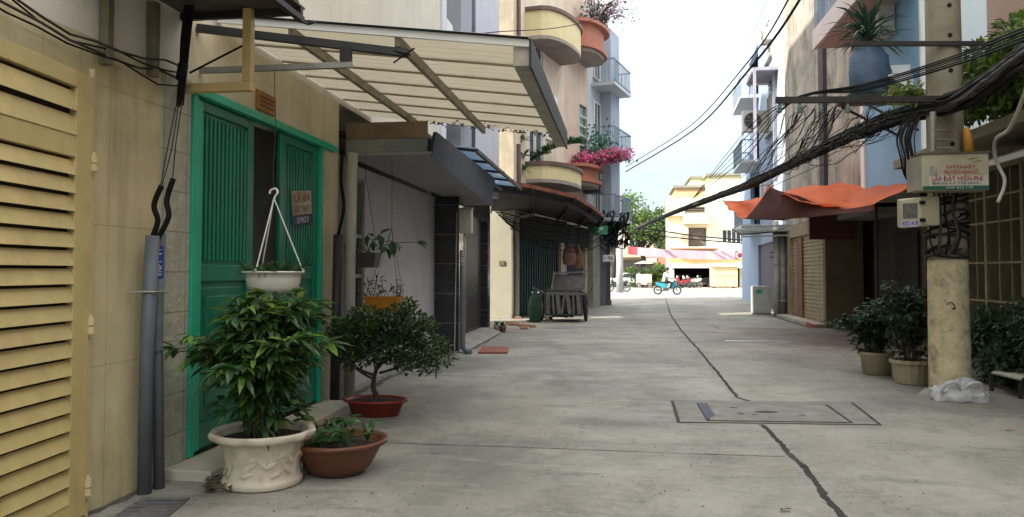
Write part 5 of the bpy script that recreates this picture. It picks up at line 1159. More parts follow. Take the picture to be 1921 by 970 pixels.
# pink edged balcony
bY0, bY1 = YX(1680, WR) - 1.2, YX(1560, WR) + .2
zB = P(1535, 85, X=4.62).z; by1 = YX(1535, 4.62)
mb = MB(); mb.box(4.62, WR - .001, by1 - 4.2, by1, zB, zB + .14); bal = mb.build('balcony', M('pinkish_slab', (.50, .38, .34), .8, .1, 2, .1), hW)
mb = MB(); mb.box(4.56, 4.64, by1 - 4.2, by1, zB - .03, zB + .42); mb.box(4.641, WR - .001, by1 - .08, by1 - .0, zB + .141, zB + .42); mb.build('pink_fascia', M('pink_white_paint', (.62, .52, .50), .7, .06), bal)
mb = MB(); y_ = by1 - 4.15
while y_ < by1: mb.box(4.59, 4.61, y_, y_ + .02, zB + .421, zB + 1.3); y_ += .12
mb.box(4.575, 4.625, by1 - 4.2, by1, zB + 1.301, zB + 1.35); mb.build('railing', m_rail, bal)
# sign board and reddish box sign
a_, b_ = P(1517, 402, Y=y21 - .12), P(1601, 449, Y=y21 - .12)
t = thing('shop_sign', 'dark red brown boxy shop sign hanging under the orange tarpaulin', 'sign', ((a_.x + b_.x) / 2, y21 - .1, b_.z))
mb = MB(); mb.box(a_.x, b_.x, y21 - .22, y21 - .08, b_.z, a_.z); mb.build('box', M('dark_red_brown', (.10, .035, .028), .6, .2, 5), t, bevel=.01)
mb = MB()
for i in range(3): mb.box(a_.x + .1, b_.x - .1, y21 - .228, y21 - .221, b_.z + .12 + i * .17, b_.z + .15 + i * .17)
mb.build('faded_lines', M('faded_red_lines', (.16, .055, .04), .7, .4, 20), t)
# grey-green small pipes on the corner 1445-1480
yq = y27 + .25
for k_, (px_, r_, m_, z_, lab) in enumerate(((1456, .10, m_pvcl, 3.2, 'thick pale drainpipe nearest the white cabinet'), (1468, .11, M('mottled_pipe', (.26, .26, .25), .8, .35, 3, .3), 2.7, 'mottled grey drainpipe between the thick pale one and the blue one'), (1480, .09, M('blue_pipe', (.10, .13, .24), .5, .1), 3.0, 'blue drainpipe nearest the shuttered shop'))):
    x_ = XY(px_, yq); t = thing('drainpipe', lab, 'pipe', (x_, yq, 0), 'drainpipes beside the white cabinet'); MB().tube([(x_, yq, 0), (x_ + .02, yq, z_ * .5), (x_, yq, z_)], r_, 14).build('pipe', m_, t, smooth=True)
    mb = MB()
    for z2_ in (.5, 1.7): mb.tube([(x_ + .01, yq, z2_), (x_ + .01, yq, z2_ + .06)], r_ + .015, 14)
    mb.build('collar', m_steel, t)
# white cabinet
a_, b_ = G(1413, 590), G(1446, 590)
t = thing('cabinet', 'white electrical cabinet with a round green emblem at the right corner', 'cabinet', ((a_.x + b_.x) / 2, a_.y, 0)); zc = ZZ(537, 1430, a_.y)
mb = MB(); mb.box(a_.x, b_.x, a_.y, a_.y + .5, .04, zc); mb.build('body', M('cabinet_white', (.46, .47, .43), .55, .06, 4, .03, dirt=.25), t, bevel=.02); mb = MB(); mb.box(a_.x - .03, b_.x + .03, a_.y - .03, a_.y + .5, 0, .038); mb.build('base', m_conc, t)
mb = MB(); mb.lathe([(.11, 0), (.11, .008)], P(1424, 547, Y=a_.y - .012), 20, axis=(0, -1, 0), sx=1, sy=.7); mb.build('emblem', M('teal_emblem', (.05, .30, .22), .5), t)
mb = MB(); mb.box(a_.x + .03, b_.x - .03, a_.y - .008, a_.y - .001, .1, zc - .06); mb.build('door', MC['cabinet_white'], t, bevel=.003)

# house E: blue white tall, further
yE0, yE1 = y27 + .6, 43.5
xE1 = XY(1392, yE1); frE2 = Fr((WR + .25, yE0), (xE1, yE1), RIGHT)
hE = thing('house', 'tall pale blue house with stacked balconies and air conditioners above the white cabinet', 'house', (WR + .25, yE0, 0))
m_pb = M('pale_blue_plaster', (.25, .32, .44), .85, .06, .8, .08, streak=.3, dcol=(.3, .36, .44))
sE = frE2.L
m_wb2 = M('blue_white_plaster', (.40, .46, .54), .85, .08, 1, .1, streak=.5, dcol=(.26, .3, .36))
mb = MB(); wall_panel(mb, frE2, 0, 3.0, 0, 15.5); mb.build('near_wall', m_wb2, hE)
mb = MB(); wall_panel(mb, frE2, 3.001, sE, 0, 12.6, holes=[(8.2, 11.8, 3.6 + 2.9 * k_, 5.9 + 2.9 * k_) for k_ in range(3)] + [(4.0, 9, 0, 2.7)]); mb.build('front_wall', m_pb, hE)
house_shell(hE, frE2, 6, 12.62, m_pb, floors=(3.4, 6.3, 9.2))
mb = MB(); mb.fb(frE2, .0, .16, -6, -.2, 12.8, 15.5); mb.fb(frE2, 2.84, 3, -6, -.2, 12.8, 15.5); mb.build('stair_tower', m_wh, hE)
for k_ in range(3):
    railing(hE, frE2, 8.0, 12.0, .8, 3.6 + 2.9 * k_, .9, m_rail)
    mb = MB(); mb.fb(frE2, 8.2, 11.8, -1.5, -1.45, 3.6 + 2.9 * k_, 5.9 + 2.9 * k_); mb.build('recess_wall', M('lilac_grey', (.25, .25, .32), .8, .1), hE)
window(hE, frE2, 3.8, 5.2, 7.0, 8.6); window(hE, frE2, 3.8, 5.2, 10, 11.6); window(hE, frE2, 5.9, 7.3, 4.2, 5.7)
mb = MB(); mb.fb(frE2, 4.0, 9, -.15, -.1, 0, 2.7); mb.build('shutter', M('lilac_dark_shutter', (.06, .05, .075), .6, .2), hE)
mb = MB(); mb.fb(frE2, 2.2, 4.6, .002, .9, 9.0, 9.12); mb.fb(frE2, 2.2, 2.3, .8, .9, 5.6, 9.0); mb.build('porch_frame', M('lilac_paint', (.30, .28, .34), .7), hE)
mb = MB(); mb.fb(frE2, 2.75, 2.95, .002, .12, 0, 15.4); mb.build('corner_trim', M('lilac_white', (.45, .46, .54), .7), hE)
# facing-camera end wall of right corner beyond cabinet (what shows between the pipes)
mb = MB(); mb.box(WR - .25, WR + .25, yE0 - .12, yE0 - .01, 0, 3.1); mb.build('corner_pier', M('grey_blue_tiles', (.30, .33, .37), .7, .12, 3, .1, patt='tile', pcol=(.2, .22, .25), psc=(.3, .4, .01)), hE)
def on_facade(fr, px, py):
    best = min((abs(P(px, 510, Y=fr.p(k * .1, 0, 0).y).x - fr.p(k * .1, 0, 0).x), k * .1) for k in range(int(fr.L * 10)))[1]
    p = fr.p(best, 0, 0); return Vector((p.x - .01, p.y, ZZ(py, px, p.y)))
ac_unit('large white air conditioner on brackets on the pale blue house, lowest of three', on_facade(frE2, 1442, 249) - Vector((.52, 0, 0)), 1.0, .85, .45, 'y')
ac_unit('white air conditioner in the middle of the three on the pale blue house', on_facade(frE2, 1448, 160) - Vector((.42, 0, 0)), .8, .6, .4, 'y')
ac_unit('small topmost air conditioner on the pale blue house', on_facade(frE2, 1452, 78), .7, .5, .35)

# ------------------------------------------------ orange tarpaulin
tp = thing('tarpaulin', 'sagging orange tarpaulin stretched over the shops on the right', 'tarpaulin', (4.6, 18, 3.2))
m_or = M('orange_tarp', (.80, .25, .10), .6, .2, 3, .7, 4, tr=.6, tcol=(1, .33, .12), dirt=.35, dcol=(.4, .12, .05), ds=2); m_ord = M('shaded_tarp', (.055, .014, .010), .95, .2, 3, .4, 5)  # the dark red copy carries the tarp's shade in its colour
def patch(rows, mat, name, k=9, wob=.10):
    """grid of control points (list of rows) refined by smooth paths"""
    rr = [smoothpath(r_, k) for r_ in rows]; cols = [smoothpath([r_[i] for r_ in rr], k) for i in range(len(rr[0]))]
    mb = MB(); n_ = len(cols); m2 = len(cols[0])
    for c_ in cols:
        for p in c_: mb.v.append(p + Vector((0, 0, wob * noise.noise(Vector((p.x * 2.2, p.y * 1.3, 0))) + wob * .4 * noise.noise(p * 5))))
    for i in range(n_ - 1):
        for j in range(m2 - 1): mb.f.append((i * m2 + j, (i + 1) * m2 + j, (i + 1) * m2 + j + 1, i * m2 + j + 1))
    return mb.build(name, mat, tp, smooth=True, solid=.004)
patch([[P(1355, 377, Y=21.5), P(1398, 376, Y=21.8), P(1436, 370, Y=22.2), P(1470, 362, Y=22.5)], [P(1368, 392, Y=19.5), P(1395, 394, Y=19.4), P(1422, 388, Y=19.6), P(1444, 352, Y=19.8)], [P(1382, 405, Y=18.6), P(1398, 411, Y=18.3), P(1415, 402, Y=18.3), P(1446, 351, Y=18.6)]], m_or, 'left_sheet')
patch([[P(1448, 360, Y=20.5), P(1520, 352, Y=20.3), P(1610, 337, Y=20), P(1680, 322, Y=19.5)], [P(1462, 364, Y=18), P(1530, 372, Y=17.6), P(1620, 366, Y=17), P(1697, 336, Y=16.5)], [P(1480, 366, Y=16.2), P(1540, 388, Y=15.8), P(1620, 386, Y=15.2), P(1707, 352, Y=14.6)]], m_or, 'main_sheet')
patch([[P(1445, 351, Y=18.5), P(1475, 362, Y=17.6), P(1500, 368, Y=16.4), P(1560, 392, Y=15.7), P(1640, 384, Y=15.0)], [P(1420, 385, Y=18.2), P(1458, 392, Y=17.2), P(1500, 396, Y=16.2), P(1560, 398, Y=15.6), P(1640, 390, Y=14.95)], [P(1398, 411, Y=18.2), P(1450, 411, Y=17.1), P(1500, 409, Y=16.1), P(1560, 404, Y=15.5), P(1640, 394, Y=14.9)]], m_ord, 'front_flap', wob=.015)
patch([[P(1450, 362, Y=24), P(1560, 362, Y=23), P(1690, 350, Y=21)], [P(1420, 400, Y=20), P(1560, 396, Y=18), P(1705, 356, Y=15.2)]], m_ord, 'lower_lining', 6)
mb = MB(); mb.tube([P(1640, 332, Y=19.9), P(1690, 318, Y=19.4)], .07, 8); mb.build('roll', M('mauve_roll', (.25, .13, .14), .7), tp)
for a_, b_ in ((P(1355, 377, Y=21.5), P(1260, 400, Y=40)), (P(1446, 351, Y=18.6), P(1560, 300, X=WR)), (P(1707, 352, Y=14.6), P(1745, 330, Y=9.9))):
    mb = MB(); mb.tube([a_, b_], .008, 5); mb.build('guy_rope', m_cable, tp)
mb = MB(); mb.tube([P(1398, 409, Y=18.3), P(1470, 412, Y=19), P(1516, 400, Y=y21)], .025, 8); mb.build('pole', m_steel, tp)
# pale tray under tarp at 1450-1480
t = thing('side_awning', 'grey louvred awning under the left end of the tarpaulin', 'awning', P(1430, 425, Y=27))
mb = MB(); a_, b_ = P(1385, 418, Y=27), P(1446, 440, Y=27)
mb.hexa([(a_.x, 26.4, b_.z - .05), (WR + .3, 26.4, b_.z + .1), (WR + .3, 28.6, b_.z + .35), (a_.x, 28.6, b_.z + .25), (a_.x, 26.4, b_.z), (WR + .3, 26.4, b_.z + .15), (WR + .3, 28.6, b_.z + .4), (a_.x, 28.6, b_.z + .3)]); mb.build('sheet', M('dark_green_grey', (.06, .07, .065), .7, .3, 3), t)
mb = MB()
for i in range(3): mb.bar((a_.x, 26.35, b_.z - .1 + i * .16), (WR + .2, 26.35, b_.z - .05 + i * .16), .03, .05)
mb.build('slats', m_steel, t)

# ================================================================== utility pole
pB = GB(1778, 748, .2)
up = thing('utility_pole', 'concrete utility pole with a yellow painted base and two cross arms', 'utility pole', (pB.x, pB.y, 0))
zy = ZZ(487, 1777, pB.y)
m_polec = M('pole_concrete', (.27, .24, .18), .85, .2, 3, .35, 30, streak=.35, dcol=(.15, .13, .1)); m_poley = M('peeling_yellow_paint', (.50, .44, .28), .8, .2, 5, .6, 18, dirt=.9, dcol=(.24, .19, .12), streak=.5, ds=7)
r0, r1 = .225, .165
def pr_(z): return r0 + (r1 - r0) * z / 9
mb = MB(); mb.lathe([(pr_(z), z) for z in [zy + .002 + i * (9 - zy) / 24 for i in range(25)]], pB, 32); mb.build('shaft', m_polec, up, smooth=True)
mb = MB(); mb.lathe([(pr_(0) + .008, 0)] + [(pr_(z) + .006 + .002 * math.sin(z * 23), z) for z in [i * zy / 16 for i in range(1, 17)]], pB, 32); mb.build('painted_base', m_poley, up, smooth=True)
for z_ in (ZZ(20, 1769, pB.y), ZZ(75, 1769, pB.y), ZZ(140, 1769, pB.y), ZZ(210, 1769, pB.y), ZZ(275, 1769, pB.y)):
    mb = MB(); e = Vector((0, -1, 0)); mb.lathe([(.028, 0), (.028, .004)], Vector((pB.x - .0, pB.y - pr_(z_) - .001, z_)), 10, axis=e); mb.build('bolt_hole', m_black, up)
aY_ = pB.y - .2
a_, b_ = P(1455, 188, Y=aY_), P(1800, 186, Y=aY_); mb = MB(); mb.bar(a_, b_, .06, .075); arm = mb.build('cross_arm', m_steeld, up)
for px_ in (1462, 1500, 1540, 1590): mb = MB(); q = P(px_, 188, Y=aY_); mb.lathe([(.02, -.16), (.035, -.14), (.02, -.12), (.035, -.1), (.02, -.08), (.02, -.04)], q, 10); mb.build('insulator', M('green_grey_porcelain', (.12, .2, .17), .3), arm, smooth=True)
a_, b_ = P(1598, 82, Y=aY_), P(1862, 82, Y=aY_); mb = MB(); mb.bar(a_, b_, .045, .055); mb.build('cross_arm', m_steeld, up)
mb = MB(); mb.lathe([(.31, 0), (.29, .03), (.25, .07), (.235, .08)], pB - Vector((.02, 0, 0)), 20, 1.0, .8, fn=lambda a, z: 1 + .08 * math.sin(a * 5)); mb.build('cement_collar', m_conc, up)
mb = MB(); q = P(1815, 275, Y=pB.y - .3); mb.tube([P(1818, 288, Y=pB.y - .3), P(1816, 262, Y=pB.y - .3), P(1812, 240, Y=pB.y - .3)], [.055, .05, .035], 10); mb.build('yellow_cap', M('orange_yellow_plastic', (.55, .26, .03), .5), up, smooth=True)
mb = MB(); mb.tube([P(1750, 285, Y=pB.y - .28), P(1750, 210, Y=pB.y - .28)], .035, 8)
for py_ in (262, 278, 245): mb.tube([P(1750, py_, Y=pB.y - .28), P(1786, py_, Y=pB.y - .28)], .014, 6)
mb.build('ladder_bracket', m_steel, up)
# scribble mark on the pole
mb = MB(); mb.tube(smoothpath([P(1776, 572, Y=pB.y - pr_(1) - .012), P(1784, 567, Y=pB.y - pr_(1) - .014), P(1792, 576, Y=pB.y - pr_(1) - .012), P(1786, 580, Y=pB.y - pr_(1) - .013), P(1798, 578, Y=pB.y - pr_(1) + .006)]), .005, 4); mb.build('paint_mark', m_cable, up)

# advertising box sign
sY = pB.y - .62
a_, b_ = P(1729, 290, Y=sY), P(1856, 356, Y=sY)
t = thing('box_sign', 'cream box sign with red lettering strapped to the utility pole', 'sign', ((a_.x + b_.x) / 2, sY, b_.z))
SW, SHh = b_.x - a_.x, a_.z - b_.z
mb = MB(); mb.box(a_.x, b_.x, sY, sY + .3, b_.z, a_.z); mb.build('case', M('cream_sign_case', (.42, .38, .27), .6, .08, 4, .05, dirt=.3, dcol=(.3, .26, .18)), t, bevel=.006)
mb = MB(); mb.hexa([(a_.x - .05, sY + .12, b_.z + .01), (a_.x - .002, sY + .02, b_.z + .01), (a_.x - .002, sY + .3, b_.z + .01), (a_.x - .05, sY + .34, b_.z + .01), (a_.x - .05, sY + .12, a_.z - .02), (a_.x - .002, sY + .02, a_.z - .01), (a_.x - .002, sY + .3, a_.z - .01), (a_.x - .05, sY + .34, a_.z - .02)]); mb.build('side_flap', M('grey_flap', (.26, .24, .2), .7), t)
mb = MB(); mb.box(a_.x - .01, b_.x + .01, sY - .012, sY + .31, a_.z + .001, a_.z + .022); mb.build('lid', M('dark_lid', (.10, .09, .07), .6), t)
mb = MB(); mb.box(a_.x + .004, b_.x - .004, sY - .006, sY - .001, b_.z + .005, b_.z + .05); mb.build('green_foot', M('dark_green_print', (.02, .10, .07), .6), t)
mb = MB(); mb.box(a_.x + SW * .1, b_.x - SW * .02, sY - .004, sY - .001, b_.z + .0505, b_.z + SHh * .40); mb.build('pale_band', M('pale_band', (.50, .50, .44), .6), t)
def stxt(s_, fx, fz, size, wd, mat): return text(s_, 'lettering', mat, t, (a_.x + SW * fx, sY - .008, b_.z + SHh * fz), (1, 0, 0), (0, 0, 1), size, .0015, width=wd)
m_rt = M('red_letter', (.42, .03, .035), .6, .05); m_or2 = M('orange_red_letter', (.42, .13, .07), .6, .05)
stxt('INTERNET', .58, .64, .052, SW * .44, m_or2); stxt('TRUYỀN HÌNH SỐ', .58, .50, .05, SW * .52, m_or2)
stxt('LẮP ĐẶT MIỄN PHÍ', .52, .31, .072, SW * .76, m_rt)
stxt('ĐĂNG KÝ TẠI NHÀ', .5, .19, .03, SW * .7, M('grey_letter', (.12, .13, .12), .6)); stxt('0909 833 118', .55, .07, .034, SW * .4, M('pale_letter', (.5, .58, .52), .6))
mb = MB(); ex = a_.x + SW * .76; ez = b_.z + SHh * .86
for s_, m2 in ((0, 0), (1, 1)):
    mb.hexa([(ex + d_[0] + s_ * .05, sY - .008 + e, ez + d_[1] - s_ * .03) for e in (0, .005) for d_ in ((-.06, -.012), (.02, .002), (.06, .014), (-.01, .004))])
mb.build('swoosh_emblem', M('brown_emblem', (.2, .14, .08), .6), t)
mb = MB(); mb.box(a_.x + SW * .12, a_.x + SW * .17, sY - .008, sY - .003, b_.z + SHh * .42, b_.z + SHh * .68); mb.box(a_.x + SW * .185, a_.x + SW * .22, sY - .008, sY - .003, b_.z + SHh * .40, b_.z + SHh * .64); mb.build('device_picture', M('grey_print', (.28, .28, .27), .6, .4, 30), t)
mb = MB(); mb.tube([(pB.x - .24, pB.y, b_.z + .1), (pB.x - .2, sY + .3, b_.z + .1)], .012, 5); mb.tube([(pB.x + .24, pB.y, b_.z + .1), (pB.x + .2, sY + .3, b_.z + .1)], .012, 5); mb.build('strap', m_steeld, t)
# meter box below
mY = pB.y - .35; a_, b_ = P(1690, 372, Y=mY), P(1757, 425, Y=mY); mbx = thing('meter_box', 'cream plastic meter box with black catches hung on the left of the utility pole', 'meter box', ((a_.x + b_.x) / 2, mY, b_.z))
a2 = P(1724, 368, Y=mY - .12).x
mb = MB(); mb.prism([(a_.x, mY - .02, b_.z - .02), (a2, mY - .16, b_.z), (b_.x, mY - .1, b_.z + .01), (b_.x, mY + .12, b_.z + .01), (a_.x, mY + .14, b_.z)], (0, 0, a_.z - b_.z)); mb.build('case', M('cream_meter_plastic', (.44, .40, .28), .5, .06, 4, .03, dirt=.2), mbx, bevel=.012)
dn = Vector((a2 - a_.x, -.14, 0)).normalized(); nn = Vector((dn.y, -dn.x, 0)); ms = Vector((a_.x, mY - .02, b_.z))
def mq(mb, s0, s1, z0, z1, e0, e1): mb.hexa([ms + dn * s + nn * e + Vector((0, 0, z)) for z in (z0, z1) for s, e in ((s0, e0), (s1, e0), (s1, e1), (s0, e1))])
Lm = (a2 - a_.x) / dn.x; hm = a_.z - b_.z
mb = MB(); mq(mb, .015, Lm * .85, .02 + hm * .22, hm * .8, .002, .006); mb.build('window', M('meter_window', (.12, .12, .11), .2, .3, 20), mbx)
mb = MB(); mq(mb, .0, Lm * .9, -.005, hm * .2, .002, .008); mb.build('label_plate', M('lilac_plate', (.42, .38, .52), .6), mbx)
text('KC-4.8', 'lettering', M('violet_letter', (.06, .02, .22), .6), mbx, ms + dn * Lm * .46 + nn * .012 + Vector((0, 0, hm * .095)), dn, (0, 0, 1), hm * .2, .001, width=Lm * .8)
for f in (.2, .8):
    q = Vector((a2 + .02, mY - .165, b_.z + hm * f)); mb = MB(); mb.obox(q, .06, .03, .04, Quaternion((0, 0, 1), .1)); mb.build('catch', m_cable, mbx, bevel=.004)
mb = MB(); mb.box(b_.x - .05, pB.x - .2, mY + .02, mY + .06, b_.z + hm * .45, b_.z + hm * .55); mb.build('bracket', m_steel, mbx)

# cables
def cable_thing(name, label, paths, mat, r, n=6, wob=0, cat='cable', part='cable'):
    t = thing(name, label, cat, paths[0][0])
    for i, p in enumerate(paths):
        rr = r if not isinstance(r, (list, tuple)) else r[i % len(r)]
        mm = mat if not isinstance(mat, (list, tuple)) else mat[i % len(mat)]
        mb = MB(); mb.tube(p, rr, n); mb.build(part, mm, t, smooth=True)
    return t
main = [P(1990, 60, Y=5.6), P(1921, 108, Y=6.9), P(1860, 150, Y=8.2), P(1790, 192, Y=9.55), P(1700, 213, Y=10.6), P(1600, 252, Y=12.6), P(1500, 300, Y=15.6), P(1400, 348, Y=20), P(1330, 374, Y=25.5), P(1265, 398, Y=34), P(1190, 430, Y=52)]
mp_ = smoothpath(main, 6); rnd = random.Random(8); paths = []
for i in range(38):
    ph_, am, rad = rnd.uniform(0, 6.28), rnd.uniform(1.5, 4), .11 * math.sqrt(rnd.random()); pp = []
    for j, p in enumerate(mp_):
        t_ = j / (len(mp_) - 1); near = .8 + .35 * math.exp(-((t_ - .35) / .2) ** 2)
        a = ph_ + math.sin(t_ * am * 2) * .5; pp.append(p + Vector((math.cos(a) * rad * .8 * near, 0, math.sin(a) * rad * near + .03 * noise.noise(Vector((t_ * 14, i * 3.3, 0))) + .025 * noise.noise(Vector((t_ * 45, i * 1.3, 0))))))
    paths.append(pp)
cable_thing('cable_bundle', 'thick sagging bundle of black cables crossing from the utility pole to the far street corner', paths, [m_cable, m_cable, m_cable, m_cableg], [.022, .034, .018, .026])
# secondary thinner wires above the bundle right side
paths = []
for i in range(5):
    dy = i * 6
    paths.append(smoothpath([P(1990, 30 + dy, Y=6.0), P(1921, 52 + dy, Y=7.0), P(1770, 112 + dy * .7, Y=9.5), P(1620, 158 + dy * .5, Y=11), P(1480, 188 + dy * .3, Y=12.8), P(1395, 250 + dy * 2, Y=20), P(1300, 372, Y=30)], 6))
cable_thing('overhead_wires', 'several thinner black wires running above the thick cable bundle by the pole', paths, m_cable, [.009, .012, .007])
# tangle between arm and bundle
paths = []
for i in range(66):
    a0 = rnd.uniform(1470, 1740); q0 = P(a0, rnd.uniform(192, 215), Y=aY_ + rnd.uniform(0, 1.2)); a1 = a0 - rnd.uniform(40, 160); yy_ = 12 + (1600 - a1) * .03
    q1 = P(a1, 252 + (1600 - a1) * .48 + rnd.uniform(-12, 12), Y=max(10.5, yy_)); paths.append(sag(q0, q1, rnd.uniform(-.12, .35), 12, .12, i))
cable_thing('cable_tangle', 'tangle of looping service wires hanging between the long cross arm and the thick bundle', paths, [m_cable, m_cableg, m_cable], [.005, .004, .007], 5)
paths = []
for i in range(11):
    x0 = 1692 + rnd.uniform(0, 30); paths.append(smoothpath([P(x0 + 10, 215 + rnd.uniform(-8, 8), Y=10.0), P(x0 - 8 + rnd.uniform(-8, 8), 255, Y=9.9), P(x0 - 4 + rnd.uniform(-6, 6), 295, Y=9.85), P(x0 + rnd.uniform(-4, 10), 335, Y=9.9), P(1735 + rnd.uniform(-10, 10), 366, Y=9.7)], 5))
cable_thing('cable_drop', 'thick twisted bundle of wires dropping beside the box sign on the pole', paths, [m_cable, m_cableg, m_cable], [.011, .009, .014], 6)
paths = []
for i in range(16):
    z0 = ZZ(rnd.uniform(362, 478), 1777, pB.y); a0 = rnd.uniform(0, 6.28); nt_ = rnd.uniform(.4, 1.3); k = 18; dz_ = rnd.uniform(-.22, .22)
    paths.append([Vector((pB.x + math.cos(a0 + nt_ * 2 * PI * j / k) * (pr_(1.8) + .018 + .012 * math.sin(j)), pB.y + math.sin(a0 + nt_ * 2 * PI * j / k) * (pr_(1.8) + .018), z0 + dz_ * math.sin(j / k * PI))) for j in range(k + 1)])
for i in range(6):
    x0 = 1752 + i * 9; paths.append(smoothpath([P(x0, 357, Y=pB.y - .3), P(x0 + rnd.uniform(-8, 8), 400, Y=pB.y - .33), P(x0 + rnd.uniform(-10, 10), 440, Y=pB.y - .33), P(x0 + rnd.uniform(-10, 10), 478, Y=pB.y - .3)], 5))
cable_thing('cable_coil', 'loops of black cable wrapped around the pole just above the yellow paint', paths, [m_cable, m_cable, m_cableg], [.014, .01, .018], 6)
for k_, (pts, lab) in enumerate((([P(1174, 313, Y=34.5), P(1290, 240, Y=26), P(1400, 120, Y=15), P(1484, -10, Y=10.5), P(1540, -140, Y=8)], 'upper of the two long wires crossing the open sky'), ([P(1174, 322, Y=34.5), P(1300, 245, Y=26), P(1410, 125, Y=15), P(1506, -10, Y=10.5), P(1560, -140, Y=8)], 'lower and thicker of the two long wires crossing the open sky'))):
    tag(MB().tube(smoothpath(pts, 6), .022 if k_ else .014, 6).build('sky_wire', m_cable, smooth=True), lab, 'wire', 'wires across the sky')
tag(MB().tube(smoothpath([P(690, 66, Y=7.5), P(740, 60, Y=8.5), P(830, 72, Y=11), P(930, 60, Y=15), P(1070, 48, Y=20), P(1180, 16, Y=30)], 6), .01, 5).build('wire', m_cable, smooth=True), 'thin wire looping above the translucent canopy to the far balconies', 'wire')
for pts, lab in (([P(1190, 425, Y=50), P(1300, 442, Y=50), P(1412, 452, Y=46)], 'upper wire strung over the pink banner'), ([P(1170, 436, Y=50), P(1290, 448, Y=50), P(1412, 458, Y=46)], 'lower wire strung over the pink banner')):
    tag(MB().tube(smoothpath(pts, 6), .045, 6).build('street_wire', m_cable, smooth=True), lab, 'wire', 'wires over the banner')
tag(MB().tube(smoothpath([P(1925, 170, Y=6.5), P(1895, 240, Y=7.5), P(1868, 262, Y=8.6), P(1868, 300, Y=8.9), P(1885, 340, Y=8.9), P(1872, 380, Y=8.9)], 6), .018, 8).build('loose_cable', m_pvcl, smooth=True), 'pale loose conduit looping down at the right edge', 'cable')
# left wall wires near the gate awning
paths = []
for i in range(4):
    paths.append(sag((WL + .05 + .01 * i, 2.5, 3.12 + .03 * i), (WL + .06, 5.3, 2.88 + .05 * i), .12 + .02 * i, 12, .05, i))
cable_thing('wall_wires', 'loose dark wires sagging along the wall above the yellow gate', paths, [m_cable, m_cableg], [.006, .008], 6)
paths = []
hub = P(1168, 440, Y=35.0)
for i in range(56):
    a_ = P(1158 + rnd.uniform(-30, 20), 410 + rnd.uniform(-15, 50), Y=rnd.uniform(32.5, 35)); b_ = P(1160 + rnd.uniform(-30, 22), 410 + rnd.uniform(-15, 50), Y=rnd.uniform(32.5, 35)); paths.append(sag(a_, b_, rnd.uniform(0, .6), 8, .25, i))
cable_thing('cable_knot', 'dark knot of wires and splice boxes at the end of the left row', paths, [m_cable, m_cableg, m_cable], [.03, .022, .05], 5)
paths = []
for i in range(7): paths.append(sag(P(930 + i * 3, 398 + i * 3, Y=22), P(1150, 412 + i * 5, Y=33), .3 + .08 * i, 16, .1, i))
cable_thing('shop_wires', 'parallel black wires sagging under the dark shop awning', paths, m_cable, [.02, .014], 5)

# ------------------------------------------------ far left pole
q = G(1163, 549)
t = thing('utility_pole', 'distant pale concrete utility pole at the left street corner', 'utility pole', q)
mb = MB(); mb.lathe([(.26, 0), (.24, 2), (.2, 8.0)], q, 16); mb.build('shaft', M('pale_pole', (.33, .33, .32), .85, .2), t, smooth=True)
mb = MB(); mb.box(q.x - 1, q.x + 1, q.y - .05, q.y + .05, 5.0, 5.12); mb.build('cross_arm', m_steeld, t)

# ------------------------------------------------ right pots, bag, board, hedge
def rpot(px_, py_, wpx, hpx, lab, ribs, seed, hgt, spr, mat=m_leafD):
    r_ = wpx / 2 / F * G(px_, py_).y * .97; c = GB(px_, py_, r_ * .75); h_ = hpx / F * c.y
    t = thing('potted_plant', lab, 'potted plant', c, 'potted plants left of the pole')
    fn = (lambda a, z: 1 + .025 * math.cos(a * 16)) if ribs else None
    mb = MB(); mb.lathe([(r_ * .72, 0), (r_ * .78, .01), (r_ * .9, h_ * .8), (r_ * 1.0, h_ * .86), (r_ * 1.0, h_), (r_ * .92, h_), (r_ * .85, h_ * .85)], c, 64, fn=fn); mb.build('pot', M('old_cement_pot', (.36, .31, .22), .8, .15, 4, .3, dirt=.5, dcol=(.2, .17, .11)), t, smooth=not ribs)
    mb = MB(); mb.lathe([(.001, h_ * .93), (r_ * .86, h_ * .9)], c, 24); mb.build('soil', m_soil, t)
    shrub(t, c + Vector((0, 0, h_ * .85)), hgt, spr, 22, .12, .045, mat, m_leafD, 5, seed, (-.1, 0), .12)
rpot(1642, 705, 62, 40, 'round smooth cement pot of dark shrubbery, farther of the pair by the pole', False, 21, .7, .42)
rpot(1706, 723, 72, 42, 'ribbed cement pot with a tall dark shrub standing nearest the pole', True, 22, 1.05, .42)
# twigs (dry branches) above second pot
q = G(1817, 756); q.y += .2
t = thing('plastic_bag', 'knotted translucent white plastic bag slumped at the foot of the pole', 'bag', q)
mb = MB(); n1_, n2_ = 28, 14; 
for j in range(n2_ + 1):
    for i in range(n1_):
        a = 2 * PI * i / n1_; b = PI / 2 * j / n2_; rr = math.cos(b); zz_ = math.sin(b); wv = 1 + .22 * noise.noise(Vector((math.cos(a) * 2, math.sin(a) * 2, zz_ * 2.5))) + .12 * noise.noise(Vector((math.cos(a) * 6, math.sin(a) * 6, zz_ * 7)))
        mb.v.append(q + Vector((math.cos(a) * rr * .32 * wv, math.sin(a) * rr * .2 * wv, max(.001, zz_ * .21 * wv + .05 * rr * noise.noise(Vector((a * 2, b * 3, 4)))))))
for j in range(n2_):
    for i in range(n1_):
        i2 = (i + 1) % n1_; mb.f.append((j * n1_ + i, j * n1_ + i2, (j + 1) * n1_ + i2, (j + 1) * n1_ + i))
mb.build('bag_body', M('grey_white_film', (.62, .62, .64), .3, .25, 8, .8, 10, tr=.35), t, smooth=True)
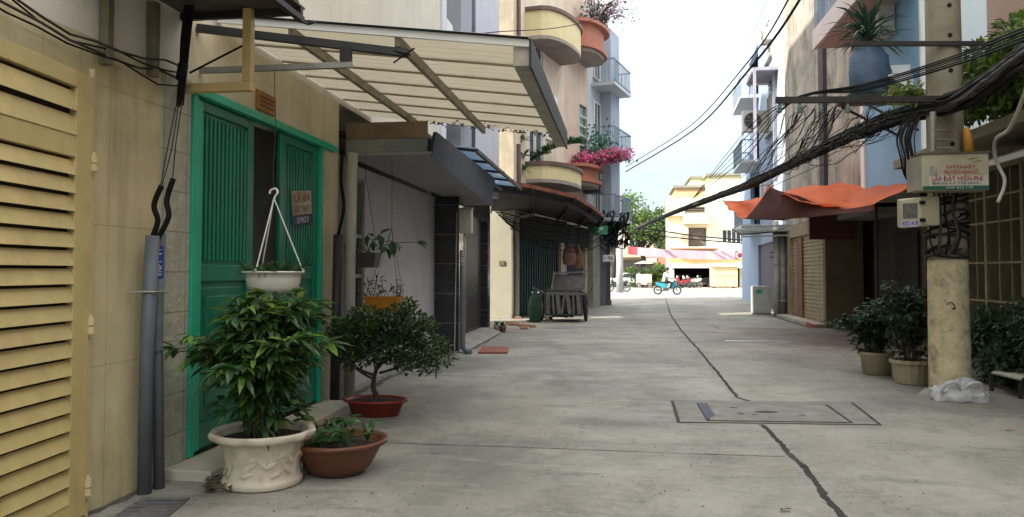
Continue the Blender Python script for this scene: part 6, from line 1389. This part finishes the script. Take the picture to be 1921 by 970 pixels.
for s_ in (-.16, .08):
    mb = MB(); mb.tube(smoothpath([q + Vector((s_ - .1, -.12, .10)), q + Vector((s_ - .06, -.16, .2)), q + Vector((s_ + .05, -.16, .22)), q + Vector((s_ + .12, -.12, .11))]), [.015, .02, .022, .02, .02, .024, .024, .02, .02, .022, .024, .022, .02, .02, .018, .015][:16], 6); mb.build('handle', M('white_film', (.60, .60, .62), .35, .15, 8, .4, 10, tr=.3), t, smooth=True)
q = G(1890, 722); t = thing('low_table', 'small low stand with a pale board on top at the right edge', 'table', q)
a_ = [P(1860, 700, Y=q.y - .1), P(1925, 715, Y=q.y - .45), P(1960, 702, Y=q.y), P(1895, 692, Y=q.y + .35)]
zt_ = .22; pts = [P(1859, 701, z=zt_), P(1915, 714, z=zt_), P(1935, 700, z=zt_), P(1888, 692, z=zt_)]
mb = MB(); mb.prism(pts, (0, 0, .02)); mb.build('board', M('pale_board', (.45, .43, .35), .7, .1, 5), t)
mb = MB(); 
for p in pts: mb.bar((p.x * .97 + q.x * .03, p.y * .97 + q.y * .03, 0), (p.x * .97 + q.x * .03, p.y * .97 + q.y * .03, zt_ - .001), .04)
mb.build('legs', m_steeld, t)
# hedge bush right
def bush(name, label, c, rx, ry, rz, n, mat, L_=.1, W_=.05, seed=1, cat='bush', clumps=24, mat2=None, f2=0, base=None):
    rnd = random.Random(seed); t = thing(name, label, cat, base if base is not None else (c[0], c[1], max(0, c[2] - rz))); c = Vector(c); lf = MB(); l2 = MB(); sm = MB(); B = ORG[t.name]
    cls = []
    for i in range(clumps):
        v = Vector((rnd.gauss(0, 1), rnd.gauss(0, 1), rnd.gauss(0, 1))).normalized() * rnd.uniform(.3, 1); cls.append((c + Vector((v.x * rx, v.y * ry, v.z * rz)), rnd.uniform(.22, .42)))
        sm.tube(smoothpath([B, B.lerp(cls[-1][0], .5) + Vector((0, 0, .05)), cls[-1][0]], 4), [.02] * 3 + [.012] * 3 + [.006] * 3, 5)
    for i in range(n):
        cc_, cr = rnd.choice(cls); v = Vector((rnd.gauss(0, 1), rnd.gauss(0, 1), rnd.gauss(0, 1))).normalized() * rnd.random() ** .4
        p = cc_ + Vector((v.x * rx, v.y * ry, v.z * rz)) * cr
        if p.z < .03 : continue
        (l2 if mat2 and rnd.random() < f2 else lf).leaf(p, v + Vector((0, 0, rnd.uniform(-.5, .6))), L_ * rnd.uniform(.7, 1.3), W_, .2)
    lf.build('foliage', mat, t); sm.build('stems', m_stem, t)
    if mat2: l2.build('young_foliage', mat2, t)
    return t
yh = YX(1880, 5.1)
bush('hedge', 'green leafy hedge growing against the grille right of the pole', (5.05, 11.0, .55), .28, 1.7, .62, 5200, m_leafD, .085, .04, 5, 'hedge', 46, m_leafC, .25, (5.05, 11, 0))
bush('roof_creeper', 'sunlit leafy creeper spilling over the porch roof beside the pole', (4.72, 9.9, 3.9), .55, 1.7, .5, 11000, m_leafT, .10, .05, 6, 'creeper', 60, m_leafL, .45, (5.3, 10, 3.37))
# vine on pole arm
bush('pole_vine', 'thin vine with small pale leaves on the cables left of the pole', P(1705, 175, Y=10.2), .42, .25, .16, 260, m_leafL, .08, .04, 7, 'vine', 12, None, 0, P(1740, 190, Y=10.2))
# yellow dead leaf on floor, debris
for (px_, py_, lab) in ((1890, 808, 'yellow fallen leaf on the floor at the lower right'), (1471, 958, 'dark crumpled fallen leaf beside the lower floor joint')):
    q = G(px_, py_); mb = MB()
    for k in range(3): mb.leaf(q + Vector((0, 0, .012)), (random.uniform(-1, 1), random.uniform(-1, 1), .15), .05, .03, .1, Vector((0, 0, 1)))
    tag(mb.build('fallen_leaf', M('yellow_dead_leaf', (.5, .3, .04), .7) if 'yellow' in lab else M('black_dead_leaf', (.05, .045, .035), .8)), lab, 'leaf')
mb = MB()
for i in range(170):
    e = random.random()
    if e < .5: q = G(random.uniform(100, 1300), random.uniform(640, 965))
    else: q = G(random.uniform(700, 1900), random.uniform(640, 965))
    if q.x < WL + .1 or q.x > 5.3: continue
    mb.obox(q + Vector((0, 0, .004)), random.uniform(.004, .014), random.uniform(.003, .01), .004, Quaternion((0, 0, 1), random.uniform(0, 3)))
tag(mb.build('litter', M('grit', (.17, .15, .11), .9, .5, 30)), kind='stuff')
mb = MB()
for i in range(60):
    q = G(random.uniform(385, 440), random.uniform(905, 925)); mb.leaf(q + Vector((0, 0, .01 + random.random() * .03)), (random.uniform(-1, 1), random.uniform(-1, 1), .2), .06, .03, .2)
tag(mb.build('leaf_litter', MC['dead_leaf']), kind='stuff')

# ================================================================== FAR STREET
YF = 72.0
fy = thing('building', 'large yellow building with balconies and a dark open shop across the street', 'building', (XY(1330, YF), YF, 0))
xa, xb, xc_ = XY(1250, YF), XY(1326, YF), XY(1500, YF)
m_fy = M('bright_yellow_render', (.76, .68, .47), .85, .06, 1, .1, streak=.3, dcol=(.5, .38, .18)); m_fc = M('pale_cream_render', (.78, .73, .58), .85, .05, 1, .08, streak=.2, dcol=(.6, .52, .38))
frF = Fr((xa, YF), (xc_, YF), LEFT); ssb = xb - xa
def zf(py): return ZZ(py, 1330, YF)
mb = MB(); wall_panel(mb, frF, 0, ssb, zf(497), zf(372), holes=[(1.7, 3.5, zf(415), zf(388)), (2.0, 3.6, zf(462), zf(427))]); wall_panel(mb, frF, 0, .6, 0, zf(497)); mb.build('yellow_wall', m_fy, fy)
mb = MB(); wall_panel(mb, frF, ssb + .001, frF.L, zf(497), zf(345), n0=-.6, holes=[(5.0, 7.5, zf(455), zf(432))]); wall_panel(mb, frF, frF.L - 5.2, frF.L, 0, zf(497), holes=[(frF.L - 4.7, frF.L - 3.6, .3, 2.4)]); mb.build('cream_wall', m_fc, fy)
mb = MB(); mb.fb(frF, 0, frF.L, -9, -8.8, 0, zf(372)); mb.fb(frF, 0, .2, -8.8, -.2, 0, zf(372)); mb.fb(frF, .2, frF.L, -8.79, -.7, zf(372) - .2, zf(372)); mb.fb(frF, .2, frF.L, -8.79, -.2, zf(497), zf(497) + .1); mb.build('rear_wall', m_conc, fy)
mb = MB(); mb.fb(frF, 1.5, 3.9, .0, .9, zf(420), zf(404)); mb.fb(frF, -.3, 4.1, .0, .5, zf(405) - .0 + .02, zf(403) + .15); mb.fb(frF, -.3, ssb + 9, .0, .35, zf(475), zf(471)); mb.build('balcony', m_fy, fy)
mb = MB(); mb.fb(frF, 1.7, 3.5, -.4, -.3, zf(415), zf(388)); mb.fb(frF, 2.0, 3.6, -.4, -.3, zf(462), zf(427))
for i in range(7): mb.fb(frF, 1.75, 3.45, -.1, -.05, zf(413) + i * .19, zf(413) + i * .19 + .06)
mb.build('shutters', M('grey_brown_shutter', (.14, .11, .09), .7), fy)
mb = MB(); mb.fb(frF, 5.1, 7.4, -.4, -.3, zf(455), zf(432)); wd = mb.build('window', glassy('dark_glass'), fy)
mb = MB()
for i in range(7): mb.fb(frF, 5.0 + i * .4, 5.06 + i * .4, -.15, -.05, zf(455), zf(432))
mb.build('bars', m_white, wd)
mb = MB(); mb.fb(frF, frF.L - 4.65, frF.L - 3.65, -.15, -.1, .3, 2.4); mb.build('side_window', M('grey_window', (.2, .2, .2), .4), fy)
mb = MB(); mb.fb(frF, .1, 8.6, .0, 1.6, zf(499), zf(497) ); mb.fb(frF, .1, 8.6, 1.55, 1.62, zf(503), zf(498)); mb.build('shop_canopy', M('white_canopy', (.7, .68, .62), .7, .05), fy)
mb = MB(); mb.fb(frF, .2, 8.4, .02, .12, zf(491), zf(478)); mb.build('shop_fascia', M('orange_fascia', (.70, .42, .16), .7, .15, 1), fy)
mb = MB(); mb.fb(frF, .6, 8, -6, -5.9, 0, zf(500)); mb.build('shop_back_wall', m_black, fy)
mb = MB(); mb.fb(frF, .4, .62, .001, 1.2, 0, zf(500)); mb.build('shop_side', m_fc, fy)
for k_, (s_, z0_, w_) in enumerate(((.5, 436, .9), (4.3, 470, .8), (6.2, 400, .9), (8.4, 425, .8))):
    mb = MB(); mb.fb(frF, s_, s_ + w_, .51 if s_ < 4 else .61, .95, zf(z0_), zf(z0_) + .6); mb.build('wall_unit', M('grey_unit', (.4, .4, .38), .6, .2), fy)
mb = MB(); mb.fb(frF, 4.5, 8.6, .601, 1.3, zf(418), zf(417)); mb.fb(frF, 4.5, 8.6, .601, .66, zf(430), zf(428)); mb.build('ledge', m_fy, fy)
mb = MB(); mb.fb(frF, .3, 4.4, .0, 1.3, zf(468), zf(466)); mb.build('brown_lean_to', M('brown_tin', (.30, .17, .10), .8, .3, 2, .2), fy)
# taller blocks behind
for (x0, x1, py0, Yb, c_, lab) in ((1268, 1330, 352, 92, (.66, .40, .22), 'orange topped house rising behind the yellow building'), (1298, 1345, 334, 100, (.62, .66, .40), 'pale green house behind the yellow building'), (1330, 1420, 330, 96, (.72, .66, .42), 'pale yellow block behind the yellow building')):
    xa_, xb_ = XY(x0, Yb), XY(x1, Yb); zt_ = ZZ(py0, 1330, Yb); t = thing('building', lab, 'building', ((xa_ + xb_) / 2, Yb, 0)); fr_ = Fr((xa_, Yb), (xb_, Yb), LEFT)
    mb = MB(); mb.box(xa_, xb_, Yb, Yb + 8, 0, zt_); mb.build('walls', M('far%d' % x0, c_, .85, .06, .6), t); mb = MB(); mb.box(xa_ - .3, xb_ + .3, Yb - .3, Yb + 8.3, zt_ + .002, zt_ + .3); mb.build('roof', m_conc, t)
    k_ = 0
    s_ = .6
    while s_ + 1.2 < fr_.L:
        window(t, fr_, s_, s_ + 1.1, zt_ - 2.6, zt_ - 1.1); window(t, fr_, s_, s_ + 1.1, zt_ - 5.6, zt_ - 4.1); s_ += 1.9
# far row on the left of the street (behind trees)
def far_house(x0, x1, Yb, zt_, c_, lab):
    t = thing('building', lab, 'building', ((x0 + x1) / 2, Yb, 0)); fr_ = Fr((x0, Yb), (x1, Yb), LEFT); mb = MB(); mb.box(x0, x1, Yb, Yb + 8, 0, zt_); mb.build('walls', M(lab[:12], c_, .85, .08, .6, .1, streak=.3, dcol=tuple(v * .6 for v in c_)), t)
    mb = MB(); mb.box(x0 - .15, x1 + .15, Yb - .2, Yb + 8, zt_ + .002, zt_ + .25); mb.build('roof', m_conc, t)
    for z_ in [3.9 + 3.1 * k_ for k_ in range(int((zt_ - 4) / 3.1) + 1)]:
        if z_ + 1.6 < zt_:
            s_ = .7
            while s_ + 1.3 < fr_.L: window(t, fr_, s_, s_ + 1.3, z_, z_ + 1.6); s_ += 2.4
    mb = MB(); mb.fb(fr_, .5, fr_.L - .5, .003, .05, .05, 2.7); mb.build('shopfront', M('grey_shopfront', (.2, .19, .18), .5, .3, 1), t)
    mb = MB(); mb.fb(fr_, .2, fr_.L - .2, .003, 1.2, 2.95, 3.05); mb.build('awning', M('awn' + lab[:6], (.35, .2, .15), .8, .3), t)
far_house(-9, -2.5, 84, 8.0, (.45, .5, .42), 'green grey house beyond the street trees')
far_house(-2.3, 3.9, 82, 6.8, (.55, .48, .36), 'tan house hidden behind the street trees')
far_house(17.2, 26, YF + .3, 11, (.6, .55, .45), 'tan house right of the yellow building')
far_house(-18, -9.2, 80, 10, (.5, .45, .4), 'brown grey house far left across the street')

# street trees
def tree(label, c, hgt, cr, n, seed, mat, mat2, L_=.35):
    rnd = random.Random(seed); c = Vector(c); t = thing('tree', label, 'tree', c, 'trees across the street'); tk = MB()
    tk.tube([c, c + Vector((.1, 0, hgt * .35)), c + Vector((.0, 0, hgt * .6))], [.24, .19, .14], 10); lf = MB(); l2 = MB(); cl = []
    for i in range(20):
        v = Vector((rnd.gauss(0, 1), rnd.gauss(0, 1), rnd.gauss(0, .7))).normalized() * rnd.uniform(.35, 1); e = c + Vector((v.x * cr, v.y * cr, hgt * .68 + v.z * hgt * .3)); cl.append((e, rnd.uniform(.2, .42) * cr))
        b0 = c + Vector((0, 0, hgt * rnd.uniform(.3, .58))); pth = smoothpath([b0, b0.lerp(e, .5) + Vector((0, 0, .3)), e], 4); tk.tube(pth, [.1 - .08 * j / len(pth) for j in range(len(pth))], 6)
    for i in range(n):
        e, r_ = rnd.choice(cl); v = Vector((rnd.gauss(0, 1), rnd.gauss(0, 1), rnd.gauss(0, .7))).normalized() * rnd.random() ** .4 * r_
        (l2 if rnd.random() < .3 else lf).dleaf(e + v, v + Vector((rnd.uniform(-1, 1), rnd.uniform(-1, 1), rnd.uniform(-.5, .5))), L_ * rnd.uniform(.6, 1.2), L_ * .5)
    tk.build('trunk', m_bark, t, smooth=True); cw = lf.build('crown', mat, t); l2.build('light_leaves', mat2, t)
tree('spreading street tree right behind the distant utility pole', (XY(1205, 76), 76, .12), 9.0, 3.4, 4200, 31, m_leafT, m_leafL)
tree('street tree standing nearest the yellow building', (XY(1246, 75), 75, .12), 7.6, 2.6, 3000, 32, m_leafT, m_leafL)
tree('street tree mostly hidden by the left corner house', (XY(1150, 74), 74, .12), 8.2, 3.2, 2500, 33, m_leafT, m_leafL)
bush('bush', 'bright green bush at the kerb left of the riding motorcyclist', (XY(1233, 68), 68, 1.1), .9, .7, .9, 1600, m_leafL, .3, .14, 35, 'bush', 16, m_leafT, .4, (XY(1233, 68), 68, .12))
bush('bush', 'dark green bush at the kerb farther left along the street', (XY(1192, 69), 69, 1.0), 1.3, .7, .8, 1500, m_leafT, .3, .14, 36, 'bush', 16, m_leafL, .3, (XY(1192, 69), 69, .12))

# kiosk
xk0, xk1 = XY(1335, 67.5), XY(1384, 67.5)
t = thing('kiosk', 'cream wooden street kiosk with a flat roof right of the dark shop', 'kiosk', ((xk0 + xk1) / 2, 67.5, .12))
mb = MB(); mb.box(xk0, xk1, 67.5, 69, .25, 1.95); mb.build('body', M('cream_board', (.66, .52, .28), .8, .1, 2, .1, dirt=.2, dcol=(.45, .32, .16)), t, bevel=.03)
mb = MB(); mb.box(xk0 - .15, xk1 + .3, 67.2, 69.2, 2.0, 2.1); mb.build('roof', m_white, t)
mb = MB()
for x_ in (xk0 + .2, xk1 - .3):
    for y_ in (67.6, 68.8): mb.box(x_, x_ + .1, y_, y_ + .1, .12, .25)
mb.box(xk0 + .1, xk0 + .15, 67.6, 67.65, 1.951, 2.0); mb.box(xk1 - .15, xk1 - .1, 67.6, 67.65, 1.951, 2.0); mb.build('feet', m_steeld, t)
mb = MB(); mb.box(xk0 + .3, xk1 - .3, 67.48, 67.498, 1.1, 1.14); mb.box((xk0 + xk1) / 2, (xk0 + xk1) / 2 + .03, 67.48, 67.498, .3, 1.1); mb.build('seams', M('brown_seam', (.3, .2, .1), .8), t)

# banner across alley mouth
Yb_ = 50.0
bA, bB, bC, bD = P(1178, 462, Y=Yb_), P(1398, 470, Y=Yb_), P(1398, 487, Y=Yb_), P(1178, 477, Y=Yb_)
t = thing('street_banner', 'long pale pink banner with red ends strung across the alley mouth', 'banner', ((bA.x + bB.x) / 2, Yb_, bC.z))
def bstrip(mb, f0, f1, yo=0, k=24):
    for i in range(int(f0 * k), int(f1 * k)):
        u0, u1 = i / k, (i + 1) / k; q_ = []
        for u, top_ in ((u0, 0), (u1, 0), (u1, 1), (u0, 1)):
            p = (bD.lerp(bC, u) if not top_ else bA.lerp(bB, u)); p = p + Vector((0, .015 * math.sin(u * 40) + yo, -.12 * 4 * u * (1 - u))); q_.append(p)
        mb.poly(q_)
mb = MB(); bstrip(mb, 1 / 12, 11 / 12); mb.build('cloth', M('pale_pink_cloth', (.72, .52, .58), .8, .12, 1, .2, 4, tr=.4), t, solid=.004)
mb = MB(); bstrip(mb, 0, 1 / 12); bstrip(mb, 11 / 12, 1); mb.build('red_ends', M('red_cloth', (.65, .13, .16), .8, .15, 2, .2, tr=.3), t, solid=.004)
mb = MB(); e = P(1388, 479, Y=Yb_ - .1); pts = [e + Vector((math.cos(2 * PI * k_ / 16), 0, math.sin(2 * PI * k_ / 16))) * .2 for k_ in range(17)]; mb.tube(pts, .03, 5); mb.build('ring_mark', m_white, t)
mb = MB(); mb.tube([bA, bA + Vector((-1.2, -1, .2))], .02, 5); mb.tube([bB, P(1460, 475, Y=30)], .03, 5); mb.tube([bC, P(1460, 481, Y=30)], .03, 5); mb.build('ropes', m_cable, t)
# street signage bits left
for (a, b, c_, d_, col, lab) in ((1213, 484, 1234, 492, (.7, .68, .62), 'white shop sign seen under the left half of the banner'), (1232, 481, 1255, 496, (.62, .2, .12), 'orange red shop sign seen under the banner')):
    p0, p1 = P(a, b, Y=73), P(c_, d_, Y=73); t = thing('street_sign', lab, 'sign', ((p0.x + p1.x) / 2, 73, p1.z)); mb = MB(); mb.box(p0.x, p1.x, 73, 73.15, p1.z, p0.z); mb.build('panel', M('sg%d' % a, col, .7, .15, 1), t); mb = MB(); mb.box((p0.x + p1.x) / 2 - .05, (p0.x + p1.x) / 2 + .05, 73.16, 73.26, 0.1, p0.z); mb.build('post', m_steeld, t)

# ------------------------------------------------ motorbikes
def motorbike(label, loc, rz, body, group, seatc=(.02, .02, .02)):
    t = thing('motorbike', label, 'motorbike', (0, 0, 0), group)
    wheel(t, (.62, 0, .29), .29, .08, (0, 1, 0), spokes=10); wheel(t, (-.62, 0, .29), .29, .08, (0, 1, 0), spokes=10)
    mb = MB(); mb.tube([(.62, 0, .29), (.50, 0, .75), (.44, 0, .98)], [.035, .04, .035], 8); mb.build('fork', m_steel, t, smooth=True)
    mb = MB(); mb.prism([(x_, -.09, z_) for x_, z_ in ((.5, .95), (.56, .72), (.42, .45), (.2, .33), (-.1, .32), (-.15, .45), (.15, .5), (.33, .72), (.4, .95))], (0, .18, 0)); mb.build('leg_shield', body, t, bevel=.03)
    mb = MB(); mb.prism([(x_, -.11, z_) for x_, z_ in ((-.1, .42), (.1, .62), (-.1, .72), (-.55, .8), (-.78, .82), (-.7, .62), (-.4, .5))], (0, .22, 0)); mb.build('body', body, t, bevel=.04)
    mb = MB(); mb.prism([(x_, -.12, z_) for x_, z_ in ((.08, .66), (-.1, .735), (-.55, .81), (-.72, .83), (-.7, .89), (-.3, .84), (.0, .78), (.1, .72))], (0, .24, 0)); mb.build('seat', M('seat_vinyl', seatc, .5), t, bevel=.03)
    mb = MB(); mb.obox((-.1, 0, .36), .35, .22, .22); mb.tube([(-.1, -.14, .28), (-.75, -.14, .33)], .045, 8); mb.build('engine', M('engine_metal', (.1, .1, .1), .4, .3, 8, metal=.6), t, bevel=.02)
    mb = MB(); mb.tube(smoothpath([(.36, -.33, 1.0), (.42, -.2, 1.02), (.44, 0, .99), (.42, .2, 1.02), (.36, .33, 1.0)]), .018, 6); mb.tube([(.42, .22, 1.0), (.46, .3, 1.2)], .008, 5); mb.tube([(.42, -.22, 1.0), (.46, -.3, 1.2)], .008, 5); mb.build('handlebar', m_steeld, t)
    mb = MB(); mb.lathe([(.02, 0), (.07, .04), (.09, .08), (.085, .12)], (.44, 0, .95), 12, axis=(1, 0, .1)); mb.build('headlight', M('lamp_glass', (.7, .7, .68), .15), t, smooth=True)
    mb = MB(); mb.prism([(x_, -.06, z_) for x_, z_ in ((.33, .52), (.45, .6), (.65, .62), (.85, .52), (.9, .42), (.8, .5), (.62, .585), (.45, .56))], (0, .12, 0)); mb.build('fender', body, t, bevel=.01)
    t.location = loc; t.rotation_euler = (0, 0, rz); return t
qm = G(1252, 553)
m_teal = M('teal_bike_paint', (.03, .28, .34), .3, .1)
mt = motorbike('teal motorbike carrying its rider to the right along the street', (qm.x, qm.y, .004), R(-8), m_teal, None)
# rider
def person(label, loc, rz, joints, radii, edges, skin_m, parts):
    t = thing('person', label, 'person', (0, 0, 0))
    import bmesh
    me = bpy.data.meshes.new('body'); bm = bmesh.new(); sl_ = bm.verts.layers.skin.verify()
    vs = [bm.verts.new(j) for j in joints]
    for v, r_ in zip(vs, radii): v[sl_].radius = (r_, r_)
    vs[0][sl_].use_root = True
    for a, b in edges: bm.edges.new((vs[a], vs[b]))
    bm.to_mesh(me); bm.free(); me.materials.append(skin_m)
    o = bpy.data.objects.new('body', me); COL.objects.link(o); o.parent = t; ORG[o.name] = Vector((0, 0, 0))
    md = o.modifiers.new('skin', 'SKIN'); md.use_smooth_shade = True
    ms_ = o.modifiers.new('sub', 'SUBSURF'); ms_.levels = 2; ms_.render_levels = 2
    for fn in parts: fn(t, o)
    t.location = loc; t.rotation_euler = (0, 0, rz); return t
J = [(-.18, 0, .88), (-.14, 0, 1.08), (-.06, 0, 1.34), (-.03, 0, 1.46), (0, 0, 1.56), (.01, 0, 1.68),
     (-.08, .12, .86), (.28, .17, .78), (.16, .17, .42), (.28, .17, .36), (-.08, -.12, .86), (.28, -.17, .78), (.16, -.17, .42), (.28, -.17, .36),
     (-.06, .19, 1.36), (.12, .26, 1.12), (.32, .3, 1.04), (.38, .31, 1.03), (-.06, -.19, 1.36), (.12, -.26, 1.12), (.32, -.3, 1.04), (.38, -.31, 1.03)]
RD = [.14, .13, .15, .06, .09, .08, .1, .07, .05, .045, .1, .07, .05, .045, .065, .05, .035, .04, .065, .05, .035, .04]
ED = [(0, 1), (1, 2), (2, 3), (3, 4), (4, 5), (0, 6), (6, 7), (7, 8), (8, 9), (0, 10), (10, 11), (11, 12), (12, 13), (2, 14), (14, 15), (15, 16), (16, 17), (2, 18), (18, 19), (19, 20), (20, 21)]
m_skin = M('skin', (.38, .22, .14), .6, .05, 3, 0)
def p_shirt(t, o):
    mb = MB(); mb.tube(smoothpath([(-.18, 0, .86), (-.15, 0, 1.08), (-.07, 0, 1.32), (-.04, 0, 1.43)], 4), [.17, .17, .165, .16, .155, .16, .17, .18, .185, .18, .16, .12, .08], 16); mb.tube([(-.06, .16, 1.36), (.12, .25, 1.12), (.3, .29, 1.05)], [.085, .07, .055], 10); mb.tube([(-.06, -.16, 1.36), (.12, -.25, 1.12), (.3, -.29, 1.05)], [.085, .07, .055], 10); mb.build('shirt', M('light_blue_shirt', (.35, .5, .6), .8, .1, 6, .3, 20), t, smooth=True)
def p_legs(t, o):
    mb = MB()
    for s_ in (-1, 1): mb.tube([(-.12, s_ * .1, .86), (.28, s_ * .17, .78), (.17, s_ * .17, .44)], [.13, .09, .07], 12)
    mb.build('trousers', M('dark_trousers', (.03, .03, .04), .8), t, smooth=True)
def p_helmet(t, o):
    mb = MB(); mb.lathe([(.14, -.06), (.15, 0), (.14, .06), (.09, .12), (.01, .145)], (.0, 0, 1.68), 18, 1.05, .9); mb.build('helmet', M('dark_helmet', (.03, .035, .05), .3), t, smooth=True)
    mb = MB(); mb.tube([(.115, .035, 1.65), (.12, .035, 1.655)], .012, 8); mb.tube([(.115, -.035, 1.65), (.12, -.035, 1.655)], .012, 8); mb.tube([(.10, 0, 1.63), (.13, 0, 1.6)], [.01, .018], 6); mb.build('face', m_skin, t)
person('person in a light blue shirt and dark helmet riding the teal motorbike', (qm.x, qm.y, .004), R(-8), J, RD, ED, m_skin, [p_shirt, p_legs, p_helmet])
m_red = M('red_bike_paint', (.35, .03, .03), .3, .1); m_wb = M('white_bike_paint', (.65, .65, .63), .3, .05); m_bb = M('black_bike_paint', (.025, .025, .03), .3)
for (px_, Yb, rz_, pm, lab) in ((1281, 66.8, 200, m_red, 'red parked motorbike left of the dark shop opening'), (1291, 67.4, 215, m_wb, 'white parked scooter in front of the dark shop opening'), (1300, 69.0, 160, m_wb, 'white motorbike parked deeper beside the white scooter'), (1319, 70.0, 200, m_bb, 'black motorbike parked inside the dark shop opening'), (1160, 58.5, 170, m_bb, 'black motorbike parked at the left street corner')):
    motorbike(lab, (XY(px_, Yb), Yb, .12 if Yb > 66 else .004), R(rz_), pm, 'motorbikes parked across the street')
# vendor cart
q = Vector((XY(1209, 67), 67, .12)); t = thing('vendor_cart', 'small pinkish vendor cart with a parasol top beside the bright bush', 'cart', q)
mb = MB(); mb.box(q.x - .7, q.x + .6, 66.6, 67.3, .4, 1.3); mb.build('box', M('pink_beige_panel', (.6, .42, .34), .7, .1), t, bevel=.03)
wheel(t, (q.x - .5, 66.55, .36), .24, .05, (0, 1, 0), spokes=8); wheel(t, (q.x + .4, 66.55, .36), .24, .05, (0, 1, 0), spokes=8)
mb = MB(); mb.tube([(q.x - .6, 67, 1.3), (q.x - .6, 67, 2.2)], .02, 6); mb.tube([(q.x + .5, 67, 1.3), (q.x + .5, 67, 2.2)], .02, 6); mb.build('posts', m_steeld, t); mb = MB(); mb.prism([(q.x - .9, 66.4, 2.2), (q.x - .1, 66.4, 2.45), (q.x + .8, 66.4, 2.2)], (0, 1.1, 0)); mb.build('top', M('beige_top', (.6, .55, .45), .8), t)
# parked car
q = Vector((XY(1181, 70), 69.5, .0)); t = thing('parked_car', 'white car parked across the street behind the distant pole', 'car', q)
def cx(x): return q.x + x
mb = MB(); mb.prism([(cx(x_), 68.7, z_) for x_, z_ in ((-2.1, .35), (-2.15, .7), (-1.9, .9), (-1.0, .98), (-.5, 1.4), (.8, 1.42), (1.5, 1.0), (2.1, .9), (2.15, .35))], (0, 1.6, 0)); mb.build('body', m_wb, t, bevel=.06)
mb = MB(); mb.prism([(cx(x_), 68.68, z_) for x_, z_ in ((-.85, 1.0), (-.45, 1.33), (.1, 1.34), (.1, 1.0))], (0, 1.64, 0)); mb.prism([(cx(x_), 68.68, z_) for x_, z_ in ((.18, 1.0), (.18, 1.34), (.75, 1.34), (1.25, 1.02))], (0, 1.64, 0)); mb.build('windows', glassy('car_glass'), t)
for x_ in (-1.35, 1.3): wheel(t, (cx(x_), 68.68, .34), .33, .16, (0, 1, 0), spokes=6)
for s_ in (-2.17, 2.13): mb = MB(); mb.box(cx(s_), cx(s_) + .04, 68.8, 69.1, .62, .76); mb.build('headlight', M('lamp_glass', (.7, .7, .68), .15), t)
